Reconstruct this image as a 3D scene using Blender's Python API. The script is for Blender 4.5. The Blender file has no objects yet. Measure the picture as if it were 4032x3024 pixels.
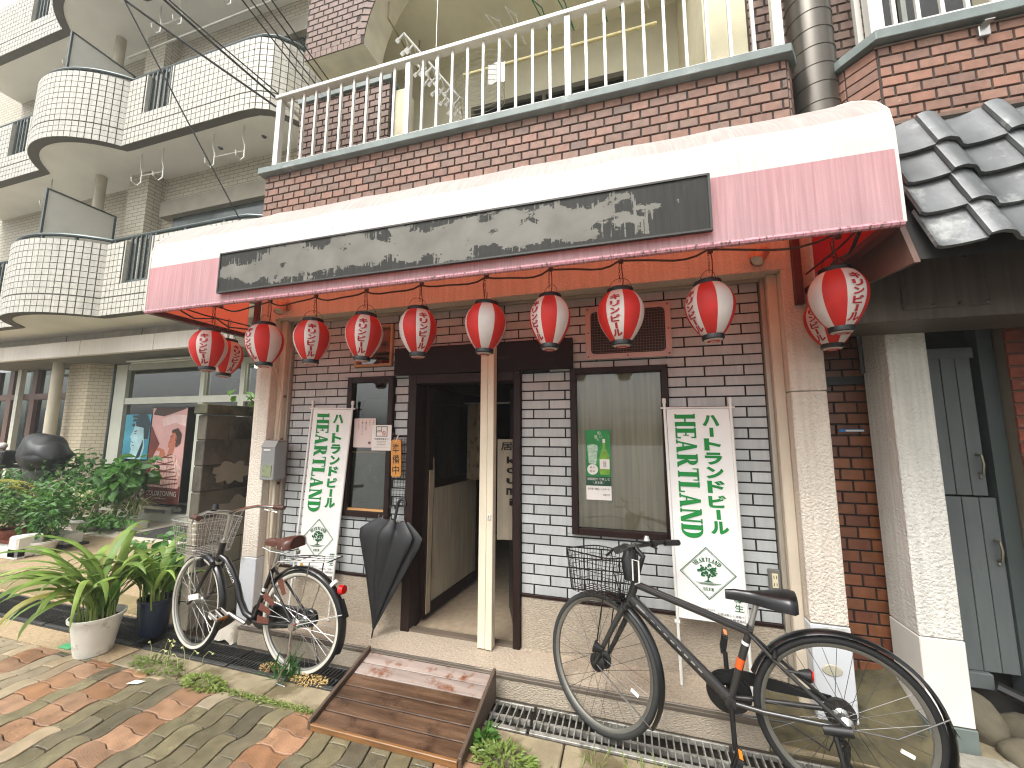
import bpy, bmesh, math, random
from mathutils import Vector, Matrix, noise as mnoise
random.seed(7)
PI = math.pi
sc = bpy.context.scene
COL = sc.collection
R = math.radians

# ------------------------------------------------------------------ camera
cd = bpy.data.cameras.new('camera'); cam = bpy.data.objects.new('camera', cd); COL.objects.link(cam)
cd.sensor_width = 36.0; cd.lens = 13.879; cd.clip_start = 0.05; cd.clip_end = 300
yaw, pit, rol = R(16.4025), R(7.0887), R(0.2038)
fw = Vector((-math.sin(yaw)*math.cos(pit), math.cos(yaw)*math.cos(pit), math.sin(pit)))
rt = Vector((math.cos(yaw), math.sin(yaw), 0)); up = rt.cross(fw)
r2 = rt*math.cos(rol)+up*math.sin(rol); u2 = -rt*math.sin(rol)+up*math.cos(rol)
m = Matrix((r2, u2, -fw)).transposed().to_4x4(); m.translation = (0, 0, 1.55)
cam.matrix_world = m
sc.camera = cam
# ------------------------------------------------------------------ sky and sun (rainy, overcast)
SUN_EL, SUN_ROT = R(58), R(200)
w = bpy.data.worlds.new('World'); sc.world = w; w.use_nodes = True
nt = w.node_tree; nt.nodes.clear()
wo = nt.nodes.new('ShaderNodeOutputWorld'); bg = nt.nodes.new('ShaderNodeBackground')
sky = nt.nodes.new('ShaderNodeTexSky'); sky.sky_type = 'NISHITA'; sky.sun_disc = False
sky.sun_elevation = SUN_EL; sky.sun_rotation = SUN_ROT; sky.air_density = 1.0; sky.dust_density = 6.0; sky.ozone_density = 1.0
hs = nt.nodes.new('ShaderNodeHueSaturation'); hs.inputs['Saturation'].default_value = 0.10
nt.links.new(sky.outputs[0], hs.inputs['Color']); nt.links.new(hs.outputs[0], bg.inputs[0])
bg.inputs[1].default_value = 0.15
nt.links.new(bg.outputs[0], wo.inputs[0])
sl = bpy.data.lights.new('sun', 'SUN'); sl.energy = 1.0; sl.angle = R(24); sl.color = (1.0, 0.975, 0.94)
so = bpy.data.objects.new('sun', sl); COL.objects.link(so)
# light comes from behind the camera, over the left shoulder (same direction as the sky's sun)
sd = Vector((math.sin(SUN_ROT)*math.cos(SUN_EL), math.cos(SUN_ROT)*math.cos(SUN_EL), math.sin(SUN_EL)))
so.rotation_euler = sd.to_track_quat('Z', 'Y').to_euler()
# ------------------------------------------------------------------ exposure
vs = sc.view_settings; vs.view_transform = 'Standard'; vs.look = 'None'; vs.exposure = 1.2; vs.gamma = 1.0
vs.use_curve_mapping = False
sc.cycles.use_denoising = True; sc.cycles.filter_width = 1.15; sc.cycles.max_bounces = 7; sc.cycles.diffuse_bounces = 4; sc.cycles.glossy_bounces = 3
sc.cycles.transmission_bounces = 5; sc.cycles.transparent_max_bounces = 8
sc.cycles.caustics_reflective = False; sc.cycles.caustics_refractive = False
sc.cycles.sample_clamp_indirect = 4.0

# ------------------------------------------------------------------ helpers
def H(s):
    s = s.lstrip('#'); o = []
    for i in (0, 2, 4):
        c = int(s[i:i+2], 16)/255; o.append(c/12.92 if c <= .04045 else ((c+.055)/1.055)**2.4)
    return tuple(o)
MATS = {}
def M(name, col, rough=.6, metal=0., var=.12, vs=5., bump=0., bs=80., rnd=0., col2=None, streak=0., spec=.5, trans=None, coat=0., dirt=None, dirt_s=2.5, dirt_t=.55, emit=0., wet=0., bdist=.004, stretch=None, alpha=1., dirt_iso=False):
    if name in MATS: return MATS[name]
    if isinstance(col, str): col = H(col)
    if isinstance(col2, str): col2 = H(col2)
    mt = bpy.data.materials.new(name); mt.use_nodes = True; n = mt.node_tree; N = n.nodes; L = n.links
    b = N['Principled BSDF']; out = N['Material Output']
    b.inputs['Roughness'].default_value = rough; b.inputs['Metallic'].default_value = metal
    b.inputs['Specular IOR Level'].default_value = spec; b.inputs['Coat Weight'].default_value = coat
    b.inputs['Coat Roughness'].default_value = .08
    g = N.new('ShaderNodeNewGeometry'); oi = N.new('ShaderNodeObjectInfo')
    pos = g.outputs['Position']
    if rnd or col2:
        ad = N.new('ShaderNodeVectorMath'); ad.operation = 'ADD'
        sc_ = N.new('ShaderNodeVectorMath'); sc_.operation = 'SCALE'; sc_.inputs[0].default_value = (17, 31, 23)
        L.new(oi.outputs['Random'], sc_.inputs['Scale']); L.new(pos, ad.inputs[0]); L.new(sc_.outputs[0], ad.inputs[1]); pos = ad.outputs[0]
    if stretch:
        mp = N.new('ShaderNodeMapping'); mp.inputs['Scale'].default_value = stretch; L.new(pos, mp.inputs[0]); npos = mp.outputs[0]
    else: npos = pos
    cur = N.new('ShaderNodeRGB'); cur.outputs[0].default_value = (*col, 1); cur = cur.outputs[0]
    if col2:
        mx = N.new('ShaderNodeMix'); mx.data_type = 'RGBA'; mx.inputs[6].default_value = (*col, 1); mx.inputs[7].default_value = (*col2, 1)
        L.new(oi.outputs['Random'], mx.inputs[0]); cur = mx.outputs[2]
    def mul(src, fac, lo, hi):
        mr = N.new('ShaderNodeMapRange'); mr.inputs[3].default_value = lo; mr.inputs[4].default_value = hi
        mr.inputs[1].default_value = .3; mr.inputs[2].default_value = .7
        L.new(fac, mr.inputs[0])
        mm = N.new('ShaderNodeVectorMath'); mm.operation = 'SCALE'; L.new(src, mm.inputs[0]); L.new(mr.outputs[0], mm.inputs['Scale']); return mm.outputs[0]
    if var:
        no = N.new('ShaderNodeTexNoise'); no.inputs['Scale'].default_value = vs; no.inputs['Detail'].default_value = 5; L.new(npos, no.inputs[0])
        cur = mul(cur, no.outputs[0], 1-var, 1+var)
    if rnd:
        m2 = N.new('ShaderNodeMath'); m2.operation = 'MULTIPLY'; m2.inputs[1].default_value = 7.31; L.new(oi.outputs['Random'], m2.inputs[0])
        fr = N.new('ShaderNodeMath'); fr.operation = 'FRACT'; L.new(m2.outputs[0], fr.inputs[0])
        mr = N.new('ShaderNodeMapRange'); mr.inputs[3].default_value = 1-rnd; mr.inputs[4].default_value = 1+rnd; L.new(fr.outputs[0], mr.inputs[0])
        mm = N.new('ShaderNodeVectorMath'); mm.operation = 'SCALE'; L.new(cur, mm.inputs[0]); L.new(mr.outputs[0], mm.inputs['Scale']); cur = mm.outputs[0]
    if streak:
        mp = N.new('ShaderNodeMapping'); mp.inputs['Scale'].default_value = (22, 22, .8); L.new(pos, mp.inputs[0])
        no = N.new('ShaderNodeTexNoise'); no.inputs['Scale'].default_value = 2.0; no.inputs['Detail'].default_value = 4; L.new(mp.outputs[0], no.inputs[0])
        cur = mul(cur, no.outputs[0], 1-streak, 1+streak*.25)
    if dirt is not None:
        if isinstance(dirt, str): dirt = H(dirt)
        no = N.new('ShaderNodeTexNoise'); no.inputs['Scale'].default_value = dirt_s; no.inputs['Detail'].default_value = 7; no.inputs['Roughness'].default_value = .65; L.new(pos if dirt_iso else npos, no.inputs[0])
        rp = N.new('ShaderNodeMapRange'); rp.inputs[1].default_value = dirt_t; rp.inputs[2].default_value = dirt_t+.12; L.new(no.outputs[0], rp.inputs[0])
        mx = N.new('ShaderNodeMix'); mx.data_type = 'RGBA'; mx.inputs[7].default_value = (*dirt, 1); L.new(rp.outputs[0], mx.inputs[0]); L.new(cur, mx.inputs[6]); cur = mx.outputs[2]
    L.new(cur, b.inputs['Base Color'])
    if wet:
        no = N.new('ShaderNodeTexNoise'); no.inputs['Scale'].default_value = 3.0; no.inputs['Detail'].default_value = 5; L.new(npos, no.inputs[0])
        mr = N.new('ShaderNodeMapRange'); mr.inputs[1].default_value = .35; mr.inputs[2].default_value = .65; mr.inputs[3].default_value = max(.08, rough-wet); mr.inputs[4].default_value = rough
        L.new(no.outputs[0], mr.inputs[0]); L.new(mr.outputs[0], b.inputs['Roughness'])
    if bump:
        no = N.new('ShaderNodeTexNoise'); no.inputs['Scale'].default_value = bs; no.inputs['Detail'].default_value = 3; L.new(npos, no.inputs[0])
        bp = N.new('ShaderNodeBump'); bp.inputs['Strength'].default_value = bump; bp.inputs['Distance'].default_value = bdist
        L.new(no.outputs[0], bp.inputs['Height']); L.new(bp.outputs[0], b.inputs['Normal'])
    if emit:
        b.inputs['Emission Color'].default_value = (*col, 1); b.inputs['Emission Strength'].default_value = emit
    if alpha < 1: b.inputs['Alpha'].default_value = alpha
    if trans:
        tcol, tf = trans
        if isinstance(tcol, str): tcol = H(tcol)
        tr = N.new('ShaderNodeBsdfTranslucent'); tr.inputs[0].default_value = (*tcol, 1)
        ms = N.new('ShaderNodeMixShader'); ms.inputs[0].default_value = tf
        L.new(b.outputs[0], ms.inputs[1]); L.new(tr.outputs[0], ms.inputs[2]); L.new(ms.outputs[0], out.inputs[0])
    MATS[name] = mt; return mt
def glass(name='window_glass', tint='#9aa5a0', rough=.03, fac=.18, dirt=0.):
    """thin pane: reflection over see-through"""
    if name in MATS: return MATS[name]
    mt = bpy.data.materials.new(name); mt.use_nodes = True; n = mt.node_tree; N = n.nodes; L = n.links
    N.clear(); out = N.new('ShaderNodeOutputMaterial')
    gl = N.new('ShaderNodeBsdfGlossy'); gl.inputs['Roughness'].default_value = rough; gl.inputs[0].default_value = (.9, .93, .92, 1)
    tr = N.new('ShaderNodeBsdfTransparent'); tr.inputs[0].default_value = (*H(tint), 1)
    fr = N.new('ShaderNodeFresnel'); fr.inputs[0].default_value = 1.5
    ad = N.new('ShaderNodeMath'); ad.operation = 'ADD'; ad.use_clamp = True; ad.inputs[1].default_value = fac*.25; L.new(fr.outputs[0], ad.inputs[0])
    mx = N.new('ShaderNodeMixShader'); L.new(ad.outputs[0], mx.inputs[0]); L.new(tr.outputs[0], mx.inputs[1]); L.new(gl.outputs[0], mx.inputs[2])
    L.new(mx.outputs[0], out.inputs[0]); MATS[name] = mt; return mt

class MB:
    def __init__(s): s.v = []; s.f = []; s.mi = []; s.cm = 0
    def add(s, vs_, fs, T=None):
        o = len(s.v)
        s.v += [tuple(T @ Vector(p)) for p in vs_] if T is not None else [tuple(p) for p in vs_]
        for f in fs: s.f.append(tuple(i+o for i in f)); s.mi.append(s.cm)
        return s
    def box(s, x0, x1, y0, y1, z0, z1, T=None):
        return s.add([(x0,y0,z0),(x1,y0,z0),(x1,y1,z0),(x0,y1,z0),(x0,y0,z1),(x1,y0,z1),(x1,y1,z1),(x0,y1,z1)],
                     [(0,3,2,1),(4,5,6,7),(0,1,5,4),(1,2,6,5),(2,3,7,6),(3,0,4,7)], T)
    def prism(s, pts, axis, a, b, T=None):
        """pts: 2D outline in the other two axes (order x,y,z without axis)"""
        n = len(pts)
        def P(p, t): return (t, p[0], p[1]) if axis == 0 else (p[0], t, p[1]) if axis == 1 else (p[0], p[1], t)
        return s.add([P(p, a) for p in pts]+[P(p, b) for p in pts],
              [tuple(range(n))[::-1], tuple(range(n, 2*n))]+[(i, (i+1) % n, (i+1) % n+n, i+n) for i in range(n)], T)
    def tube(s, pts, r, n=6, closed=False, caps=True, T=None):
        pts = [Vector(p) for p in pts]; k = len(pts)
        rs = r if isinstance(r, (list, tuple)) else [r]*k
        tang = []
        for i in range(k):
            if closed: t = pts[(i+1) % k]-pts[i-1]
            else: t = pts[min(i+1, k-1)]-pts[max(i-1, 0)]
            tang.append(t.normalized() if t.length > 1e-9 else Vector((0, 0, 1)))
        a = Vector((0, 0, 1)) if abs(tang[0].z) < .9 else Vector((1, 0, 0))
        u = tang[0].cross(a).normalized(); V = []; 
        for i in range(k):
            u = (u-tang[i]*u.dot(tang[i])); u = u.normalized() if u.length > 1e-6 else tang[i].orthogonal().normalized()
            w_ = tang[i].cross(u)
            for j in range(n):
                an = 2*PI*j/n; V.append(pts[i]+(u*math.cos(an)+w_*math.sin(an))*rs[i])
        F = []
        for i in range(k if closed else k-1):
            i2 = (i+1) % k
            for j in range(n): F.append((i*n+j, i*n+(j+1) % n, i2*n+(j+1) % n, i2*n+j))
        if caps and not closed: F.append(tuple(range(n))[::-1]); F.append(tuple((k-1)*n+j for j in range(n)))
        return s.add(V, F, T)
    def lathe(s, prof, n=16, c=(0,0,0), T=None, cap0=False, cap1=False, sx=1, sy=1):
        V = [(c[0]+r*sx*math.cos(2*PI*j/n), c[1]+r*sy*math.sin(2*PI*j/n), c[2]+z) for r, z in prof for j in range(n)]
        k = len(prof); F = [(i*n+j, i*n+(j+1) % n, (i+1)*n+(j+1) % n, (i+1)*n+j) for i in range(k-1) for j in range(n)]
        if cap0: F.append(tuple(range(n))[::-1])
        if cap1: F.append(tuple((k-1)*n+j for j in range(n)))
        return s.add(V, F, T)
    def ell(s, c, rx, ry, rz, n=10, k=6, T=None):
        V = [(c[0], c[1], c[2]-rz)]; F = []
        for i in range(1, k):
            a = -PI/2+PI*i/k
            for j in range(n): V.append((c[0]+rx*math.cos(a)*math.cos(2*PI*j/n), c[1]+ry*math.cos(a)*math.sin(2*PI*j/n), c[2]+rz*math.sin(a)))
        V.append((c[0], c[1], c[2]+rz)); t = len(V)-1
        for j in range(n):
            F.append((0, 1+(j+1) % n, 1+j)); F.append((t, t-n+j, t-n+(j+1) % n))
            for i in range(k-2): F.append((1+i*n+j, 1+i*n+(j+1) % n, 1+(i+1)*n+(j+1) % n, 1+(i+1)*n+j))
        return s.add(V, F, T)
    def quad(s, a, b, c, d, T=None): return s.add([a, b, c, d], [(0, 1, 2, 3)], T)
    def grid(s, fn, nu, nv):
        V = [fn(i/nu, j/nv) for j in range(nv+1) for i in range(nu+1)]
        return s.add(V, [(j*(nu+1)+i, j*(nu+1)+i+1, (j+1)*(nu+1)+i+1, (j+1)*(nu+1)+i) for j in range(nv) for i in range(nu)])
    def mesh(s, name, mat=None, smooth=False, bevel=0., ang=40):
        me = bpy.data.meshes.new(name); me.from_pydata(s.v, [], s.f)
        mats = mat if isinstance(mat, (list, tuple)) else [mat] if mat else []
        for q in mats: me.materials.append(q)
        if len(mats) > 1: me.polygons.foreach_set('material_index', s.mi)
        me.update()
        if bevel:
            bm = bmesh.new(); bm.from_mesh(me)
            bmesh.ops.recalc_face_normals(bm, faces=bm.faces[:])
            ed = [e for e in bm.edges if len(e.link_faces) == 2 and e.calc_face_angle(0) > R(30)]
            bmesh.ops.bevel(bm, geom=ed, offset=bevel, segments=1, affect='EDGES', clamp_overlap=True)
            bm.to_mesh(me); bm.free()
        if smooth:
            me.shade_smooth(); me.set_sharp_from_angle(angle=R(ang))
        return me
    def build(s, name, mat, parent=None, smooth=False, bevel=0., ang=40, label=None, kind=None):
        return obj(name, s.mesh(name, mat, smooth, bevel, ang), parent, label, kind)
def obj(name, me, parent=None, label=None, kind=None):
    o = bpy.data.objects.new(name, me); COL.objects.link(o)
    if parent is not None: attach(o, parent)
    if label: o['label'] = label
    if kind: o['kind'] = kind
    return o
PW = {}
def attach(o, p):
    """o is built in world coordinates; keep it there"""
    o.parent = p; o.matrix_parent_inverse = PW[p.name].inverted() if p.name in PW else Matrix.Identity(4)
def thing(name, label, cat, loc=(0,0,0), group=None):
    o = bpy.data.objects.new(name, None); COL.objects.link(o); o.location = loc; o.empty_display_size = .1
    PW[o.name] = Matrix.Translation(loc)
    return tag(o, label, cat, group)
def tag(o, label, cat, group=None):
    o['label'] = label; o['category'] = cat
    if group: o['group'] = group
    return o
def struct(name, mb, mat, **k): return mb.build(name, mat, kind='structure', **k)
def pane(name, mat, x0, x1, y, z0, z1, parent=None): return MB().quad((x0,y,z0),(x1,y,z0),(x1,y,z1),(x0,y,z1)).build(name, mat, parent)
def box(name, mat, x0, x1, y0, y1, z0, z1, parent=None, bevel=0., **k):
    return MB().box(x0, x1, y0, y1, z0, z1).build(name, mat, parent, bevel=bevel, **k)
def lerp(a, b, t): return a+(b-a)*t
def vl(a, b, t): return tuple(a[i]+(b[i]-a[i])*t for i in range(len(a)))
def arc(c, r, a0, a1, n, f): return [f(c[0]+r*math.cos(R(lerp(a0, a1, i/n))), c[1]+r*math.sin(R(lerp(a0, a1, i/n)))) for i in range(n+1)]

# chamfered piece sharing mesh data (front faces -y, x along, z up, origin at centre of back face)
PIECE = {}
def piece(wd, ht, dp, ch, mat, key):
    k = (round(wd, 3), round(ht, 3), dp, key)
    if k not in PIECE:
        a, b = wd/2, ht/2; V = []
        for ix, (i, y) in enumerate(((0, 0), (0, -(dp-ch)), (ch, -dp))):
            V += [(-a+i, y, -b+i), (a-i, y, -b+i), (a-i, y, b-i), (-a+i, y, b-i)]
        F = [(8, 9, 10, 11)]
        for q in (0, 4): F += [(q+i, q+(i+1) % 4, q+4+(i+1) % 4, q+4+i) for i in range(4)]
        PIECE[k] = MB().add(V, F).mesh(key, mat)
    return PIECE[k]
def subtract(rects, hole):
    out = []
    for (a, b, c, d) in rects:
        e, f, g, h = hole
        if e >= b or f <= a or g >= d or h <= c: out.append((a, b, c, d)); continue
        if c < g: out.append((a, b, c, g))
        if d > h: out.append((a, b, h, d))
        z0, z1 = max(c, g), min(d, h)
        if a < e: out.append((a, e, z0, z1))
        if b > f: out.append((f, b, z0, z1))
    return out
def field(name, mat, parent, origin, rotz, u0, u1, v0, v1, pu, pv, joint, dp, ch=.003, uoff=0., holes=(), join=None, bond=.5, minw=.014, vtop=None, keep=None, lim=None, out=None):
    """running-bond field of single pieces on a vertical plane; past lim the smallest-looking go into one joined part"""
    T0 = Matrix.Translation(origin) @ Matrix.Rotation(rotz, 4, 'Z'); L_ = []
    n = int(math.ceil((v1-v0)/pv))
    for r_ in range(n):
        z0 = v0+r_*pv; z1 = min(z0+pv, v1)
        if vtop is not None: z1 = vtop-r_*pv; z0 = max(z1-pv, v0)
        st = uoff+(bond*pu if r_ % 2 else 0); k = math.floor((u0-st)/pu)
        while st+k*pu < u1:
            a, b = max(u0, st+k*pu), min(u1, st+(k+1)*pu); k += 1
            for (p, q, s_, t) in sub_all((a+joint/2, b-joint/2, z0+joint/2, z1-joint/2), holes):
                if q-p < minw or t-s_ < minw: continue
                uc, vc = (p+q)/2, (s_+t)/2
                if keep and not keep(uc, vc): continue
                P = T0 @ Vector((uc, 0, vc)); L_.append(((q-p)*(t-s_)/(P-Vector((0, 0, 1.55))).length_squared, uc, vc, q-p, t-s_, P))
    if lim is not None: L_.sort(key=lambda e: -e[0])
    left = join if join is not None else (MB() if lim is not None else None)
    for i, (_, uc, vc, wd, ht, P) in enumerate(L_):
        if join is not None or (lim is not None and i >= lim):
            w2, h2 = wd/2, ht/2
            left.add([(uc-w2, 0, vc-h2), (uc+w2, 0, vc-h2), (uc+w2, 0, vc+h2), (uc-w2, 0, vc+h2),
                      (uc-w2+ch, -dp, vc-h2+ch), (uc+w2-ch, -dp, vc-h2+ch), (uc+w2-ch, -dp, vc+h2-ch), (uc-w2+ch, -dp, vc+h2-ch)],
                     [(4,5,6,7),(0,1,5,4),(1,2,6,5),(2,3,7,6),(3,0,4,7)], T0)
        else:
            o = obj(name, piece(wd, ht, dp, ch, mat, mat.name), None)
            o.location = P; o.rotation_euler = (0, 0, rotz); attach(o, parent)
    if lim is not None and len(L_) > lim: left.build('remaining_'+name+'s', mat, parent, kind='stuff')
    return len(L_)
def sub_all(r, holes):
    rs = [r]
    for h in holes: rs = subtract(rs, h)
    return rs

# flat lettering
TXT = {}
def text2d(s, off=0., res=3):
    k = (s, off)
    if k not in TXT:
        c = bpy.data.curves.new('lettering', 'FONT'); c.body = s; c.size = 1; c.offset = off; c.resolution_u = res; c.fill_mode = 'FRONT'
        o = bpy.data.objects.new('lettering', c); COL.objects.link(o)
        me = bpy.data.meshes.new_from_object(o.evaluated_get(bpy.context.evaluated_depsgraph_get()))
        V = [(v.co.x, v.co.y) for v in me.vertices]; F = [tuple(p.vertices) for p in me.polygons]
        bpy.data.objects.remove(o); bpy.data.curves.remove(c); bpy.data.meshes.remove(me)
        xs = [p[0] for p in V] or [0]; ys = [p[1] for p in V] or [0]
        TXT[k] = (V, F, min(xs), max(xs), min(ys), max(ys))
    return TXT[k]
def put(mb, s, fn, cx, cy, w=None, h=None, off=0., rot=0):
    """lay the text's box, centred at (cx,cy), sized w x h (rot in quarter turns clockwise), through fn(u,v)->point"""
    V, F, x0, x1, y0, y1 = text2d(s, off)
    if not V: return
    W_, H_ = x1-x0, y1-y0
    if rot % 2: W_, H_ = H_, W_
    if w is None: w = h*W_/max(H_, 1e-4)
    if h is None: h = w*H_/max(W_, 1e-4)
    P = []
    for x, y in V:
        x -= (x0+x1)/2; y -= (y0+y1)/2
        for _ in range(rot % 4): x, y = y, -x
        P.append(fn(cx+x*w/max(W_, 1e-4), cy+y*h/max(H_, 1e-4)))
    mb.add(P, F)
def poly(mb, pts, fn): mb.add([fn(*p) for p in pts], [tuple(range(len(pts)))])
def disc(mb, cx, cy, rx, ry, fn, n=24): poly(mb, [(cx+rx*math.cos(2*PI*i/n), cy+ry*math.sin(2*PI*i/n)) for i in range(n)], fn)
# serif capitals as strokes: lists of convex polygons in a unit-high box, with width
def _r(a, b, c, d): return [(a, c), (b, c), (b, d), (a, d)]
def _arcband(cx, cy, ro, ri, a0, a1, sx=1., n=8):
    o = []
    for i in range(n):
        p, q = R(lerp(a0, a1, i/n)), R(lerp(a0, a1, (i+1)/n))
        o.append([(cx+ro*sx*math.cos(p), cy+ro*math.sin(p)), (cx+ro*sx*math.cos(q), cy+ro*math.sin(q)), (cx+ri[0]*math.cos(q), cy+ri[1]*math.sin(q)), (cx+ri[0]*math.cos(p), cy+ri[1]*math.sin(p))])
    return o
SERIF = {
 'H': (.92, [_r(.05,.34,0,1), _r(.58,.87,0,1), _r(.27,.65,.46,.54), _r(0,.34,0,.08), _r(.58,.92,0,.08), _r(0,.34,.92,1), _r(.58,.92,.92,1)]),
 'E': (.76, [_r(.06,.36,0,1), _r(0,.74,0,.09), _r(0,.72,.91,1), _r(.28,.55,.47,.54), _r(.66,.76,0,.26), _r(.64,.73,.76,1), _r(.5,.56,.36,.65)]),
 'A': (.95, [[(.38,1),(.57,1),(.89,.0),(.55,.0)], [(.40,1),(.48,.90),(.20,0),(.08,0)], _r(.2,.7,.3,.37), _r(0,.3,0,.08), _r(.54,.95,0,.08)]),
 'R': (.92, [_r(.06,.36,0,1), _r(0,.36,0,.08), _r(0,.4,.92,1), _r(.28,.44,.46,.52), [(.32,.5),(.56,.5),(.90,0),(.58,0)], _r(.62,.92,0,.08)] + _arcband(.42,.735,.265,(.06,.19),-90,90,1.25)),
 'T': (.84, [_r(.27,.57,0,1), _r(.2,.64,0,.08), _r(0,.84,.91,1), _r(0,.07,.72,1), _r(.77,.84,.72,1)]),
 'L': (.74, [_r(.06,.36,0,1), _r(0,.4,.92,1), _r(0,.74,0,.09), _r(.66,.74,0,.28)]),
 'N': (.95, [_r(.08,.19,0,1), _r(.76,.87,0,1), [(.04,1),(.36,1),(.87,0),(.58,0)], _r(0,.28,0,.08), _r(0,.2,.92,1), _r(.66,.95,.92,1)]),
 'D': (.92, [_r(.06,.36,0,1), _r(0,.4,.92,1), _r(0,.4,0,.08)] + _arcband(.38,.5,.5,(.22,.41),-90,90,1.06)),
 'B': (.85, [_r(.06,.36,0,1), _r(0,.4,.92,1), _r(0,.4,0,.08), _r(.28,.45,.49,.55)] + _arcband(.4,.75,.25,(.17,.2),-90,90,1.5) + _arcband(.42,.265,.27,(.19,.21),-90,90,1.5)),
}
def serif(mb, s, fn, sp=.06, extra=1.):
    """fn(t, y): t runs along the word in units of the letter height"""
    x = 0
    for ch in s:
        wd, ps = SERIF[ch]
        for k, p in enumerate(ps): mb.add([fn(x+a, b, k) for a, b in p], [tuple(range(len(p)))])
        x += wd+sp
    return x-sp
def serif_len(s, sp=.06): return sum(SERIF[c][0] for c in s)+sp*(len(s)-1)
# ================================================================== GROUND
m_asph = M('wet_asphalt', '#6f6d66', .5, var=.2, vs=3, bump=.4, bs=140, wet=.25)
m_bed = M('paver_bed', '#211e18', .9, var=.3, vs=30, bump=.5, bs=90)
m_conc = M('old_concrete', '#8a7f66', .7, var=.28, vs=6, bump=.6, bs=90, dirt='#5f563d', dirt_s=3.2, dirt_t=.50, wet=.25)
m_conc2 = M('pale_concrete', '#b9b1a0', .8, var=.15, vs=6, bump=.4, bs=80, dirt='#8f866f', dirt_s=2, dirt_t=.58)
m_aggr = M('aggregate_yard', '#9a8668', .8, var=.3, vs=70, bump=.6, bs=160, dirt='#7d6d52', dirt_s=1.2, dirt_t=.55)
m_steptile = M('ribbed_step_tile', '#a09482', .7, var=.24, vs=70, bump=1.0, bs=60, bdist=.007, stretch=(1, 1, 3.2), dirt='#8b7a68', dirt_s=2.5, dirt_t=.62)
m_mossy = M('mossy_concrete', '#514a31', .8, var=.3, vs=9, bump=.6, bs=50, dirt='#2c2a15', dirt_s=4, dirt_t=.5)
struct('ground', MB().add([(-60,-60,-.3),(60,-60,-.3),(60,60,-.3),(-60,60,-.3)], [(0,1,2,3)]), m_asph)
pav = struct('pavement', MB().box(-8, 6, -.6, 1.995, -.29, -.016), m_bed)
struct('roadway', MB().box(-40, 40, -12, -.6, -.28, -.12), m_asph)
st = MB()
xx = -3.42
for wd in (.62, .66, .6, .58, .6, .64, .6, .6, .62, .6): st.box(xx+.004, xx+wd-.004, 2.0, 2.186, -.28, -.002); xx += wd
struct('kerb_strip', st, m_conc, bevel=.006)
struct('drain_trough', MB().box(-5.9, 3.2, 2.19, 2.43, -.27, -.12).box(-5.9, 3.2, 2.187, 2.196, -.27, -.005).box(-5.9, 3.2, 2.404, 2.428, -.27, -.004), M('wet_trough', '#37322a', .6, bump=.4))
# yard on the left, in front of the neighbouring block
struct('yard', MB().box(-20, -3.5, 2.52, 9, -.26, -.006).box(-20, -5.95, 2.19, 2.52, -.26, -.008).box(-20, -3.43, 2.0, 2.18, -.26, -.004), m_aggr)
struct('yard_path', MB().prism([(-9.9, 4.15), (-5.3, 4.15), (-3.5, 4.4), (-3.5, 5.15), (-9.9, 5.15)], 2, -.2, .004), m_conc2)
struct('wet_patch', MB().prism([(-8.2, 2.56), (-3.9, 2.54), (-3.85, 2.78), (-5.6, 2.82), (-8.2, 2.92)], 2, -.1, .0005), M('wet_concrete', '#8c7d5c', .45, var=.2, vs=5, bump=.3, wet=.2))
# alley floor to the right
struct('alley_ground', MB().add([(.62,2.43,.0),(1.40,2.43,.02),(1.40,3.0,.30),(.9,3.0,.20),(.62,2.78,.118),(.62,2.43,-.2),(1.4,2.43,-.2)], [(0,1,2,3,4),(5,6,1,0)]), m_mossy)
struct('alley_footing', MB().box(1.36, 4, 2.44, 3.4, -.28, .04).box(.625, 1.36, 2.434, 2.62, -.27, .015), m_conc)

# --------------------------------------------------------- interlocking pavers (each its own piece)
m_pg = M('paver_grey', '#554f40', .45, var=.25, vs=14, bump=.5, bs=170, rnd=.24, col2='#6f684f', wet=.28, dirt='#4c483a', dirt_s=3, dirt_t=.6)
m_pl = M('paver_pale', '#857a66', .5, var=.18, vs=14, bump=.5, bs=170, rnd=.15, col2='#97866c', wet=.25)
m_po = M('paver_orange', '#7f5c40', .5, var=.28, vs=12, bump=.7, bs=150, rnd=.22, col2='#8a6d56', wet=.28, dirt='#6b4c31', dirt_s=3, dirt_t=.6)
PX, PY, X0P = .1155, .11, -3.235
def wave(y): return .0125*math.sin(2*PI*(y-1.515)/.22)+.003*math.sin(4*PI*(y-1.515)/.22)
def zig(x):
    t = ((x-X0P)/(2*PX)) % 1.0
    return .010*max(-1, min(1, 2.6*math.sin(2*PI*t)))
PM = {}
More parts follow.
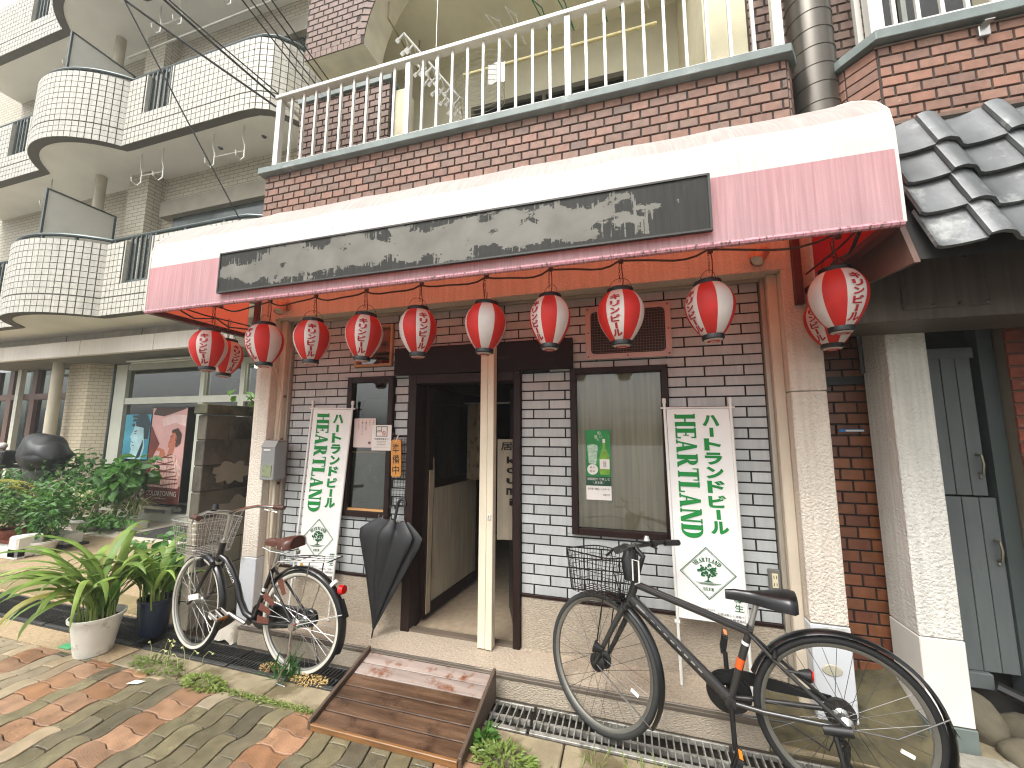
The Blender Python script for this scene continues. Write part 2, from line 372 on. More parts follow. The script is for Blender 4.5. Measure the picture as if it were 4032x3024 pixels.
def paver_mesh(wide, phase, mat, j=.006):
    k = (wide, phase, mat.name)
    if k in PM: return PM[k]
    xa = X0P+(0 if wide else 0)*PX; wd = 2*PX if wide else PX; ln = PY if wide else 2*PY
    ya = 1.515+phase*PY; 
    nl, ns = (4, 8) if wide else (8, 5); out = []
    for i in range(ns): x = xa+wd*i/ns; out.append((x, ya+zig(x)))
    for i in range(nl): y = ya+ln*i/nl; out.append((xa+wd, y))
    for i in range(ns): x = xa+wd*(1-i/ns); out.append((x, ya+ln+zig(x)))
    for i in range(nl): y = ya+ln*(1-i/nl); out.append((xa, y))
    out = [(x+wave(y), y) for x, y in out]
    cx, cy = xa+wd/2, ya+ln/2
    def inset(d):
        r_ = []; n = len(out)
        for i in range(n):
            p, q, s_ = Vector(out[i-1]), Vector(out[i]), Vector(out[(i+1) % n])
            t = (s_-p).normalized(); r_.append((q.x-t.y*d-cx, q.y+t.x*d-cy))
        return r_
    a, b = inset(j/2), inset(j/2+.0025); n = len(out)
    V = [(x, y, -.045) for x, y in a]+[(x, y, -.0035) for x, y in a]+[(x, y, 0) for x, y in b]
    F = [tuple(range(2*n, 3*n))]+[(r_*n+i, r_*n+(i+1) % n, (r_+1)*n+(i+1) % n, (r_+1)*n+i) for r_ in (0, 1) for i in range(n)]
    PM[k] = (MB().add(V, F).mesh('paver', mat, smooth=False), cx-X0P, cy-1.515); return PM[k]
rest = {m_pg: MB(), m_pl: MB(), m_po: MB()}
rp = random.Random(3)
orange = {-8, -3, 0, 5, 12, 20, 29}
k = -24
npv = 0
while k < 46:
    wide = k in orange; ph0 = (k % 2) if not wide else 0
    for r_ in range(-10 if not wide else -20, 6):
        y0 = 1.515+ph0*PY+r_*(PY if wide else 2*PY); y1 = y0+(PY if wide else 2*PY)
        if y0 < -.55 or y0 > 1.97: continue
        ph = (r_ % 2) if wide else (ph0 % 2)
        if not wide and rp.random() < .03: mt = m_po
        else: mt = m_po if wide else (m_pl if (k < -3 and rp.random() < .62) or (k in (2, -5, 7) and rp.random() < .5) else m_pg)
        me, dx, dy = paver_mesh(wide, ph, mt)
        x = X0P+k*PX+dx; y = y0+(dy-ph*PY)
        if y1 > 2.0:      # cut against the kerb strip: a shortened block
            cut = 1.992
            V = [Vector(v.co)+Vector((x, y, 0)) for v in me.vertices]
            if y0 > 1.96: continue
            mbb = MB().add([(v.x, min(v.y, cut), v.z) for v in V], [tuple(p.vertices) for p in me.polygons])
            if k < 27 and y0 > 1.0: mbb.build('paver', mt, pav); npv += 1
            else: rest[mt].add(mbb.v, mbb.f)
            continue
        dz = rp.uniform(-.004, .003)
        if y0 > .98 and -18 < k < 27 and npv < 295:
            o = obj('paver', me, None); o.location = (x, y, dz); o.rotation_euler = (rp.uniform(-.008, .008), rp.uniform(-.012, .012), rp.uniform(-.006, .006)); attach(o, pav); npv += 1
        else:
            rest[mt].add([tuple(Vector(v.co)+Vector((x, y, dz))) for v in me.vertices], [tuple(p.vertices) for p in me.polygons])
    k += 2 if wide else 1
allr = MB()
for i, mt in enumerate((m_pg, m_pl, m_po)): allr.cm = i; allr.add(rest[mt].v, rest[mt].f)
allr.build('outer_pavers', [m_pg, m_pl, m_po], pav, kind='stuff')

# --------------------------------------------------------- drain gratings
m_galv = M('galvanised_steel', '#8f8d85', .5, metal=.35, var=.3, vs=30, bump=.2, dirt='#5d5a50', dirt_s=12, dirt_t=.52)
m_blk = M('black_grating', '#3d3d3b', .55, metal=.3, var=.25, vs=25, bump=.2, dirt='#5f584a', dirt_s=9, dirt_t=.56)
def grating(x0, x1, mat, label, pitch=.0345, y0=2.192, y1=2.402, name='drain_grating', flat=.012, dz=0.):
    t = thing(name, label, 'grating', ((x0+x1)/2, (y0+y1)/2, 0), 'drain gratings along the shop front')
    MB().box(x0, x1, y0, y0+.028, -.02, .002+dz).build('edge_flat', mat, t, bevel=.002); MB().box(x0, x1, y1-.012, y1, -.022, .001+dz).build('edge_flat', mat, t, bevel=.002)
    n = int((x1-x0)/pitch); q = .006
    for i in range(n):
        x = x0+(i+.5)*(x1-x0)/n
        box('bar', mat, x-.0035, x+.0035, y0+.026, y1-.011, -.024, dz, t)
    box('cross_bar', mat, x0, x1, (y0+y1)/2-.012, (y0+y1)/2+.006, -.028, -.006+dz, t)
    return t
grating(-.80, -.565, m_galv, 'short galvanised drain grating right beside the wooden ramp')
grating(-.548, .43, m_galv, 'long galvanised drain grating under the grey bicycle front wheel', dz=.004)
grating(.445, 1.30, m_galv, 'galvanised drain grating below the rear of the grey bicycle')
grating(-2.62, -1.72, m_blk, 'dark drain grating under the black bicycle rear wheel', pitch=.027)
grating(-3.42, -2.635, m_blk, 'dark drain grating under the black bicycle front wheel', pitch=.027)
grating(-5.9, -4.6, m_blk, 'dark drain grating at the far left by the yard', pitch=.03, y0=2.20, y1=2.5)
grating(-4.58, -3.55, m_blk, 'dark drain grating beneath the two leafy pots', pitch=.03, y0=2.20, y1=2.5)

# --------------------------------------------------------- entrance step
stp = thing('entrance_step', 'low beige ribbed entrance step running along the shop front', 'step', (-1.1, 2.6, 0))
MB().box(-2.83, .62, 2.432, 2.80, -.02, .112).build('tread', m_steptile, stp, bevel=.004)
MB().box(-2.832, .622, 2.428, 2.470, .098, .1185).build('nosing', M('nosing_strip', '#5c5348', .6, metal=.2, var=.2), stp, bevel=.003)
MB().box(-2.82, .60, 2.452, 2.458, .1175, .1205).build('metal_line', M('bright_metal', '#d8d8d4', .3, metal=.9, var=.1), stp)
for i in range(5): box('joint', M('grout_dark', '#5e544a', .9), -2.3+i*.62, -2.2965+i*.62, 2.429, 2.776, -.01, .1135, stp) if False else None
# small broken lump of mortar at the left end
lump = MB(); 
def jit(p, s=.012): return (p[0]+random.uniform(-s, s), p[1]+random.uniform(-s, s), p[2]+random.uniform(-s, s)*.6)
lump.grid(lambda u, v: jit((lerp(-3.03, -2.84, u), lerp(2.40, 2.56, v), .10*math.sin(PI*min(1, max(0, u*1.1)))**.5*min(1, v*4+.25)-.0)), 8, 6)
tag(lump.build('mortar_lump', M('rough_mortar', '#b9b3a4', .9, bump=.8, bs=40), smooth=True, ang=60), 'rough pale mortar lump at the left end of the step', 'mortar')
# ================================================================== TAVERN FRONT
YT = 2.775
m_tile = M('siding_tile', '#adb0ae', .45, var=.09, vs=5, bump=.15, bs=160, rnd=.09, streak=.12, dirt='#8f8a7e', dirt_s=2.2, dirt_t=.68)
m_joint = M('dark_joint', '#171413', .8, var=.1)
m_wood = M('dark_wood', '#21110c', .5, spec=.25, var=.3, vs=4, bump=.15, bs=60, stretch=(14, 14, 1.2))
m_woodh = M('dark_wood_rail', '#21110c', .5, spec=.25, var=.3, vs=4, bump=.15, bs=60, stretch=(1.2, 14, 14))
m_cream = M('textured_cream_stucco', '#d3c9ba', .85, var=.05, vs=4, bump=1.0, bs=75, bdist=.012, streak=.13, dirt='#bcae97', dirt_s=2.2, dirt_t=.62)
m_white = M('textured_white_stucco', '#d6d3c9', .85, var=.05, vs=4, bump=1.0, bs=75, bdist=.012, streak=.15, dirt='#aca694', dirt_s=2.0, dirt_t=.63)
m_base = M('smooth_grey_white_paint', '#c3c6c8', .6, var=.06, vs=4, bump=.15, bs=40, dirt='#9b998d', dirt_s=4, dirt_t=.60)
m_beige = M('beige_stucco_smooth', '#c4b8a4', .8, var=.06, vs=4, bump=.3, bs=120)
m_alu = M('anodised_frame', '#a79f90', .45, metal=.4, var=.08)
m_darkin = M('dark_interior', '#120d0a', .8, var=.2)
wall = thing('tavern_wall', 'grey tiled tavern front wall with black joints under the awning', 'wall', (-1.0, YT, .118))
DOOR = (-1.655, -.745, 0, 2.0); WL = (-2.235, -1.80, .89, 2.005); WR = (-.385, .255, .88, 2.003)
VENT = (-.272, .292, 2.06, 2.437); SW = (-2.19, -1.83, 2.09, 2.44)
holes = [DOOR, WL, WR, SW]
# backing panel with the dark joints
bk = MB()
for (a, b, c, d) in sub_all((-2.84, .82, .44, 2.52), holes): bk.box(a, b, YT+.004, YT+.09, c, d)
bk.build('joint_panel', m_joint, wall)
field('tile', m_tile, wall, (0, YT+.004, 0), 0, -2.84, .82, .455, 2.515, .227, .0664, .0098, .006, .0012, uoff=-.653, holes=[(h[0]-.004, h[1]+.004, h[2]-.004, h[3]+.004) for h in holes], vtop=2.5165, lim=298)
# beige plinth and its trim
pl = MB()
for a, b in ((-2.84, -1.66), (-.74, .82)): pl.box(a, b, 2.764, 2.85, .10, .442)
pl.build('plinth', m_steptile, wall)
tr = MB()
for a, b in ((-2.84, -1.66), (-.74, .82)): tr.box(a, b, 2.758, 2.80, .442, .462)
tr.build('plinth_trim', m_wood, wall, bevel=.002)
# aluminium channel round the wall
MB().box(-2.868, -2.842, 2.742, 2.82, .10, 2.53).build('side_channel', m_alu, wall, bevel=.002)
MB().box(.822, .848, 2.742, 2.82, .10, 2.53).build('side_channel', m_alu, wall, bevel=.002)
MB().box(-2.841, .821, 2.748, 2.82, 2.512, 2.5325).build('top_channel', m_alu, wall, bevel=.002)
# ---- windows, door frame
def frame(t, x0, x1, z0, z1, wd, y0, y1, name='frame'):
    f = MB().box(x0, x0+wd, y0, y1, z0, z1).box(x1-wd, x1, y0, y1, z0, z1).box(x0+wd, x1-wd, y0+.002, y1, z1-wd, z1).box(x0+wd, x1-wd, y0+.002, y1, z0, z0+wd)
    return f.build(name, m_wood, t, bevel=.003)
m_gl = glass('window_glass', '#eef0ec', fac=.15)
m_gld = glass('smoky_glass', '#c3c8c2', fac=.3)
wr = thing('shop_window', 'wide tavern window backed with pale wood-grain board and a green poster', 'window', (-.065, YT, .88))
frame(wr, *WR[:2], *WR[2:], .042, 2.742, 2.83)
m_board = M('wood_grain_board', '#a89b84', .6, var=.28, vs=2.2, bump=.1, stretch=(16, 1, .55), dirt='#8d806a', dirt_s=1.5, dirt_t=.6)
box('backing_board', m_board, WR[0]+.035, WR[1]-.035, 2.80, 2.815, WR[2]+.035, WR[3]-.035, wr)
pane('pane', m_gl, WR[0]+.036, WR[1]-.036, 2.776, WR[2]+.036, WR[3]-.036, wr)
wl = thing('shop_window', 'narrow tavern window with notices left of the door', 'window', (-2.02, YT, .89))
frame(wl, *WL[:2], *WL[2:], .045, 2.742, 2.83)
pane('pane', m_gld, WL[0]+.04, WL[1]-.04, 2.776, WL[2]+.04, WL[3]-.04, wl)
m_pale_wood = M('pale_wood', '#b98c58', .55, var=.2, vs=5, stretch=(1, 8, 8))
box('sill_strip', m_pale_wood, WL[0]+.046, WL[1]-.046, 2.760, 2.80, WL[2]+.046, WL[2]+.062, wl)
box('mid_rail', m_pale_wood, WL[0]+.046, WL[1]-.046, 2.786, 2.80, 1.385, 1.40, wl)
box('upper_board', M('dusty_board', '#5f6257', .6, var=.2), WL[0]+.09, WL[1]-.046, 2.86, 2.87, 1.42, 1.83, wl)
box('frosted_sheet', M('frosted_lower', '#565a4c', .35, var=.35, vs=3, dirt='#7e7c58', dirt_s=4, dirt_t=.58), WL[0]+.046, WL[1]-.046, 2.80, 2.81, .95, 1.385, wl)
sw = thing('transom_window', 'small square window with pale wood frame high left of the header', 'window', (-2.01, YT, 2.09))
f = MB(); a, b, c, d = SW
for q in ((a, a+.022, c, d), (b-.022, b, c, d), (a+.022, b-.022, c, c+.022), (a+.022, b-.022, d-.022, d)): f.box(q[0], q[1], 2.752, 2.84, q[2], q[3])
f.build('frame', M('pale_frame_wood', '#a8825e', .55, var=.2), sw, bevel=.002)
pane('pane', m_gld, a+.02, b-.02, 2.79, c+.02, d-.02, sw)
box('dark_backing', m_darkin, a+.02, b-.02, 2.86, 2.87, c+.02, d-.02, sw)
# ventilation grille
vt = thing('vent_grille', 'pinkish framed wire mesh ventilation grille high on the tiled wall', 'grille', (0, YT, 2.06))
a, b, c, d = VENT; bd = .036
m_vf = M('vent_frame', '#b59f98', .5, metal=.2, var=.1, dirt='#96766a', dirt_s=5, dirt_t=.62)
f = MB()
for q in ((a, a+bd, c, d), (b-bd, b, c, d), (a+bd, b-bd, c, c+bd), (a+bd, b-bd, d-bd, d)): f.box(q[0], q[1], 2.755, 2.772, q[2], q[3])
for (u, v, su, sv) in ((a+bd, c+bd, 1, 1), (b-bd, c+bd, -1, 1), (a+bd, d-bd, 1, -1), (b-bd, d-bd, -1, -1)):
    f.prism([(u, v), (u+su*.028, v), (u+su*.008, v+sv*.008), (u, v+sv*.028)], 1, 2.756, 2.771)
f.build('frame', m_vf, vt)
box('dark_backing', M('vent_dark', '#1f1512', .8), a+bd, b-bd, 2.766, 2.7685, c+bd, d-bd, vt)
ms = MB()
for i in range(26): x = lerp(a+bd, b-bd, (i+.5)/26); ms.box(x-.0008, x+.0008, 2.762, 2.764, c+bd, d-bd)
for i in range(16): z = lerp(c+bd, d-bd, (i+.5)/16); ms.box(a+bd, b-bd, 2.760, 2.762, z-.0008, z+.0008)
ms.build('mesh', M('mesh_wire', '#7d6e62', .5, metal=.5), vt)
for u, v in ((a+.018, c+.02), (b-.018, c+.02), (a+.018, d-.02), (b-.018, d-.02), ((a+b)/2, c+.018), (a+.018, (c+d)/2), (b-.018, (c+d)/2), ((a+b)/2, d-.018)):
    MB().lathe([(.006, 0), (.006, .004), (.003, .006)], 8, T=Matrix.Translation((u, 2.755, v)) @ Matrix.Rotation(PI/2, 4, 'X'), cap1=True).build('screw', M('screw', '#7c5a48', .5, metal=.5), vt)
# ---- doorway
dw = thing('doorway', 'dark wooden door frame around the open tavern entrance', 'door frame', (-1.2, YT, .118))
f = MB().box(-1.655, -1.585, 2.735, 2.90, .105, 2.0).build('jamb', m_wood, dw, bevel=.003)
f = MB().box(-.795, -.745, 2.735, 2.90, .105, 2.0).build('jamb', m_wood, dw, bevel=.003)
MB().box(-1.585, -.795, 2.737, 2.90, 1.93, 2.0).build('lintel', m_woodh, dw, bevel=.003)
MB().box(-1.585, -.795, 2.745, 2.80, .108, .128).build('threshold', M('threshold', '#6a5f52', .5, metal=.2), dw)
for z in (1.52, .60): box('hinge', M('brass_hinge', '#9a7a45', .4, metal=.7), -.812, -.795, 2.80, 2.815, z, z+.11, dw)
# header board (lettering weathered away)
hb = thing('header_board', 'dark brown name board above the tavern door', 'sign', (-1.07, 2.75, 1.99))
m_hb = M('header_paint', '#160b09', .6, spec=.2, var=.25, vs=3, stretch=(1, 1, 8), dirt='#352622', dirt_s=5, dirt_t=.62)
MB().box(-1.79, -.362, 2.730, 2.77, 2.003, 2.222).build('board', m_hb, hb, bevel=.003)
# open door leaf on the left (hinged at the left jamb, swung inwards)
dl = thing('door_leaf', 'left door leaf swung inwards with pale board and dark glass', 'door', (-1.575, 2.90, .12))
T = Matrix.Translation((-1.575, 2.905, 0)) @ Matrix.Rotation(R(85), 4, 'Z')
lw = .98
f = MB()
for q in ((0, .10, .13, 1.92), (lw-.09, lw, .13, 1.92), (.10, lw-.09, .13, .22), (.10, lw-.09, 1.80, 1.92), (.10, lw-.09, 1.10, 1.17)): f.box(q[0], q[1], -.02, .02, q[2], q[3], T)
f.build('frame', m_wood, dl, bevel=.003)
MB().box(.10, lw-.09, -.008, .008, .22, 1.10, T).build('panel', M('weathered_panel', '#a39a86', .65, var=.2, vs=3, stretch=(10, 10, .8), bump=.1), dl)
MB().box(.10, lw-.09, -.008, .008, 1.17, 1.80, T).build('glass_panel', M('dark_glass', '#0d0c0b', .12, var=.1), dl)
MB().box(.02, .08, -.026, -.02, .16, 1.25, T).build('edge_board', M('pale_edge_board', '#9c9078', .6, var=.25, stretch=(6, 6, 1)), dl)
MB().tube([T @ Vector(p) for p in ((.06, -.035, 1.35), (.11, -.04, .40))], .004, 6).build('stay_rod', M('rod', '#8a7f70', .4, metal=.6), dl)
# inner right leaf
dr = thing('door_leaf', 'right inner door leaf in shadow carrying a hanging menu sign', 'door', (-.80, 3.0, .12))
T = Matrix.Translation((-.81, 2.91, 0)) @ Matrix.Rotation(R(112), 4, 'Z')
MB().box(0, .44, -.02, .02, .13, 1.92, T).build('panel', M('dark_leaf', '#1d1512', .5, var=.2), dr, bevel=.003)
# hanging cloth sign inside
cs = thing('cloth_sign', 'hanging cream cloth sign with black letters inside the right door half', 'sign', (-.90, 3.05, .70))
fnc = lambda u, v: (-1.02+u*.36, 3.06+u*.10+.006*math.sin(u*16), .72+v*.78)
MB().grid(fnc, 16, 4).build('cloth', M('cream_cloth', '#b0a590', .85, var=.1), cs)
fnl = lambda u, v: tuple(Vector(fnc(u, v))+Vector((0, -.006, 0)))
t_ = MB()
put(t_, '居酒屋', fnl, .48, .93, w=.82, h=.085, off=.012)
for i, ch in enumerate('koumi'): put(t_, ch, fnl, .30, .79-i*.105, h=.07 if ch in 'kmi' else .055, w=.20 if ch != 'i' else .07, off=.03)
for i, ch in enumerate('kitchen'): put(t_, ch, fnl, .72, .70-i*.095, h=.065, w=.17 if ch != 'i' else .06, off=.03)
t_.build('lettering', M('black_print', '#15120f', .8, var=0), cs)
# short door curtain inside
nr = thing('noren_curtain', 'patterned beige curtain hanging on a rod inside the doorway', 'curtain', (-1.22, 3.35, 1.2))
MB().grid(lambda u, v: (-1.47+u*.22, 3.50+.018*math.sin(u*22), 1.12+v*.70), 40, 3).build('cloth', M('patterned_cloth', '#8a7b62', .85, var=.1, dirt='#4f4433', dirt_s=14, dirt_t=.52, trans=('#8a7b62', .3)), nr, smooth=True)
MB().tube([(-1.55, 3.50, 1.83), (-.8, 3.50, 1.83)], .008, 8).build('rod', M('steel_rod', '#9a958c', .35, metal=.8), nr)
# interior room
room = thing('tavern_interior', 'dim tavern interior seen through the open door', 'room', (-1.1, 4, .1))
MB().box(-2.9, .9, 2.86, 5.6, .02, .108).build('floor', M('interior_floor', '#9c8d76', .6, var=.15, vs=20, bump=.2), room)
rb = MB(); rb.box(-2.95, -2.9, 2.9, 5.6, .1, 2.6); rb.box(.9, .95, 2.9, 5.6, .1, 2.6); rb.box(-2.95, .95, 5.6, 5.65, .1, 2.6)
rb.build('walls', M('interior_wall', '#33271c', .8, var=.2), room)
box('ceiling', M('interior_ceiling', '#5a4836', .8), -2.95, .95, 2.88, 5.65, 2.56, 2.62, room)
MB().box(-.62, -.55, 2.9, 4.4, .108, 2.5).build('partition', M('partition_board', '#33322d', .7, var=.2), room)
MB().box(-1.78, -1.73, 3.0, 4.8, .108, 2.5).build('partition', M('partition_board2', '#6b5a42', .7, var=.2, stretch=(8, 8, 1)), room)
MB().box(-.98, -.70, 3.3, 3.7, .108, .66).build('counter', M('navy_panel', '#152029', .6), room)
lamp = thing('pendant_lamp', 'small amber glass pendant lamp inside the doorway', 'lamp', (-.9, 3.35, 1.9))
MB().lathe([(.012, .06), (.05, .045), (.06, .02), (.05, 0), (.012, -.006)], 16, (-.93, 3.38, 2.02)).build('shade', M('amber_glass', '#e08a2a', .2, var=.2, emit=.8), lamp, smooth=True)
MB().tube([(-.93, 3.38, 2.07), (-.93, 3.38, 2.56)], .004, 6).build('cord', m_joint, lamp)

# ---- central post (two square tubes side by side)
po = thing('door_post', 'cream painted square post standing in the middle of the doorway', 'post', (-.97, 2.68, .118))
m_post = M('cream_post_paint', '#d7cdb6', .5, var=.06, streak=.06, dirt='#b09a78', dirt_s=6, dirt_t=.68)
MB().box(-1.022, -.967, 2.665, 2.725, .119, 2.531).build('tube', m_post, po, bevel=.003)
MB().box(-.964, -.918, 2.658, 2.725, .1195, 2.5315).build('tube', m_post, po, bevel=.003)
MB().box(-.955, -.93, 2.650, 2.658, .955, .995).build('hook_plate', M('white_plastic', '#d8d6cf', .4), po, bevel=.004)
MB().tube([(-.943, 2.649, .985), (-.943, 2.640, .985), (-.945, 2.638, .965)], .0018, 6).build('hook', M('dark_hook', '#3b342d', .4, metal=.6), po)
MB().box(-.96, -.95, 2.655, 2.658, 1.90, 1.93).build('catch', M('white_plastic', '#d8d6cf', .4), po)
# ================================================================== BRICK BUILDING ABOVE AND AROUND THE TAVERN
bb = thing('brick_building', 'red-brown brick apartment house above the tavern with railed balcony', 'building', (-1.0, 2.9, 0))
m_brick = M('red_brick', '#84604f', .65, var=.18, vs=22, bump=.3, bs=130, rnd=.16, col2='#715a4d', dirt='#a28472', dirt_s=9, dirt_t=.66)
m_mort = M('brick_mortar', '#3b362f', .9, var=.15, vs=30, bump=.4)
m_ledge = M('slate_ledge', '#6f7874', .6, var=.18, vs=8, bump=.3, bs=90, dirt='#8f9690', dirt_s=6, dirt_t=.6)
m_rail = M('white_rail', '#cfccc3', .38, metal=.15, var=.05, dirt='#9b978b', dirt_s=12, dirt_t=.7)
m_olive = M('cream_balcony_paint', '#dad4bb', .85, var=.08, vs=3, bump=.3, bs=120)
YB = 2.60
# left pillar: textured above, smooth base
pm = MB().box(-3.09, -2.93, 2.63, 3.05, .54, 2.533); pm.build('pillar', m_cream, bb, bevel=.004)
MB().box(-3.092, -2.928, 2.627, 3.05, -.02, .537).build('pillar_base', m_base, bb, bevel=.004)
MB().box(-2.93, -2.869, 2.70, 2.86, .0, 2.533).build('reveal', m_beige, bb, bevel=.006)
# right pillar
MB().box(.905, 1.083, 2.63, 3.05, 1.797, 2.533).build('pillar', m_cream, bb, bevel=.004)
MB().box(.906, 1.082, 2.631, 3.05, .543, 1.793).build('pillar', m_cream, bb, bevel=.004)
MB().box(.903, 1.085, 2.627, 3.05, -.02, .538).build('pillar_base', m_base, bb, bevel=.004)
MB().box(.849, .905, 2.70, 2.86, .0, 2.533).build('reveal', m_beige, bb, bevel=.006)
MB().lathe([(.001, .006), (.045, .005), (.05, 0)], 20, T=Matrix.Translation((.985, 2.627, .32)) @ Matrix.Rotation(PI/2, 4, 'X') @ Matrix.Diagonal((.95, .55, 1, 1))).build('oval_plate', M('oval_plate', '#a8a390', .7), bb)
# white-grey lower part of reveal
# beam over the shop
MB().box(-3.09, 1.083, 2.63, 3.05, 2.533, 3.42).build('beam', m_cream, bb)
# balcony front wall backing with bricks in front
MB().box(-3.14, 1.02, YB+.006, YB+.16, 3.30, 3.885).build('balcony_wall', m_mort, bb)
CH = (.055, .10)   # chamfered right corner
MB().prism([(1.02, YB+.006), (1.075, YB+.106), (1.075, 2.95), (.9, 2.95), (.9, YB+.1)], 2, 3.30, 3.885).build('balcony_corner', m_mort, bb)
field('brick', m_brick, bb, (0, YB+.006, 0), 0, -3.14, 1.02, 3.40, 3.885, .12, .0672, .012, .009, .002, uoff=.023, vtop=3.885, lim=262)
a = math.atan2(.10, .055)
field('brick', m_brick, bb, (1.02, YB+.006, 0), a, .002, .114, 3.40, 3.885, .112, .0672, .009, .008, .002, vtop=3.885)
# side wall seen from outside left
MB().box(-3.085, -3.06, 3.18, 6, 3.42, 8).build('side_wall', M('side_cream', '#cfc9b4', .85, bump=.5, bs=100), bb)
# ledge
MB().prism([(-3.18, 2.545), (1.035, 2.545), (1.10, 2.665), (1.10, 2.95), (1.02, 2.95), (1.02, 2.76), (-3.18, 2.76)], 2, 3.885, 3.945).build('ledge', m_ledge, bb, bevel=.004)
# balcony floor, ceiling, back wall
box('balcony_floor', m_olive, -3.12, 1.0, 2.76, 4.2, 3.30, 3.42, bb)
box('balcony_ceiling', m_olive, -3.12, 1.6, 2.86, 4.2, 6.10, 6.2, bb)
bwm = MB(); bwm.box(-3.12, -1.7, 4.0, 4.1, 3.42, 6.1); bwm.box(.1, 1.6, 4.0, 4.1, 3.42, 6.1); bwm.box(-1.7, .1, 4.0, 4.1, 5.42, 6.1)
bwm.build('back_wall', m_olive, bb)
MB().box(.62, .9, 2.86, 4.0, 3.42, 6.1).build('side_pier', M('pale_pier', '#cfc6a8', .85, var=.06, bump=.5, bs=110), bb)
sb = MB().box(-1.7, .1, 4.03, 4.05, 3.42, 5.42); sb.build('balcony_window', M('dark_window', '#1e1f1b', .1, var=.3, vs=2), bb)
fb = MB()
for x in (-1.7, -.83, .06): fb.box(x, x+.04, 3.99, 4.03, 3.42, 5.42)
fb.box(-1.7, .1, 3.992, 4.03, 5.38, 5.44); fb.build('window_frame', M('bronze_frame', '#5a5546', .5, metal=.3), bb)
MB().tube([(-2.2, 3.0, 6.09), (-2.2, 3.0, 5.7), (-2.2, 3.6, 5.7), (-2.2, 3.6, 6.09)], .008, 6).build('pole_hanger', M('hanger_steel', '#8b8056', .5), bb)
# upper arcade wall: brick spandrel with an arched opening
YS = 2.87
xl, zb_ = -3.085, 5.335
ARC = [(-2.37+(-1.95+2.37)*0, 5.335)]
cxa, cza, ra = -1.15, 5.25, 1.23
for i in range(13):
    an = R(lerp(174, 96, i/12)); ARC.append((cxa+ra*math.cos(an), cza+ra*math.sin(an)))
outl = [(xl, zb_)]+ARC[0:1]+ARC[1:]+[(ARC[-1][0], 8.5), (xl, 8.5)]
MB().prism(outl, 1, YS+.006, YS+.30).build('arch_wall', M('arch_soffit_paint', '#d6cfb8', .85, bump=.4, bs=100), bb)
MB().prism(outl, 1, YS+.002, YS+.0055).build('arch_mortar', m_mort, bb)
up_ = MB()
def in_wall(u, v):
    if v < zb_+.035: return False
    if u < ARC[1][0]-.06: return True
    d = math.hypot(u-cxa, v-cza); return d > ra+.09
field('brick', m_brick, bb, (0, YS+.006, 0), 0, xl, -.6, zb_+.06, 6.9, .12, .0672, .012, .009, .002, join=up_, keep=in_wall)
# soldier course along the bottom edge and round the arch
n = 10
for i in range(n):
    x = lerp(xl, -2.40, (i+.5)/n); T = Matrix.Translation((x, YS+.004, zb_+.032))
    up_.box(-.031, .031, -.008, 0, -.03, .03, T)
for i in range(22):
    an = R(lerp(172, 100, (i+.5)/22)); T = Matrix.Translation((cxa+(ra+.045)*math.cos(an), YS+.004, cza+(ra+.045)*math.sin(an))) @ Matrix.Rotation(-(an-PI/2), 4, 'Y')
    up_.box(-.028, .028, -.008, 0, -.045, .045, T)
# low inner brick wall behind the railing at the left
field('brick', m_brick, bb, (0, 2.90, 0), 0, -3.12, -2.06, 3.96, 4.86, .12, .0672, .012, .009, .002, join=up_)
# reddish brick return right of the pale pier
field('brick', m_brick, bb, (0, 2.862, 0), 0, .905, 1.6, 3.96, 6.2, .12, .0672, .012, .009, .002, join=up_)
up_.build('upper_bricks', m_brick, bb, kind='stuff')
MB().box(-3.12, -2.06, 2.90, 3.02, 3.42, 4.86).build('inner_wall', m_mort, bb)
MB().box(-3.13, -2.04, 2.87, 3.04, 4.862, 4.915).build('inner_cap', m_ledge, bb, bevel=.004)
MB().box(-2.05, -1.93, 2.95, 3.1, 3.42, 4.80).build('inner_pier', M('pale_pier', '#c6b88e'), bb)
MB().box(.902, 1.62, 2.862, 3.0, 3.42, 8.5).build('return_wall', m_mort, bb)
# railing: posts, bars, top and bottom rail
RX = [-3.075, -1.70, -.35, 1.0]; YR = 2.635
for i, x in enumerate(RX):
    wd = .055 if i in (0, 3) else .045
    MB().box(x-wd/2, x+wd/2, YR-.02, YR+.03, 3.946, 4.68).build('rail_post', m_rail, bb, bevel=.002)
MB().box(-3.11, 1.035, YR-.035, YR+.035, 4.681, 4.715).build('top_rail', m_rail, bb, bevel=.004)
for i in range(3): MB().box(RX[i]+.03, RX[i+1]-.03, YR-.012, YR+.018, 3.985, 4.02).build('bottom_rail', m_rail, bb, bevel=.003)
for i in range(3):
    nb = 9
    for j in range(nb):
        x = lerp(RX[i], RX[i+1], (j+1)/(nb+1)); box('baluster', m_rail, x-.0095, x+.0095, YR-.006, YR+.014, 4.02, 4.681, bb)
MB().box(.985, 1.015, YR+.03, 2.86, 4.685, 4.712).build('return_rail', m_rail, bb, bevel=.003)
MB().box(-3.09, -3.06, YR+.03, 2.95, 4.685, 4.712).build('return_rail', m_rail, bb, bevel=.003)

# large spiral duct
dk = thing('spiral_duct', 'big glossy brown-grey spiral duct rising between the two balconies', 'duct', (1.25, 2.83, 3.1))
m_duct = M('duct_metal', '#5a554d', .28, metal=.55, var=.12, vs=4, stretch=(3, 3, .5), dirt='#7c766a', dirt_s=2, dirt_t=.6)
prof = []
z = 3.0; 
while z < 8.0:
    prof += [(.125, z), (.125, z+.118), (.129, z+.121), (.129, z+.127), (.125, z+.13)]; z += .131
shear = Matrix.Identity(4); MB().lathe(prof, 40, (1.255, 2.83, 0)).build('pipe', m_duct, dk, smooth=True, ang=30)

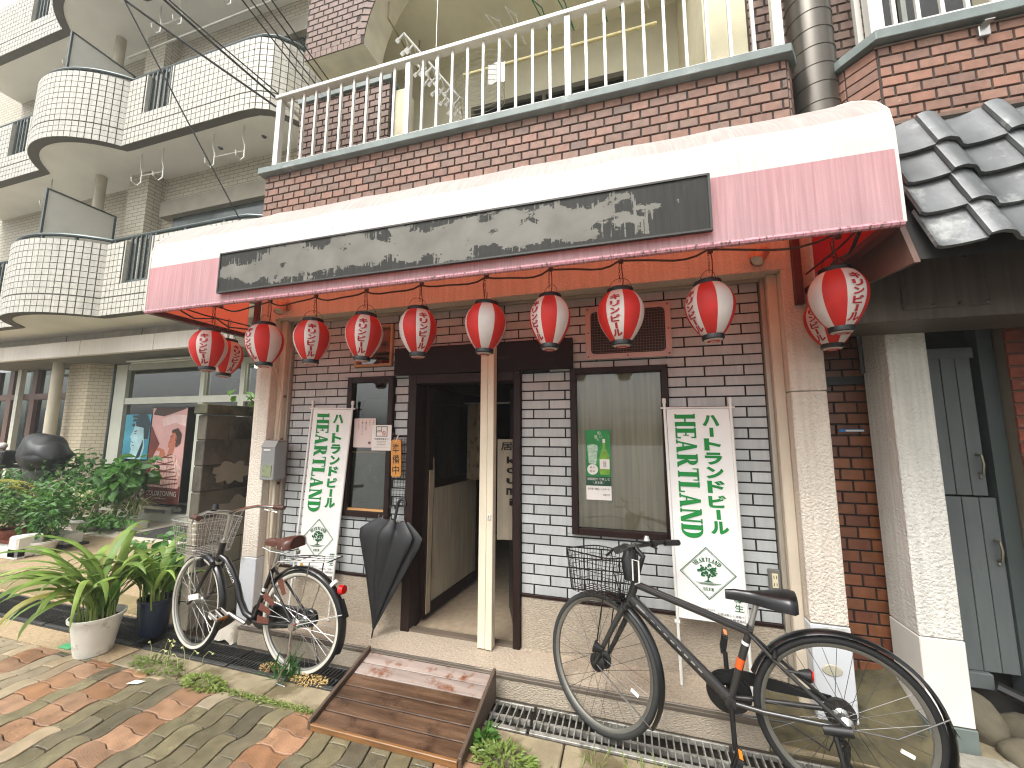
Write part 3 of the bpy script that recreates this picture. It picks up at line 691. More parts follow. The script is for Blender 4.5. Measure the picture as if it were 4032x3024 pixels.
# clothes drying things on the balcony -----------------------------------------
m_pl = M('white_plastic', '#d8d6cf', .4); m_grn = M('green_plastic', '#1f6b4f', .4, var=.1); m_wire = M('pale_wire', '#b9b7ad', .4, metal=.4)
MB().tube([(-1.5, 3.3, 5.15), (.35, 3.3, 5.15)], .014, 8).build('drying_pole', M('drying_pole', '#c9bb84', .45), None)
tag(bpy.data.objects['drying_pole'], 'long pale drying pole hung across the balcony', 'pole')
def hanger(x, y, z, mat, label, rot, w_=.38):
    t = thing('clothes_hanger', label, 'hanger', (x, y, z-.2), 'clothes hangers on the balcony pole')
    c, s_ = math.cos(rot), math.sin(rot)
    f = lambda a, b: (x+a*c, y+a*s_, z+b)
    MB().tube([f(0, 0), f(.02, .03), f(.0, .055), f(-.02, .04)], .003, 5).build('hook', m_wire, t)
    MB().tube([f(0, 0), f(w_/2, -.11), f(-w_/2, -.11)], .005, 6, closed=True).build('body', mat, t)
for i, (x, mt, nm, rr) in enumerate(((-1.02, m_pl, 'white', 1.2), (-.86, m_pl, 'white', 1.35), (-.62, m_grn, 'dark green', 1.3), (-.42, m_grn, 'dark green', 1.25), (-.12, m_grn, 'dark green', 1.3), (.02, m_grn, 'dark green', 1.35), (.22, m_wire, 'wire', 1.25))):
    hanger(x, 3.0, 5.28, mt, f'{nm} clothes hanger on the balcony pole, {["first","second","third","fourth","fifth","sixth","seventh"][i]} from the left', rr)
def peg_frame(x, y, z, label, tilt):
    t = thing('peg_hanger', label, 'peg hanger', (x, y, z-.2))
    T = Matrix.Translation((x, y, z)) @ Matrix.Rotation(tilt, 4, 'Y') @ Matrix.Rotation(.5, 4, 'Z')
    f = MB(); W2, D2 = .34, .20
    f.tube([(-W2, -D2, 0), (W2, -D2, 0), (W2, D2, 0), (-W2, D2, 0)], .010, 6, closed=True, T=T)
    for i in range(1, 6): a_ = lerp(-W2, W2, i/6); f.tube([(a_, -D2, 0), (a_, D2, 0)], .006, 6, T=T)
    f.build('frame', m_pl, t)
    f = MB()
    for i in range(7):
        for j in range(3):
            a_, b_ = lerp(-W2, W2, i/6), lerp(-D2, D2, j/2); f.box(a_-.006, a_+.006, b_-.01, b_+.01, -.07, -.008, T); f.box(a_-.016, a_+.016, b_-.004, b_+.004, -.10, -.062, T)
    f.build('pegs', m_pl, t, kind='stuff')
    MB().tube([T @ Vector((0, 0, 0)), (x, y, 6.05)], .003, 5).build('chain', m_wire, t)
peg_frame(-1.66, 3.02, 4.90, 'white plastic peg hanger folded sideways on the balcony', R(48))
t = thing('wire_peg_rack', 'round wire drying rack with a cloth hanging inside the balcony', 'drying rack', (-1.15, 3.25, 4.4))
f = MB()
for i in range(10): f.tube(arc((0, 0), .23, 200, 520, 20, lambda a_, b_, i=i: (-1.22+a_*1.05, 3.05+b_*.5, 4.50+i*.05+.08*a_)), .0025, 4)
f.build('wires', m_wire, t)
MB().grid(lambda u, v: (-1.12+u*.16, 3.0+.01*math.sin(u*9), 4.66+v*.2), 8, 2).build('cloth', M('white_cloth', '#c9c9c2', .9, var=.05), t)
# ================================================================== AWNING
aw = thing('awning', 'faded pink and white fabric awning with a weathered black name panel', 'awning', (-1.07, 2.63, 2.4))
AX0, AX1, AYF = -3.20, 1.064, 1.83
PROF = [(1.83, 2.377), (1.829, 2.53), (1.83, 2.69), (1.832, 2.79), (1.85, 2.88), (1.913, 2.965), (1.994, 3.04), (2.09, 3.12), (2.2, 3.195), (2.33, 3.27), (2.5, 3.35), (2.60, 3.385)]
def prof_at(t):
    i = min(int(t), len(PROF)-2); return vl(PROF[i], PROF[i+1], t-i)
def fabric(name, outer, inner_tr, streak=.12, tf=.5, grime='#7d7468'):
    mt = bpy.data.materials.new(name); mt.use_nodes = True; n = mt.node_tree; N = n.nodes; L = n.links
    b = N['Principled BSDF']; out = N['Material Output']; b.inputs['Roughness'].default_value = .75; b.inputs['Specular IOR Level'].default_value = .2
    g = N.new('ShaderNodeNewGeometry')
    mp = N.new('ShaderNodeMapping'); mp.inputs['Scale'].default_value = (40, 3, 1.0); L.new(g.outputs['Position'], mp.inputs[0])
    no = N.new('ShaderNodeTexNoise'); no.inputs['Scale'].default_value = 2.2; no.inputs['Detail'].default_value = 6; L.new(mp.outputs[0], no.inputs[0])
    mr = N.new('ShaderNodeMapRange'); mr.inputs[1].default_value = .3; mr.inputs[2].default_value = .75; mr.inputs[3].default_value = 1.06; mr.inputs[4].default_value = 1-streak*1.6; L.new(no.outputs[0], mr.inputs[0])
    n2 = N.new('ShaderNodeTexNoise'); n2.inputs['Scale'].default_value = 1.6; n2.inputs['Detail'].default_value = 5; L.new(g.outputs['Position'], n2.inputs[0])
    m2 = N.new('ShaderNodeMapRange'); m2.inputs[1].default_value = .35; m2.inputs[2].default_value = .7; m2.inputs[3].default_value = 1.05; m2.inputs[4].default_value = .9; L.new(n2.outputs[0], m2.inputs[0])
    mu = N.new('ShaderNodeMath'); mu.operation = 'MULTIPLY'; L.new(mr.outputs[0], mu.inputs[0]); L.new(m2.outputs[0], mu.inputs[1])
    sc_ = N.new('ShaderNodeVectorMath'); sc_.operation = 'SCALE'; sc_.inputs[0].default_value = H(outer); L.new(mu.outputs[0], sc_.inputs['Scale'])
    # two-sided cloth: red backing
    mx = N.new('ShaderNodeMix'); mx.data_type = 'RGBA'; L.new(g.outputs['Backfacing'], mx.inputs[0]); L.new(sc_.outputs[0], mx.inputs[6]); mx.inputs[7].default_value = (*H('#c8142a'), 1)
    L.new(mx.outputs[2], b.inputs['Base Color'])
    tr = N.new('ShaderNodeBsdfTranslucent'); tr.inputs[0].default_value = (*inner_tr, 1)
    ms = N.new('ShaderNodeMixShader'); ms.inputs[0].default_value = tf; L.new(b.outputs[0], ms.inputs[1]); L.new(tr.outputs[0], ms.inputs[2]); L.new(ms.outputs[0], out.inputs[0])
    bp = N.new('ShaderNodeBump'); bp.inputs['Strength'].default_value = .25; bp.inputs['Distance'].default_value = .003
    n3 = N.new('ShaderNodeTexNoise'); n3.inputs['Scale'].default_value = 220; L.new(g.outputs['Position'], n3.inputs[0]); L.new(n3.outputs[0], bp.inputs['Height']); L.new(bp.outputs[0], b.inputs['Normal'])
    return mt
RED_T = (1.0, .22, .10)
m_fw = fabric('awning_white', '#e0dcd7', RED_T, .10, .24)
m_fp = fabric('awning_pink', '#d0adb0', RED_T, .20, .34)
m_ft = fabric('awning_top_grimy', '#c9c6bf', RED_T, .16, .42)
ribs = [AX0, -2.72, -2.36, -1.66, -1.12, -.56, .02, .50, AX1]
def sag(x):
    for a, b in zip(ribs, ribs[1:]):
        if a <= x <= b: t = (x-a)/(b-a); return 4*t*(1-t)
    return 0
def aw_pt(x, t, s=1.):
    y, z = prof_at(t); k = sag(x)
    q = .011*k*s*min(1, max(0, (t-2)/2))*max(0, 1-(t-3)/9)
    ny, nz = -.7, .7
    return (x, y-ny*q*.6 if t < 4 else y-ny*q, z-nz*q)
NX = 72
xs = sorted(set([round(lerp(AX0, AX1, i/NX), 4) for i in range(NX+1)]+ribs))
def strip(t0, t1, nt_):
    mb = MB(); n = len(xs)
    V = [aw_pt(x, lerp(t0, t1, j/nt_)) for j in range(nt_+1) for x in xs]
    return mb.add(V, [(j*n+i, j*n+i+1, (j+1)*n+i+1, (j+1)*n+i) for j in range(nt_) for i in range(n-1)])
strip(0, 2, 4).build('pink_valance', m_fp, aw, smooth=True, ang=60)
strip(2, 4, 4).build('white_band', m_fw, aw, smooth=True, ang=60)
strip(4, 11, 14).build('top_cloth', m_ft, aw, smooth=True, ang=60)
for x, s_ in ((AX0, 1), (AX1, -1)):
    pts = PROF+[(2.60, 2.377)]; V = [(x, y, z) for y, z in pts]
    f = tuple(range(len(pts))) if s_ < 0 else tuple(range(len(pts)))[::-1]
    MB().add(V, [f[::-1]]).build('side_cloth', m_fp, aw)
for x in ribs[1:-1]:
    sm = MB(); sm.tube([aw_pt(x, t*.5) for t in range(5, 22)], .0018, 5); sm.build('seam', M('seam_tape', '#cdb9b4', .8), aw)
# piping, hem and steel frame
m_hem = M('awning_hem', '#b98088', .6, var=.3, vs=40, stretch=(3, 1, 1), dirt='#4c4038', dirt_s=30, dirt_t=.5)
MB().tube([(AX0, AYF+.008, 2.376), (AX1, AYF+.008, 2.376)], .014, 8).build('front_hem', m_hem, aw, smooth=True)
for x in (AX0, AX1): MB().tube([(x, y, z) for y, z in PROF], .006, 6).build('edge_piping', M('pale_piping', '#d8d2c4', .6), aw, smooth=True)
m_fr = M('rust_red_frame', '#5a2a26', .55, metal=.3, var=.25, vs=14, dirt='#3a2a22', dirt_s=10, dirt_t=.55)
for x, d in ((AX0, .012), (AX1, -.012)):
    MB().box(x+min(0, d*4), x+max(0, d*4), 1.845, 2.625, 2.366, 2.40).build('side_bar', m_fr, aw, bevel=.003)
    MB().box(x+d*7-.02, x+d*7+.02, 2.592, 2.629, 2.30, 3.3).build('wall_bracket', m_fr, aw, bevel=.002)
MB().box(AX0+.02, AX1-.02, 1.845, 1.875, 2.40, 2.43).build('front_bar', m_fr, aw)
for x in ribs[1:-1]: MB().tube([(x, 1.86, 2.42), (x, 1.86, 2.80), (x, 2.1, 3.08), (x, 2.59, 3.36)], .012, 6).build('rib', m_fr, aw)
for x in (AX0+.05, AX1-.05):
    MB().tube([(x, 1.87, 2.47), (x, 2.2, 2.455), (x, 2.58, 2.47)], .006, 5).build('side_wire', m_fr, aw)
# name panel: black film, peeled to grey
pn = bpy.data.materials.new('weathered_panel_film'); pn.use_nodes = True; n = pn.node_tree; N = n.nodes; L = n.links
b = N['Principled BSDF']; b.inputs['Roughness'].default_value = .6; b.inputs['Specular IOR Level'].default_value = .2
g = N.new('ShaderNodeNewGeometry'); sp = N.new('ShaderNodeSeparateXYZ'); L.new(g.outputs['Position'], sp.inputs[0])
def mth(op, a, b_=None, c=None):
    q = N.new('ShaderNodeMath'); q.operation = op
    for i, v in enumerate((a, b_, c)):
        if v is None: continue
        if hasattr(v, 'links'): L.new(v, q.inputs[i])
        else: q.inputs[i].default_value = v
    return q.outputs[0]
mp = N.new('ShaderNodeMapping'); mp.inputs['Scale'].default_value = (3.2, 1, 5); L.new(g.outputs['Position'], mp.inputs[0])
n1 = N.new('ShaderNodeTexNoise'); n1.inputs['Scale'].default_value = 1.6; n1.inputs['Detail'].default_value = 9; n1.inputs['Roughness'].default_value = .62; L.new(mp.outputs[0], n1.inputs[0])
mp2 = N.new('ShaderNodeMapping'); mp2.inputs['Scale'].default_value = (26, 1, 1.6); L.new(g.outputs['Position'], mp2.inputs[0])
n2 = N.new('ShaderNodeTexNoise'); n2.inputs['Scale'].default_value = 3; n2.inputs['Detail'].default_value = 4; L.new(mp2.outputs[0], n2.inputs[0])
cx_ = mth('ABSOLUTE', mth('SUBTRACT', sp.outputs['X'], -1.20)); dx_ = mth('MAXIMUM', mth('SUBTRACT', cx_, 1.0), 0.)
cz_ = mth('ABSOLUTE', mth('SUBTRACT', sp.outputs['Z'], 2.565)); dz_ = mth('MAXIMUM', mth('SUBTRACT', cz_, .03), 0.)
val = mth('SUBTRACT', mth('ADD', n1.outputs[0], .10), mth('ADD', mth('MULTIPLY', dx_, .42), mth('MULTIPLY', dz_, 2.4)))
stk = mth('MULTIPLY', mth('GREATER_THAN', n2.outputs[0], .585), .075)
mask = N.new('ShaderNodeMapRange'); mask.inputs[1].default_value = .465; mask.inputs[2].default_value = .485; L.new(mth('ADD', val, stk), mask.inputs[0])
n3 = N.new('ShaderNodeTexNoise'); n3.inputs['Scale'].default_value = 6; n3.inputs['Detail'].default_value = 6; L.new(g.outputs['Position'], n3.inputs[0])
gr = N.new('ShaderNodeMix'); gr.data_type = 'RGBA'; L.new(n3.outputs[0], gr.inputs[0]); gr.inputs[6].default_value = (*H('#4f4d47'), 1); gr.inputs[7].default_value = (*H('#86837a'), 1)
bl = N.new('ShaderNodeMix'); bl.data_type = 'RGBA'; L.new(n2.outputs[0], bl.inputs[0]); bl.inputs[6].default_value = (*H('#1d1d1a'), 1); bl.inputs[7].default_value = (*H('#3a3934'), 1)
mx = N.new('ShaderNodeMix'); mx.data_type = 'RGBA'; L.new(mask.outputs[0], mx.inputs[0]); L.new(bl.outputs[2], mx.inputs[6]); L.new(gr.outputs[2], mx.inputs[7]); L.new(mx.outputs[2], b.inputs['Base Color'])
MB().box(-2.50, .372, 1.806, 1.822, 2.436, 2.694).build('name_panel', pn, aw, bevel=.002)
MB().box(-2.506, .378, 1.800, 1.822, 2.690, 2.699).box(-2.506, .378, 1.800, 1.822, 2.431, 2.439).box(-2.508, -2.498, 1.8015, 1.822, 2.432, 2.698).box(.370, .380, 1.8015, 1.822, 2.432, 2.698).build('panel_edge', M('panel_edge', '#3c3b37', .4, metal=.3), aw)

# ================================================================== LANTERNS
m_lr = M('lantern_red', '#cf2a22', .6, var=.10, vs=14, rnd=.10, trans=('#e0302a', .25))
m_lw = M('lantern_white', '#ddd3cb', .6, var=.09, vs=9, rnd=.06, trans=('#efe3dd', .25))
m_lk = M('lantern_black', '#0b0b0b', .45, var=.1)
m_lt = M('lantern_letter', '#a3141f', .6, var=0)
HB = .300
def lrad(t):   # t 0 bottom .. 1 top of the paper body
    a = .050+(.117-.050)*math.sin(min(1, t/.60)*PI/2)**.85 if t < .60 else .062+(.117-.062)*math.cos((t-.60)/.40*PI/2)**.72
    return a
ZB0, ZB1 = .024, .282
NR = 30; SEG = 48
body = MB(); V = []; rr = []
for i in range(NR*2+1):
    t = i/(NR*2); r_ = lrad(t)*(1.0 if i % 2 == 0 else .978)
    rr.append((r_, lerp(ZB0, ZB1, t)))
for r_, z in rr:
    for j in range(SEG): an = 2*PI*(j-3)/SEG-PI/2; V.append((r_*math.cos(an), r_*math.sin(an), z))
F = []; MI = []
for i in range(NR*2):
    for j in range(SEG): F.append((i*SEG+j, i*SEG+(j+1) % SEG, (i+1)*SEG+(j+1) % SEG, (i+1)*SEG+j)); MI.append((j//6) % 2)
body.v = V; body.f = F; body.mi = MI
me_body = body.mesh('lantern_body', [m_lw, m_lr], smooth=True, ang=80)
me_top = MB().lathe([(.045, .278), (.064, .278), (.066, .284), (.066, .298), (.062, .302), (.050, .302), (.048, .290)], 28).mesh('top_ring', m_lk, smooth=True)
me_bot = MB().lathe([(.040, .028), (.050, .026), (.0515, .020), (.0515, .004), (.048, 0), (.041, 0)], 28).mesh('bottom_ring', m_lk, smooth=True)
bp_ = MB(); bp_.lathe([(.046, .006), (.040, -.004), (.0005, -.006)], 24); me_base = bp_.mesh('base_disc', m_lw, smooth=True)
bp_ = MB(); bp_.lathe([(.030, -.0085), (.018, -.0095)], 24); me_mark = bp_.mesh('base_mark', m_lr)
hp = MB().tube([(.060*math.cos(R(a)), 0, .298+.062*math.sin(R(a))) for a in range(0, 181, 15)], .0015, 5); me_hoop = hp.mesh('hoop', M('hoop_wire', '#3c372f', .4, metal=.7))
ch_ = MB()
for i in range(7):
    z = .355+i*.018
    pts = [(.0045*math.cos(a), 0, z+.011*math.sin(a)) for a in [2*PI*k/8 for k in range(8)]]
    if i % 2: pts = [(p[1], p[0], p[2]) for p in pts]
    ch_.tube(pts, .0013, 4, closed=True)
me_chain = ch_.mesh('chain', M('chain_steel', '#4a443b', .4, metal=.7))
me_cord = MB().tube([(.012, .0, .30), (.018, .004, .35), (.012, .01, .41), (.008, .004, .475)], .003, 6).mesh('cord', M('red_cord', '#6b2320', .6))
lt = MB()
def lfn(side):
    def f(u, v):
        t = (v-ZB0)/(ZB1-ZB0); r_ = lrad(min(1, max(0, t)))+.0018; an = -PI/2+u/r_*1.0+side*PI
        return (r_*math.cos(an), r_*math.sin(an), v)
    return f
word = [('キ', 0), ('リ', 0), ('ン', 0), ('ビ', 0), ('ー', 1), ('ル', 0)]
me_let = []
for side in (0, 1):
    lt = MB(); z = .250; hs_ = [.038, .036, .036, .038, .031, .036]
    for (chh, rot), h_ in zip(word, hs_):
        put(lt, chh, lfn(side), 0, z-h_/2, w=.050 if not rot else .013, h=h_-.004, off=.045, rot=rot); z -= h_
    me_let.append(lt.mesh('lettering', m_lt))
order = ['leftmost', 'second', 'third']
LAN = [ # x, y, z of bottom, turn of the lettering towards the right
 (-2.865, 2.05, 1.985, -16, 'striped paper lantern leftmost in front of the awning side bar, lettering facing left'),
 (-3.115, 2.36, 1.996, 35, 'striped paper lantern half hidden behind the leftmost one'),
 (-2.406, 2.1, 2.003, -53, 'striped paper lantern in front of the left pillar'),
 (-2.012, 2.1, 2.003, -2, 'striped paper lantern just right of the left pillar'),
 (-1.613, 2.1, 2.003, -7, 'striped paper lantern in front of the small high window'),
 (-1.214, 2.1, 2.008, 16, 'striped paper lantern at the left end of the header board'),
 (-.785, 2.1, 2.005, 92, 'striped paper lantern above the door post, no lettering in view'),
 (-.403, 2.1, 2.010, -48, 'striped paper lantern at the right end of the header board'),
 (-.022, 2.1, 2.005, -14, 'striped paper lantern in front of the vent grille'),
 (.413, 2.1, 2.008, -50, 'striped paper lantern right of the vent grille, above the large banner'),
 (.955, 2.13, 2.016, 41, 'largest striped paper lantern at the right corner of the awning'),
 (1.072, 2.50, 2.010, -37, 'striped paper lantern half hidden behind the right corner one')]
for (x, y, z, tn, lab) in LAN:
    t = thing('paper_lantern', lab, 'lantern', (x, y, z), 'striped paper lanterns hung under the awning')
    face = math.atan2(0-x, 0+y); an = face+R(tn)      # camera side plus the turn seen in the photo
    ang = math.atan2(-x, -(-y)); ang = math.atan2(-x, y)
    T = Matrix.Translation((x, y, z)) @ Matrix.Rotation(ang+R(tn), 4, 'Z')
    tilt = Matrix.Rotation(random.uniform(-.05, .05), 4, 'X') @ Matrix.Rotation(random.uniform(-.05, .05), 4, 'Y') @ Matrix.Diagonal((random.uniform(.965, 1.03), random.uniform(.965, 1.03), random.uniform(.985, 1.015), 1))
    for nm, me in (('body', me_body), ('top_ring', me_top), ('bottom_ring', me_bot), ('base_disc', me_base), ('base_mark', me_mark), ('hoop', me_hoop), ('chain', me_chain), ('cord', me_cord), ('lettering', me_let[0]), ('lettering', me_let[1])):
        o = obj(nm, me, None)
        o.matrix_world = T @ (tilt if nm not in ('chain', 'cord') else Matrix.Identity(4))
        if nm == 'body': bod = o
        if nm == 'lettering': o.parent = bod; o.matrix_parent_inverse = (T @ tilt).inverted()
        else: o.parent = t; o.matrix_parent_inverse = Matrix.Translation((x, y, z)).inverted()
# supply cable and taut wire along the row
m_cab = M('black_cable', '#2b2723', .5, var=.2)
row = [l for l in LAN if abs(l[1]-2.1) < .06]
pts = [(-3.12, 1.93, 2.455)]
xs_ = [-2.865, -2.406, -2.012, -1.613, -1.214, -.785, -.403, -.022, .413, .955]
for a, b in zip(xs_, xs_[1:]):
    for i in range(8):
        t_ = i/8; pts.append((lerp(a, b, t_), 2.1+.006*math.sin(9*t_), 2.470-.05*math.sin(PI*t_)*(.5+.5*abs(math.sin(a*7)))+.012*math.sin(2*PI*t_+a)))
pts.append((1.0, 2.0, 2.47))
cb = thing('lantern_cable', 'sagging black supply cable with lamp holders strung along the lanterns', 'cable', (-1, 2.1, 2.4))
MB().tube(pts, .0055, 6).build('cable', m_cab, cb)
MB().tube([(AX0+.04, 1.95, 2.475), (-2.6, 2.1, 2.478), (.9, 2.1, 2.478), (AX1-.04, 1.98, 2.48)], .0015, 4).build('wire', M('taut_wire', '#7a6a58', .4, metal=.6), cb)
for x in xs_: MB().lathe([(.012, 0), (.014, .012), (.012, .03), (.006, .036)], 10, (x+.01, 2.1, 2.455), cap0=True).build('lamp_holder', M('holder', '#4a4038', .5), cb)
MB().tube([(-3.13, 1.93, 2.46), (-3.12, 2.1, 2.40), (-3.1, 2.25, 2.44), (-3.11, 2.36, 2.40), (-3.1, 2.5, 2.42), (-3.09, 2.6, 2.43)], .006, 6).build('side_cable', m_cab, cb)
MB().tube([(1.0, 1.95, 2.47), (1.02, 2.13, 2.39), (1.03, 2.3, 2.42), (1.03, 2.45, 2.38), (1.04, 2.55, 2.42), (1.045, 2.6, 2.36)], .009, 6).build('side_cable', m_cab, cb)
for a in ((-3.115, 2.36, 2.30), (-2.865, 2.05, 2.29), (.955, 2.13, 2.33), (1.072, 2.50, 2.32)): MB().tube([a, (a[0]*.99, a[1], 2.46)], .002, 4).build('tie', m_cab, cb)
# spotlights fixed under the beam
m_spot = M('spot_body', '#b9947c', .4, metal=.2, var=.08); 
for (x, z, dx, lab) in ((-2.80, 2.60, .25, 'small spotlight under the beam near the left pillar'), (.78, 2.60, -.5, 'small spotlight under the beam near the right pillar')):
    t = thing('spotlight', lab, 'spotlight', (x, 2.6, z))
    ax = Vector((dx, -.45, -.75)).normalized(); q = ax.to_track_quat('Z', 'Y').to_matrix().to_4x4()
    T = Matrix.Translation((x, 2.555, z)) @ q
    MB().lathe([(.02, -.05), (.036, -.045), (.038, 0), (.038, .055), (.034, .058)], 20, T=T, cap0=True).build('body', m_spot, t, smooth=True)
    MB().lathe([(.034, .05), (.001, .048)], 20, T=T).build('lens', M('spot_lens', '#c9c4b4', .15), t)
    MB().tube([(x, 2.63, z+.03), (x, 2.59, z+.035), (x, 2.56, z+.005)], .008, 6).build('arm', m_spot, t)
    MB().lathe([(.04, 0), (.04, .012), (.02, .016)], 16, T=Matrix.Translation((x, 2.63, z+.03)) @ Matrix.Rotation(PI/2, 4, 'X'), cap1=True).build('mount', m_spot, t)
# ================================================================== BANNERS
m_cloth = M('banner_cloth', '#ebeae5', .8, var=.03, vs=6, trans=('#e6e2da', .12))
m_green = M('banner_green', '#0a7d33', .75, var=.03)
m_greend = M('banner_dark_green', '#14572e', .75, var=.03)
m_polew = M('white_pole', '#d9d8d2', .4, var=.04)
def banner(label, P00, P10, P01, P11, legs, seed):
    """P00 bottom-left .. P11 top-right; prints through fn(u,v), u 0..1, v 0..1"""
    t = thing('nobori_banner', label, 'banner', ((P00[0]+P10[0])/2, P00[1], .118))
    rs = random.Random(seed)
    def fn0(u, v): return vl(vl(P00, P10, u), vl(P01, P11, u), v)
    def fn(u, v, d=0.):
        p = fn0(u, v); k = .006*math.sin(v*9+seed)+.004*math.sin(u*6+v*5+seed*2)
        return (p[0], p[1]+k*math.sin(PI*min(1, max(0, u)))-d, p[2])
    c = MB().grid(lambda u, v: fn(u, v), 12, 40)
    ck = c.build('cloth', m_cloth, t, smooth=True)
    Hh = (Vector(P01)-Vector(P00)).length; Wd = (Vector(P11)-Vector(P01)).length
    pr = MB(); f1 = lambda u, v: fn(u, v, .0035)
    # katakana column
    v = .972; cells = [('ハ', .062, 0), ('ー', .050, 1), ('ト', .066, 0), ('ラ', .066, 0), ('ン', .064, 0), ('ド', .066, 0), ('ビ', .066, 0), ('ー', .050, 1), ('ル', .066, 0)]
    for ch, h_, rot in cells:
        put(pr, ch, f1, .70, v-h_/2, w=.27 if not rot else .065, h=h_*.90, off=.05, rot=rot); v -= h_*1.045
    # serif word turned a quarter clockwise, running down
    Lw = serif_len('HEARTLAND', .07)
    def fs(tt, y, k): return fn(.125+y*.33, .975-tt/Lw*.605, .0035+.00012*k)
    serif(pr, 'HEARTLAND', fs, .07)
    pr.build('large_lettering', m_green, ck)
    # emblem: diamond, word round the tree, tree, second word
    em = MB(); cu, cv, du, dv = .47, .215, .41, .41*Wd/Hh*1.0
    def dia(r0, r1, d):
        for i in range(4):
            a0, a1 = PI/2*i, PI/2*(i+1)
            P = [(cu+du*r*math.cos(a), cv+dv*r*math.sin(a)) for r, a in ((r0, a0), (r0, a1), (r1, a1), (r1, a0))]
            em.add([fn(a_, b_, d) for a_, b_ in P], [(0, 1, 2, 3)])
    dia(1.0, .965, .003); dia(.935, .92, .003)
    asp = dv/du
    # word on an arc
    Ln = serif_len('HEARTLAND', .1); hh = .19
    def fa(tt, y, k):
        an = R(142)-R(104)*(tt/Ln); rad = .50+y*hh; return fn(cu+du*rad*math.cos(an)*.98, cv+dv*(rad*math.sin(an)*.86), .003+.0001*k)
    serif(em, 'HEARTLAND', fa, .1)
    Lb = serif_len('BEER', .1) if False else None
    x = -.19
    for ch in 'BEER':
        wd, ps = SERIF[ch]
        for k, p in enumerate(ps): em.add([fn(cu+du*(x+a_*.105), cv+dv*(-.66+b_*.12), .003+.0001*k) for a_, b_ in p], [tuple(range(len(p)))])
        x += wd*.105+.012
    # tree
    poly(em, [(cu-.02*du, cv-.30*dv), (cu+.03*du, cv-.30*dv), (cu+.02*du, cv+.05*dv), (cu-.01*du, cv+.05*dv)], lambda u, v: fn(u, v, .003))
    poly(em, [(cu-.16*du, cv-.33*dv), (cu+.18*du, cv-.33*dv), (cu+.04*du, cv-.27*dv), (cu-.03*du, cv-.27*dv)], lambda u, v: fn(u, v, .0031))
    for i in range(60):
        a_, r_ = rs.uniform(0, 2*PI), math.sqrt(rs.random())
        disc(em, cu+du*(.01+r_*.33*math.cos(a_)), cv+dv*(.10+r_*.26*math.sin(a_)), du*rs.uniform(.03, .06), dv*rs.uniform(.025, .05), lambda u, v, i=i: fn(u, v, .0032+.00004*i), 7)
    for i in range(7): poly(em, [(cu+du*(-.45+i*.03), cv-dv*(.36+i*.012)), (cu+du*(.48-i*.05), cv-dv*(.352+i*.012)), (cu+du*(.48-i*.05), cv-dv*(.360+i*.012)), (cu+du*(-.45+i*.03), cv-dv*(.366+i*.012))], lambda u, v, i=i: fn(u, v, .003+.0001*i))
    em.build('emblem', m_greend, ck)
    sm = MB(); f2 = lambda u, v: fn(u, v, .003)
    put(sm, '樽', f2, .875, .115, w=.13, h=.034, off=.01); put(sm, '生', f2, .875, .078, w=.12, h=.032, off=.01)
    put(sm, 'tarunama', f2, .962, .098, w=.035, h=.072, rot=1)
    sm.build('small_lettering', m_greend, ck)
    k_ = MB(); put(k_, '生ビールは20歳を過ぎてから', f2, .34, .052, w=.40, h=.011); put(k_, 'お酒は楽しく適量で。', f2, .76, .040, w=.38, h=.011); put(k_, 'ビール株式会社', f2, .80, .022, w=.30, h=.012, off=.01)
    k_.build('fine_print', M('print_black', '#2b2b28', .8, var=0), ck)
    s_ = MB(); disc(s_, .11, .055, .042, .012, f2, 16); s_.build('seal', M('print_gold', '#b98a25', .7, var=0), ck)
    # poles
    for (u, foot) in ((0, legs[0]), (1, legs[1])):
        top = Vector(fn0(u, 1.03)); top.x += (-.012 if u == 0 else .012)
        pk = MB().tube([foot, tuple(top)], .009, 10).build('pole', m_polew, t, smooth=True)
        MB().lathe([(.011, 0), (.0125, .004), (.0125, .03), (.008, .034)], 10, tuple(top), cap1=True).build('pole_cap', m_polew, pk, smooth=True)
    a_, b_ = Vector(fn0(-.10, 1.006)), Vector(fn0(1.10, 1.006)); MB().tube([tuple(a_), tuple(b_)], .006, 8).build('cross_bar', m_polew, t)
    for u in (.03, .97): MB().tube([fn(u, .995), tuple(Vector(fn0(u, 1.006)))], .004, 5).build('tie', m_polew, t)
    a_ = Vector(fn0(-.06, -.02)); b_ = Vector(fn0(.02, -.02)); MB().tube([tuple(a_), tuple(b_)], .012, 8).build('clip', m_polew, t)
banner('green and white vertical banner behind the black bicycle saddle', (-2.60, 2.715, .42), (-2.235, 2.715, .435), (-2.555, 2.735, 1.745), (-2.18, 2.735, 1.735), ((-2.64, 2.70, .12), (-2.255, 2.70, .12)), 1)
banner('green and white vertical banner behind the grey bicycle, right of the window', (.246, 2.66, .475), (.62, 2.65, .468), (.236, 2.715, 1.705), (.594, 2.715, 1.705), ((.246, 2.64, .12), (.605, 2.63, .12)), 2)

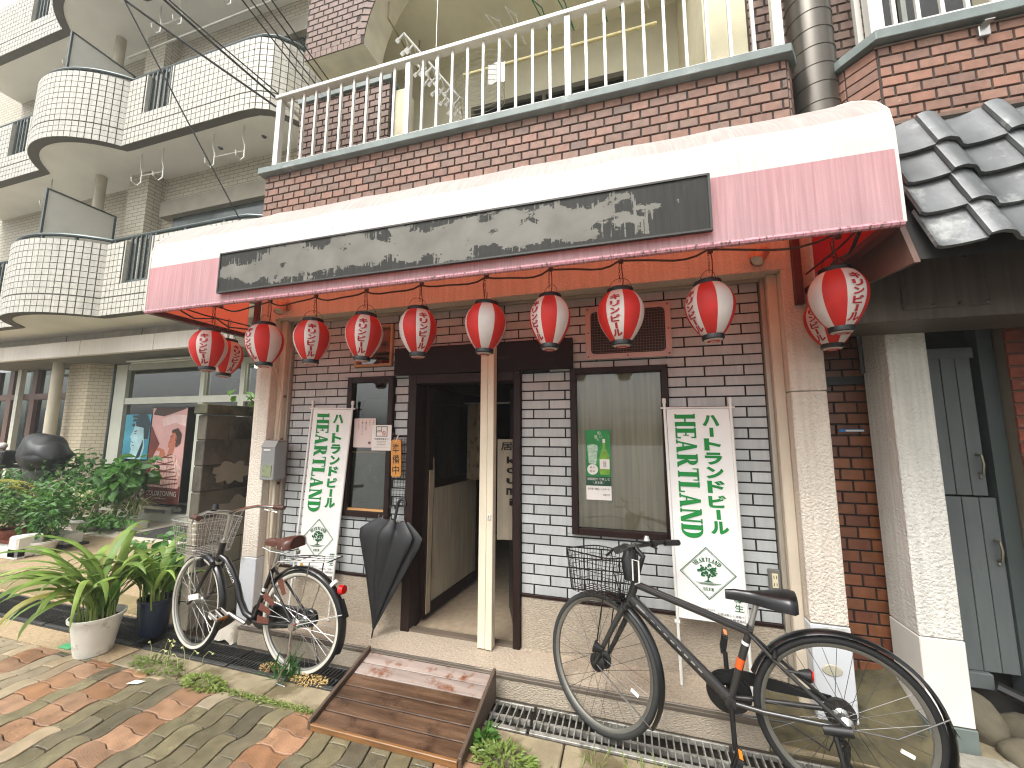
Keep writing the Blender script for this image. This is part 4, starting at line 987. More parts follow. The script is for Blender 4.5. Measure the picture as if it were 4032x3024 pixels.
# ================================================================== NOTICES, POSTER, SIGNS
m_paper = M('paper', '#d8d3cc', .8, var=.03)
m_ink = M('ink', '#3a3734', .8, var=0)
def flat(x0, z0, w_, h_, y): return lambda u, v: (x0+u*w_, y, z0+v*h_)
nt1 = thing('paper_notice', 'pinkish handwritten paper notice in the narrow window', 'notice', (-2.1, 2.772, 1.43))
box('sheet', M('paper_pink', '#d2c3bd', .8, var=.03), -2.17, -1.965, 2.7715, 2.7725, 1.43, 1.665, nt1)
f = flat(-2.17, 1.43, .205, .235, 2.770); tx = MB(); rs = random.Random(4)
for i, s_ in enumerate(('忘年会のご予約', '承り中', 'コース料理', 'お一人様三千円', '飲み放題付')):
    for j, ch in enumerate(s_): put(tx, ch, f, .90-i*.17, .92-j*.075, w=.065, h=.05)
disc(tx, .75, .16, .07, .05, f, 14)
tx.build('handwriting', M('ink_brown', '#7a5a52', .8, var=0), nt1)
nt2 = thing('paper_notice', 'white smoking room notice with black pictogram on the narrow window', 'notice', (-1.88, 2.765, 1.41))
box('sheet', m_paper, -1.97, -1.795, 2.738, 2.7405, 1.41, 1.61, nt2); f = flat(-1.97, 1.41, .175, .20, 2.7365)
tx = MB()
for q in ((.2, .8, .92, .945), (.2, .8, .55, .575), (.2, .235, .57, .93), (.765, .8, .57, .93), (.24, .5, .72, .74), (.48, .505, .74, .92), (.28, .46, .78, .80)): poly(tx, _r(q[0], q[1], q[2], q[3]), f)
put(tx, '喫煙専用室あり', f, .5, .45, w=.72, h=.06, off=.02)
for i, s_ in enumerate(('Designated', 'smoking room', 'available')): put(tx, s_, f, .5, .36-i*.065, w=.46, h=.045)
put(tx, '20歳未満の方は立ち入れません', f, .5, .13, w=.8, h=.028)
tx.build('print', m_ink, nt2)
tx = MB()
for p in _arcband(.62, .68, .085, (.06, .062), 0, 360, 1.0, 16): poly(tx, p, f)
poly(tx, [(.57, .725), (.585, .74), (.67, .635), (.655, .62)], lambda u, v: (f(u, v)[0], f(u, v)[1]-.0003, f(u, v)[2]))
tx.build('red_ring', M('print_red', '#b52a22', .8, var=0), nt2)
# green sake poster
ps = thing('poster', 'green drink poster with a bottle and a glass on the wide window', 'poster', (-.2, 2.77, 1.11))
f = flat(-.288, 1.108, .165, .465, 2.7695)
def fo(d): return lambda u, v: (f(u, v)[0], f(u, v)[1]-d, f(u, v)[2])
shp = box('sheet', m_paper, -.288, -.123, 2.7705, 2.7718, 1.108, 1.573, ps)
g_ = MB(); poly(g_, _r(0, 1, .20, 1), fo(.0002)); g_.build('green_field', M('poster_green', '#1c7a3a', .6, var=.25, vs=12, dirt='#3d9a57', dirt_s=16, dirt_t=.58), shp)
g_ = MB(); poly(g_, _r(0, 1, .20, .33), fo(.0004)); g_.build('dark_band', M('poster_dark_green', '#10402a', .6, var=.1), shp)
g_ = MB(); poly(g_, [(.58, .36), (.93, .36), (.95, .40), (.95, .60), (.88, .68), (.80, .73), (.795, .84), (.69, .84), (.69, .73), (.62, .68), (.55, .60), (.55, .40)], fo(.0006)); g_.build('bottle', M('poster_bottle', '#6d9a2e', .4, var=.25, vs=30), ps)
g_ = MB(); poly(g_, _r(.56, .95, .44, .58), fo(.0008)); poly(g_, _r(.69, .795, .815, .87), fo(.0009)); disc(g_, .27, .43, .22, .075, fo(.0008), 24); g_.build('labels', m_paper, shp)
g_ = MB(); poly(g_, [(.12, .52), (.42, .50), (.50, .76), (.07, .78)], fo(.0006)); disc(g_, .28, .765, .21, .025, fo(.0007), 18); g_.build('glass', M('poster_glass', '#9fb8a4', .5, var=.35, vs=60), ps)
tx = MB(); put(tx, '和', fo(.0009), .55, .955, w=.13, h=.05); put(tx, '酒', fo(.0009), .42, .90, w=.13, h=.05); put(tx, 'らり', fo(.0009), .62, .90, w=.12, h=.04); put(tx, 'わ', fo(.0009), .5, .86, w=.09, h=.03)
put(tx, '炭酸割りで楽しむ', fo(.0009), .5, .295, w=.9, h=.038); put(tx, '＼日本酒／', fo(.0009), .5, .245, w=.5, h=.04); tx.build('white_print', m_paper, shp)
tx = MB(); put(tx, '香り', fo(.0012), .26, .46, w=.2, h=.03); put(tx, '甘み', fo(.0012), .26, .405, w=.22, h=.032); put(tx, '瑞音', fo(.0012), .76, .51, w=.12, h=.09)
put(tx, '松竹梅「瑞音」ハイボール', fo(.0008), .5, .155, w=.86, h=.035); put(tx, '500 円', fo(.0008), .80, .075, w=.25, h=.028); tx.build('dark_print', m_ink, shp)
# hanging wooden plate
wp = thing('wooden_plate', 'hanging orange wooden plate with three black characters beside the door', 'sign', (-1.73, 2.73, 1.21))
T = Matrix.Translation((-1.732, 2.722, 1.355)) @ Matrix.Rotation(R(-2.5), 4, 'Y')
MB().prism([(-.032, -.142), (.032, -.142), (.044, -.130), (.044, .130), (.032, .142), (-.032, .142), (-.044, .130), (-.044, -.130)], 1, -.006, .006, T).build('plate', M('varnished_wood', '#bd7f2e', .4, var=.2, vs=5, stretch=(12, 1, 1.5), coat=.3), wp, bevel=.002)
tx = MB(); fT = lambda u, v: tuple(T @ Vector((u, -.0075, v)))
for i, ch in enumerate('準備中'): put(tx, ch, fT, 0, .075-i*.082, w=.058, h=.066, off=.008)
tx.build('lettering', M('brush_black', '#14100d', .6, var=0), wp)
MB().tube([T @ Vector((0, -.004, .125)), (-1.728, 2.722, 1.52), (-1.722, 2.735, 1.535)], .004, 6).build('hook', m_pl, wp)
# wire grid beside the door
wg = thing('wire_grid', 'black wire grid panel fixed beside the door frame', 'wire grid', (-1.70, 2.75, 1.0))
f = MB()
for i in range(7): x = lerp(-1.785, -1.625, i/6); f.tube([(x, 2.748, .99), (x, 2.748, 1.53)], .0018 if 0 < i < 6 else .003, 5)
for i in range(19): z = lerp(.99, 1.53, i/18); f.tube([(-1.785, 2.745, z), (-1.625, 2.745, z)], .0018 if i % 18 else .003, 5)
f.build('wires', M('black_wire', '#171615', .4), wg)
for x in (-1.785, -1.625):
    for z in (.985, 1.54): MB().lathe([(.009, 0), (.009, .012), (.004, .018)], 8, T=Matrix.Translation((x, 2.762, z)) @ Matrix.Rotation(PI/2, 4, 'X'), cap1=True).build('fixing', M('fixing', '#4b3530', .5), wg)
box('tray_hook', m_darkin, -1.745, -1.735, 2.74, 2.765, .97, .99, wg)
# pale board behind the umbrella handle
box('umbrella_board', M('bare_board', '#c3a678', .6, var=.15), -1.86, -1.69, 2.758, 2.768, .80, .86, None)
tag(bpy.data.objects['umbrella_board'], 'small bare wooden board on the tiles behind the umbrella', 'board')
# ---- closed black umbrella hung by its handle, loosely furled
um = thing('umbrella', 'black loosely furled umbrella leaning beside the door with a hooked handle', 'umbrella', (-1.775, 2.60, .14))
P0, P1 = Vector((-1.785, 2.585, .125)), Vector((-1.715, 2.715, .92)); ax = (P1-P0).normalized()
s1 = ax.cross(Vector((0, 1, 0))).normalized(); s2 = ax.cross(s1)
f = MB(); ng = 64; rows = []
prof_u = [(.06, .008), (.10, .016), (.30, .060), (.55, .110), (.78, .158), (.84, .165), (.90, .125), (1.0, .045)]
def umb(t, k):
    an = 2*PI*k/ng; r_ = 0
    for (a, ra_), (b, rb_) in zip(prof_u, prof_u[1:]):
        if a <= t <= b: r_ = lerp(ra_, rb_, (t-a)/(b-a)); break
    else: r_ = prof_u[-1][1] if t > 1 else prof_u[0][1]
    fold = abs(math.sin(an*3.5+.4+t*1.6+.35*math.sin(an*2)))**1.0
    rr_ = r_*(.52+.48*fold)
    sx_ = 1.55 if math.cos(an) > 0 else (1.25+.75*max(0, -math.cos(an))**6*min(1, t/.8))
    L_ = (P1-P0).length
    tt = t+(.03*(fold-.5) if t > .80 else 0)
    return P0+ax*L_*tt+s1*(rr_*math.cos(an)*sx_)*(-1)+s2*(rr_*math.sin(an)*.42)
TT = [.06, .10, .18, .30, .42, .55, .66, .78, .84, .88, .92, .96]
f.add([tuple(umb(t, k)) for t in TT for k in range(ng)], [(i*ng+k, i*ng+(k+1) % ng, (i+1)*ng+(k+1) % ng, (i+1)*ng+k) for i in range(len(TT)-1) for k in range(ng)])
f.build('canopy', M('umbrella_cloth', '#101112', .5, var=.12, vs=8, bump=.15, bs=120), um, smooth=True, ang=50)
m_ub = M('umbrella_black', '#141414', .35)
MB().tube([tuple(P0-ax*.03), tuple(P0+ax*.10)], [.003, .006], 8).build('tip', m_ub, um)
MB().tube([tuple(P0), tuple(P1+ax*.02)], .006, 8).build('shaft', m_ub, um)
for k in range(8):
    q = umb(.955, k*8+2); MB().tube([tuple(q), tuple(q+ax*.022)], .002, 5).build('rib_tip', M('rib_tip', '#9a8f7c', .4, metal=.5), um)
hpts = [P1-ax*.02, P1+ax*.09]
c = P1+ax*.09+Vector((.032, 0, 0))
for i in range(1, 10): a = R(180-i*22); hpts.append(c+Vector((.032*math.cos(a), 0, 0))+ax*(.032*math.sin(a)*1.2))
MB().tube([tuple(p) for p in hpts], .011, 10).build('handle', M('umbrella_handle', '#191919', .4), um, smooth=True)
# ---- mailbox on the left pillar
mbx = thing('mailbox', 'grey metal mailbox with sloping lid on the left pillar', 'mailbox', (-2.86, 2.60, 1.16))
m_mb = M('mailbox_grey', '#8e8f8e', .4, metal=.35, var=.08)
X0, X1 = -2.905, -2.765
MB().prism([(2.695, 1.165), (2.575, 1.165), (2.575, 1.43), (2.60, 1.475), (2.695, 1.475)], 0, X0, X1).build('body', m_mb, mbx, bevel=.004)
MB().prism([(2.57, 1.425), (2.60, 1.482), (2.70, 1.486), (2.70, 1.478), (2.603, 1.475), (2.576, 1.424)], 0, X0-.004, X1+.004).build('lid', M('mailbox_lid', '#7d7a76', .4, metal=.35), mbx, bevel=.002)
MB().box(X0+.03, X1-.02, 2.5715, 2.576, 1.19, 1.285).build('window', M('mail_window', '#7c8464', .25, var=.3, vs=30), mbx)
box('name_label', m_paper, X0+.03, X1-.04, 2.5705, 2.5735, 1.40, 1.412, mbx)
# cable and knobs on the left reveal
cbx = thing('wall_cable', 'thin pale cable with round clips running down the left door reveal', 'cable', (-2.90, 2.69, 1.2))
MB().tube([(-2.925, 2.64, 2.15), (-2.90, 2.68, 2.0), (-2.875, 2.70, 1.86), (-2.89, 2.685, 1.5), (-2.90, 2.68, 1.2), (-2.90, 2.69, .9), (-2.89, 2.69, .6), (-2.87, 2.70, .45)], .004, 6).build('cable', M('pale_cable', '#cfc3ab', .5), cbx)
for z in (1.86, 1.49, 1.12, .92): MB().lathe([(.012, 0), (.012, .012), (.006, .018)], 10, T=Matrix.Translation((-2.868, 2.735, z)) @ Matrix.Rotation(PI/2, 4, 'X'), cap1=True).build('clip', M('dark_knob', '#4e443b', .4), cbx)
# power outlet
ol = thing('power_outlet', 'double socket in a grey frame at the right end of the tiles', 'outlet', (.79, 2.76, .65))
box('frame', M('outlet_frame', '#6c6a63', .45, metal=.2), .757, .818, 2.748, 2.772, .645, .765, ol, bevel=.003)
box('plate', M('outlet_plate', '#c9bf9f', .4), .772, .803, 2.743, 2.7485, .665, .745, ol, bevel=.002)
f = MB()
for z in (.685, .725):
    for x in (.781, .794): f.box(x-.0015, x+.0015, 2.7415, 2.7435, z-.008, z+.008)
f.build('slots', m_darkin, ol)
# ---- wooden ramp
rm = thing('wooden_ramp', 'wet brown plank ramp with side boards leading up to the step', 'ramp', (-1.22, 2.14, 0))
m_plk = M('wet_plank', '#4d3a2b', .32, var=.45, vs=3, stretch=(.9, 9, 9), bump=.3, bs=30, rnd=.25, wet=.2, dirt='#33241a', dirt_s=5, dirt_t=.54, dirt_iso=True)
m_plkd = M('weathered_plank', '#8d8077', .45, var=.25, vs=3, stretch=(.9, 9, 9), bump=.25, bs=30, rnd=.08, dirt='#6b4228', dirt_s=11, dirt_t=.53, dirt_iso=True)
ramp_x0, ramp_x1 = -1.675, -.795
def rz(y): return lerp(.022, .140, (y-1.905)/(2.385-1.905))
n = 6; ang = math.atan2(.118, .48)
for i in range(n):
    ya, yb = lerp(1.905, 2.385, i/n)+.002, lerp(1.905, 2.385, (i+1)/n)-.002
    T = Matrix.Translation((0, ya, rz(ya))) @ Matrix.Rotation(ang, 4, 'X')
    MB().box(ramp_x0+.022, ramp_x1-.022, 0, (yb-ya)/math.cos(ang), -.020, 0, T).build('plank', m_plkd if i >= 4 else m_plk, rm, bevel=.003)
m_side = M('ramp_side', '#4d3f33', .5, var=.3, vs=4, stretch=(6, 1, 6), bump=.2, dirt='#3d3226', dirt_s=4, dirt_t=.55)
for x in (ramp_x0, ramp_x1-.02):
    MB().prism([(1.890, -.002), (1.890, .045), (2.395, .172), (2.395, .0)], 0, x, x+.02).build('side_board', m_side, rm, bevel=.003)
MB().box(ramp_x0+.021, ramp_x1-.021, 1.885, 1.904, -.001, .030).build('front_lip', M('ramp_lip', '#75522f', .4, var=.3, stretch=(1, 8, 8)), rm, bevel=.003)
# ================================================================== BICYCLES
m_rub = M('tyre_rubber', '#0f0f0f', .75, var=.15, vs=60, bump=.2, bs=200)
m_rubg = M('tyre_grey', '#282927', .7, var=.15, vs=60)
m_alum = M('polished_alloy', '#b8b7b2', .28, metal=.9, var=.06)
m_steel = M('chrome', '#c9c8c4', .18, metal=1., var=.04)
m_blkm = M('black_paint', '#0a0b0b', .28, var=.05, coat=.2)
m_blkp = M('black_plastic', '#0e0e0e', .5, var=.1)
m_gun = M('gunmetal_paint', '#3a3937', .32, metal=.5, var=.05, coat=.3)
m_spk = M('spoke', '#9c9b97', .3, metal=.8, var=0)
m_spkd = M('spoke_dark', '#4a4846', .35, metal=.8, var=0)
m_brn = M('brown_leather', '#4a271b', .38, var=.15, vs=12, bump=.1)
m_grip = M('brown_grip', '#4a2a20', .5)
m_redr = M('red_reflector', '#b3140f', .15, var=.05)
class Bike:
    def __init__(s, A, B, name, label, steer, axis_lo, axis_hi):
        s.A = Vector(A); e = (Vector(B)-Vector(A)); s.e = e.normalized(); s.n = Vector((-s.e.y, s.e.x, 0))
        s.t = thing(name, label, 'bicycle', (s.A.x+s.e.x*.5, s.A.y+s.e.y*.5, 0))
        s.q0 = s.P(*axis_lo); s.ax = (s.P(*axis_hi)-s.q0).normalized(); s.S = Matrix.Translation(s.q0) @ Matrix.Rotation(R(steer), 4, s.ax) @ Matrix.Translation(-s.q0)
    def P(s, a, z, l=0.): return Vector((s.A.x, s.A.y, 0))+s.e*a+s.n*l+Vector((0, 0, z))
    def F(s, a, z, l=0.): return s.S @ s.P(a, z, l)
    def tube(s, name, pts, r, mat, front=False, n=10, parent=None, **k):
        g = s.F if front else s.P
        return MB().tube([tuple(g(*p)) for p in pts], r, n).build(name, mat, parent or s.t, smooth=True, **k)
    def wheel(s, a, z, front, tyre, rim_m, spk_m, Rw=.335, tr=.0175, nsp=32, ref=True, hubr=.022, hubm=None):
        g = s.F if front else s.P
        c = g(a, z); fx = (g(a+.1, z)-c).normalized(); fz = (g(a, z+.1)-c).normalized(); fl = (g(a, z, .1)-c).normalized()
        W = Matrix((fx, fz, fl)).transposed().to_4x4(); W.translation = c
        rr = Rw-2*tr
        prof = [(rr-.012, -.006), (rr-.012, .006), (rr-.004, .011), (rr+.006, .012), (rr+.007, .008), (rr+.007, -.008), (rr+.006, -.012), (rr-.004, -.011), (rr-.012, -.006)]
        wh = MB().lathe(prof, 64, T=W).build('wheel', rim_m, s.t, smooth=True, ang=30)
        c0 = Rw-tr
        MB().lathe([(c0+tr*math.cos(2*PI*i/10), tr*math.sin(2*PI*i/10)) for i in range(11)], 64, T=W).build('tyre', tyre, wh, smooth=True, ang=80)
        MB().lathe([(.006, -.055), (.012, -.05), (hubr, -.034), (hubr, -.028), (hubr*.62, -.02), (hubr*.62, .02), (hubr, .028), (hubr, .034), (.012, .05), (.006, .055)], 20, T=W, cap0=True, cap1=True).build('hub', hubm or m_alum, wh, smooth=True, ang=30)
        sp = MB()
        for i in range(nsp):
            an = 2*PI*i/nsp; sgn = 1 if i % 2 else -1; off = R(62)*(1 if (i//2) % 2 else -1)
            p = (hubr*.9*math.cos(an+off), hubr*.9*math.sin(an+off), .030*sgn); q = ((rr-.01)*math.cos(an), (rr-.01)*math.sin(an), .003*sgn)
            sp.tube([p, q], .0011, 4, caps=False, T=W)
        sp.build('spokes', spk_m, wh)
        if ref:
            for an in (R(200),):
                MB().box(-.022, .022, -.007, .007, -.004, .004, W @ Matrix.Rotation(an, 4, 'Z') @ Matrix.Translation((rr*.72, 0, 0))).build('spoke_reflector', M('pale_reflector', '#d5d2c8', .25), wh)
        return W
    def fender(s, a, z, front, a0, a1, mat, Rf=.352, wd=.024):
        g = s.F if front else s.P
        f = MB(); n = 28; V = []
        for i in range(n+1):
            an = R(lerp(a0, a1, i/n))
            for l, dr in ((-wd, -.012), (-wd*.6, -.002), (0, .002), (wd*.6, -.002), (wd, -.012)): V.append(tuple(g(a+(Rf+dr)*math.cos(an), z+(Rf+dr)*math.sin(an), l)))
        f.add(V, [(i*5+j, i*5+j+1, (i+1)*5+j+1, (i+1)*5+j) for i in range(n) for j in range(4)])
        return f.build('mudguard', mat, s.t, smooth=True, ang=70)
    def pedal(s, a, z, l, mat, tilt=0):
        c = s.P(a, z, l); f = MB()
        T = Matrix((s.e, s.n, Vector((0, 0, 1)))).transposed().to_4x4(); T.translation = c; T = T @ Matrix.Rotation(tilt, 4, 'Y')
        for x in (-.045, .037): f.box(x, x+.008, -.042, .042, -.012, .012, T)
        for y in (-.042, -.004, .034): f.box(-.037, .037, y, y+.008, -.011, .011, T)
        f.build('pedal', mat, s.t, bevel=.002)
        for x in (-.047, .0455): MB().box(x, x+.0015, -.028, .028, -.008, .008, T).build('pedal_reflector', M('amber_reflector', '#d9761b', .2), s.t)
    def ring(s, name, a, z, l, ro, ri, mat, th=.004, n=40):
        c = s.P(a, z, l); W = Matrix((s.e, Vector((0, 0, 1)), s.n)).transposed().to_4x4(); W.translation = c
        MB().lathe([(ri, -th), (ro, -th), (ro, th), (ri, th), (ri, -th)], n, T=W).build(name, mat, s.t, smooth=True, ang=30)
def saddle(b, s0, s1, zt, mat, wr_, sag_=.0, rear_up=0.):
    """nose at s1 (forward), rear at s0"""
    f = MB(); n = 14; k = 12; V = []
    for i in range(n+1):
        t = i/n; s_ = lerp(s0, s1, t)
        w_ = wr_*(1-.78*min(1, (t/.62))**1.3) if t < .62 else wr_*.22*(1-.25*(t-.62)/.38)
        if t < .08: w_ *= .6+5*t
        if t > .95: w_ *= .7
        top = zt+rear_up*(1-t)+.012*math.cos(t*PI*1.3)-.02*max(0, t-.85)*4; dep = .075-.035*t
        for j in range(k+1):
            an = PI*j/k; V.append(tuple(b.P(s_, top-dep+dep*math.sin(an)**.55, w_*math.cos(an))))
    f.add(V, [(i*(k+1)+j, i*(k+1)+j+1, (i+1)*(k+1)+j+1, (i+1)*(k+1)+j) for i in range(n) for j in range(k)]+[tuple(range(k+1)), tuple(n*(k+1)+j for j in range(k+1))[::-1]])
    return f.build('saddle', mat, b.t, smooth=True, ang=70)
def basket(b, s0, s1, wb, wt, z0, z1, mat, nx, nz, rb=.0016, flare=.03, name='basket'):
    f = MB()
    def pt(u, v, w_):   # u along -> s, v across -1..1, w height
        hw = lerp(wb, wt, w_); a = lerp(s0, s1, u); a += (u-.5)*2*flare*w_
        return tuple(b.F(a, lerp(z0, z1, w_), v*hw))
    rim = [(0, -1), (1, -1), (1, 1), (0, 1)]
    per = []
    for (u0, v0), (u1, v1) in zip(rim, rim[1:]+rim[:1]):
        for i in range(8): per.append((lerp(u0, u1, i/8), lerp(v0, v1, i/8)))
    # rounded corners
    def rc(u, v): 
        U, Vv = u*2-1, v; k = (abs(U)**6+abs(Vv)**6)**(1/6); return ((U/k*1.0+1)/2, Vv/k)
    per = [rc(u, v) for u, v in per]
    for k in range(nz+1): f.tube([pt(u, v, k/nz) for u, v in per], .004 if k == nz else rb, 5, closed=True)
    m_ = len(per)
    ns = nx
    for i in range(ns):
        t = i/ns*m_; i0 = int(t); u, v = vl(per[i0], per[(i0+1) % m_], t-i0)
        f.tube([pt(u, v, 1), pt(u, v, 0)], rb, 4)
    for i in range(1, 9): u = i/9; f.tube([pt(u, -.97, 0), pt(u, .97, 0)], rb, 4)
    for i in range(1, 7): v = -1+2*i/7; f.tube([pt(0.02, v, 0), pt(.98, v, 0)], rb, 4)
    return f.build(name, mat, b.t)

# ---------------------------------------------------------------- grey hybrid on the right
b = Bike((.845, 2.185, 0), (-.193, 2.319, 0), 'hybrid_bicycle', 'dark grey hybrid bicycle with black basket parked at the right over the drain', -24, (.88, .658), (.84, .783))
m_rimd = M('dark_rim', '#7d7b73', .35, metal=.7, var=.1)
W = b.wheel(0, .335, False, m_rub, m_rimd, m_spkd, hubr=.028)
W2 = b.wheel(1.046, .335, True, m_rubg, m_rimd, m_spkd, hubr=.045, hubm=m_blkp)
b.tube('top_tube', [(.335, .625), (.845, .762)], .0185, m_gun)
b.tube('down_tube', [(.43, .307), (.872, .690)], [.025, .028], m_gun)
b.tube('seat_tube', [(.43, .30), (.325, .655)], .0165, m_gun)
b.tube('head_tube', [(.884, .648), (.838, .790)], .021, m_gun)
for l in (-1, 1):
    b.tube('chain_stay', [(.43, .307, .022*l), (.30, .312, .045*l), (0, .335, .064*l)], .011, m_gun)
    b.tube('seat_stay', [(.335, .620, .012*l), (.25, .54, .04*l), (0, .335, .064*l)], .0085, m_gun)
    b.tube('fork_leg', [(.886, .645, .045*l), (.93, .56, .053*l), (1.046, .335, .056*l)], [.016, .015, .010], m_gun, True)
b.tube('fork_crown', [(.887, .643, -.05), (.887, .652, 0), (.887, .643, .05)], .018, m_gun, True)
b.tube('stem', [(.838, .79), (.818, .86), (.80, .905), (.85, .945)], .014, m_blkp, True)
b.tube('handlebar', [(.76, .965, -.30), (.80, .965, -.20), (.845, .95, -.06), (.85, .948, 0), (.845, .95, .06), (.80, .965, .20), (.76, .965, .30)], .0115, m_blkm, True)
for l in (-1, 1):
    b.tube('grip', [(.785, .965, .215*l), (.757, .965, .325*l)], .0165, m_blkp, True)
    b.tube('brake_lever', [(.83, .955, .14*l), (.865, .945, .17*l), (.855, .92, .26*l)], .006, m_blkp, True, n=6)
    b.tube('brake_clamp', [(.822, .957, .13*l), (.814, .961, .165*l)], .018, m_blkp, True)
b.tube('brake_cable', [(.85, .94, .15), (.93, .93, .10), (.95, .80, .04), (.915, .70, .03)], .0028, m_blkp, True, n=5)
b.tube('brake_cable', [(.85, .94, -.15), (.92, .95, -.09), (.93, .82, -.03), (.86, .73, -.02)], .0028, m_blkp, True, n=5)
b.tube('bell', [(.835, .975, -.10), (.835, 1.0, -.10)], [.02, .012], m_steel, True)
b.tube('cable_lock', [(.84, .79, .05), (.85, .88, .055), (.86, .93, .03)], [.035, .042, .03], m_blkp, True)
f = MB(); f.tube([tuple(b.F(*p)) for p in ((.80, .80, .10), (.80, .90, .11), (.76, .90, .12), (.76, .80, .11), (.80, .78, .08))], .004, 6); f.build('white_bracket', m_pl, b.t)
basket(b, .915, 1.19, .125, .165, .675, .885, m_blkm, 44, 5, .0017, .022)
b.tube('basket_stay', [(1.0, .675, .06), (1.046, .345, .062)], .004, m_blkm, True, n=6); b.tube('basket_stay', [(1.0, .675, -.06), (1.046, .345, -.062)], .004, m_blkm, True, n=6)
b.tube('front_brake', [(.92, .655, -.04), (.935, .69, 0), (.92, .655, .04)], .012, m_blkp, True)
b.tube('front_lamp', [(.99, .42, .075), (1.03, .43, .09)], [.012, .030], m_blkp, True)
b.fender(0, .335, False, 20, 205, m_blkm, .357, .027)
b.fender(1.046, .335, True, 95, 212, m_blkm, .357, .024)
b.tube('mudguard_stay', [(0, .335, .06), (-.16, .335, .05), (-.335, .44, .027)], .0028, m_spkd, n=5)
b.tube('mudguard_stay', [(1.03, .335, .06), (.74, .16, .03)], .0028, m_spkd, True, n=5)
MB().add([tuple(b.P(-.325, .45, -.02)), tuple(b.P(-.325, .45, .02)), tuple(b.P(-.365, .37, .016)), tuple(b.P(-.365, .37, -.016))], [(0, 1, 2, 3)]).build('mud_flap', m_blkp, b.t)
b.tube('seat_post', [(.327, .65), (.296, .755)], .0125, m_alum)
b.tube('seat_clamp', [(.318, .645, -.03), (.33, .648, .03)], .012, m_gun)
saddle(b, .14, .425, .82, M('black_saddle', '#0f0f10', .3, var=.1, bump=.15, bs=25), .098)
b.ring('chain_ring', .43, .307, -.052, .088, .045, m_blkp, .003); b.ring('chain_guard_disc', .43, .307, -.064, .100, .030, m_blkp, .002)
f = MB(); f.prism([(.40, .36), (.43, .41), (.0, .395), (-.02, .37)], 1, 0, .004)
V = [(p[0], p[1]) for p in [(.50, .36), (.40, .415), (.02, .385), (.0, .355), (.30, .35)]]
MB().add([tuple(b.P(a, z, l)) for l in (-.075, -.068) for a, z in V], [(0, 1, 2, 3, 4), (9, 8, 7, 6, 5)]+[(i, (i+1) % 5, (i+1) % 5+5, i+5) for i in range(5)]).build('chain_cover', m_blkp, b.t)
b.tube('chain', [(.43, .218, -.052), (.2, .24, -.05), (.05, .17, -.048), (.0, .285, -.05)], .004, m_blkp, n=5)
b.ring('sprocket', 0, .335, -.045, .058, .02, m_spkd, .010)
b.tube('derailleur', [(.0, .31, -.06), (.02, .25, -.062), (-.02, .20, -.06), (-.01, .12, -.058)], .013, m_blkp, n=8)
b.ring('jockey_wheel', .0, .20, -.05, .022, .006, m_blkp, .005, 16); b.ring('jockey_wheel', -.01, .12, -.05, .022, .006, m_blkp, .005, 16)
b.tube('crank', [(.43, .307, .062), (.425, .14, .072)], .011, m_blkp); b.tube('crank', [(.43, .307, -.075), (.435, .475, -.085)], .011, m_blkp)
b.ring('bottom_bracket', .43, .307, 0, .024, .004, m_gun, .036, 20)
b.pedal(.425, .118, .125, m_blkp, R(70)); b.pedal(.435, .50, -.14, m_blkp, R(80))
b.tube('kickstand', [(.05, .30, .07), (.03, .16, .12), (-.02, .006, .17)], .009, m_blkp)
b.tube('stand_bracket', [(.09, .315, .066), (-.01, .33, .07)], .02, m_blkp)
b.tube('rear_brake', [(.245, .545, -.05), (.235, .575, 0), (.245, .545, .05)], .010, m_blkp)
b.tube('rear_reflector_arm', [(.20, .50, .03), (.15, .50, .03)], .006, m_blkp, n=6)
b.tube('rear_reflector', [(.155, .50, .03), (.115, .497, .03), (.11, .497, .03)], [.012, .028, .026], m_blkp); b.tube('red_lens', [(.111, .497, .03), (.104, .496, .03)], [.025, .022], m_redr)
b.tube('sticker', [(.386, .455, .001), (.372, .50, .001)], .0172, M('orange_sticker', '#d2541c', .4, var=0)); b.tube('band', [(.353, .565), (.349, .578)], .0172, m_pl)
for k_ in range(9):
    a0 = .545+k_*.030; b.tube('decal', [(a0, .307+(a0-.43)*.8665+.004, .0225), (a0+.017, .307+(a0+.017-.43)*.8665+.004, .0227)], .0045, M('silver_decal', '#a8a6a2', .3, metal=.5), n=5)
b.tube('decal_stripe', [(.80, .635, .024), (.84, .668, .025)], .006, M('silver_decal', '#a8a6a2', .3), n=5)
b.tube('rear_cable', [(.845, .775, .018), (.60, .71, .018), (.34, .64, .02), (.25, .56, .02)], .003, m_blkp, n=5)

# ---------------------------------------------------------------- black city bicycle on the left
b = Bike((-2.09, 2.249, 0), (-3.067, 2.265, 0), 'city_bicycle', 'black step-through city bicycle with brown saddle and wire basket at the left', -10, (.77, .640), (.731, .785))
W = b.wheel(0, .325, False, m_rub, m_alum, m_spk, Rw=.325, nsp=36, ref=False); W2 = b.wheel(.977, .325, True, m_rub, m_alum, m_spk, Rw=.325, nsp=36)
m_ww = M('tyre_whitewall', '#b9b5a8', .6)
def wwall(W_): MB().lathe([(.288, .014), (.300, .0185), (.306, .0175)], 64, T=W_).build('tyre_side', m_ww, b.t, smooth=True); MB().lathe([(.306, -.0175), (.300, -.0185), (.288, -.014)], 64, T=W_).build('tyre_side', m_ww, b.t, smooth=True)
wwall(W); wwall(W2)
b.tube('down_tube', [(.765, .67), (.70, .645), (.63, .575), (.575, .485), (.535, .39), (.48, .315), (.405, .286)], [.019, .02, .021, .021, .021, .02, .02], m_blkm)
b.tube('seat_tube', [(.405, .28), (.262, .640)], .016, m_blkm)
b.tube('head_tube', [(.775, .622), (.736, .770)], .0205, m_blkm)
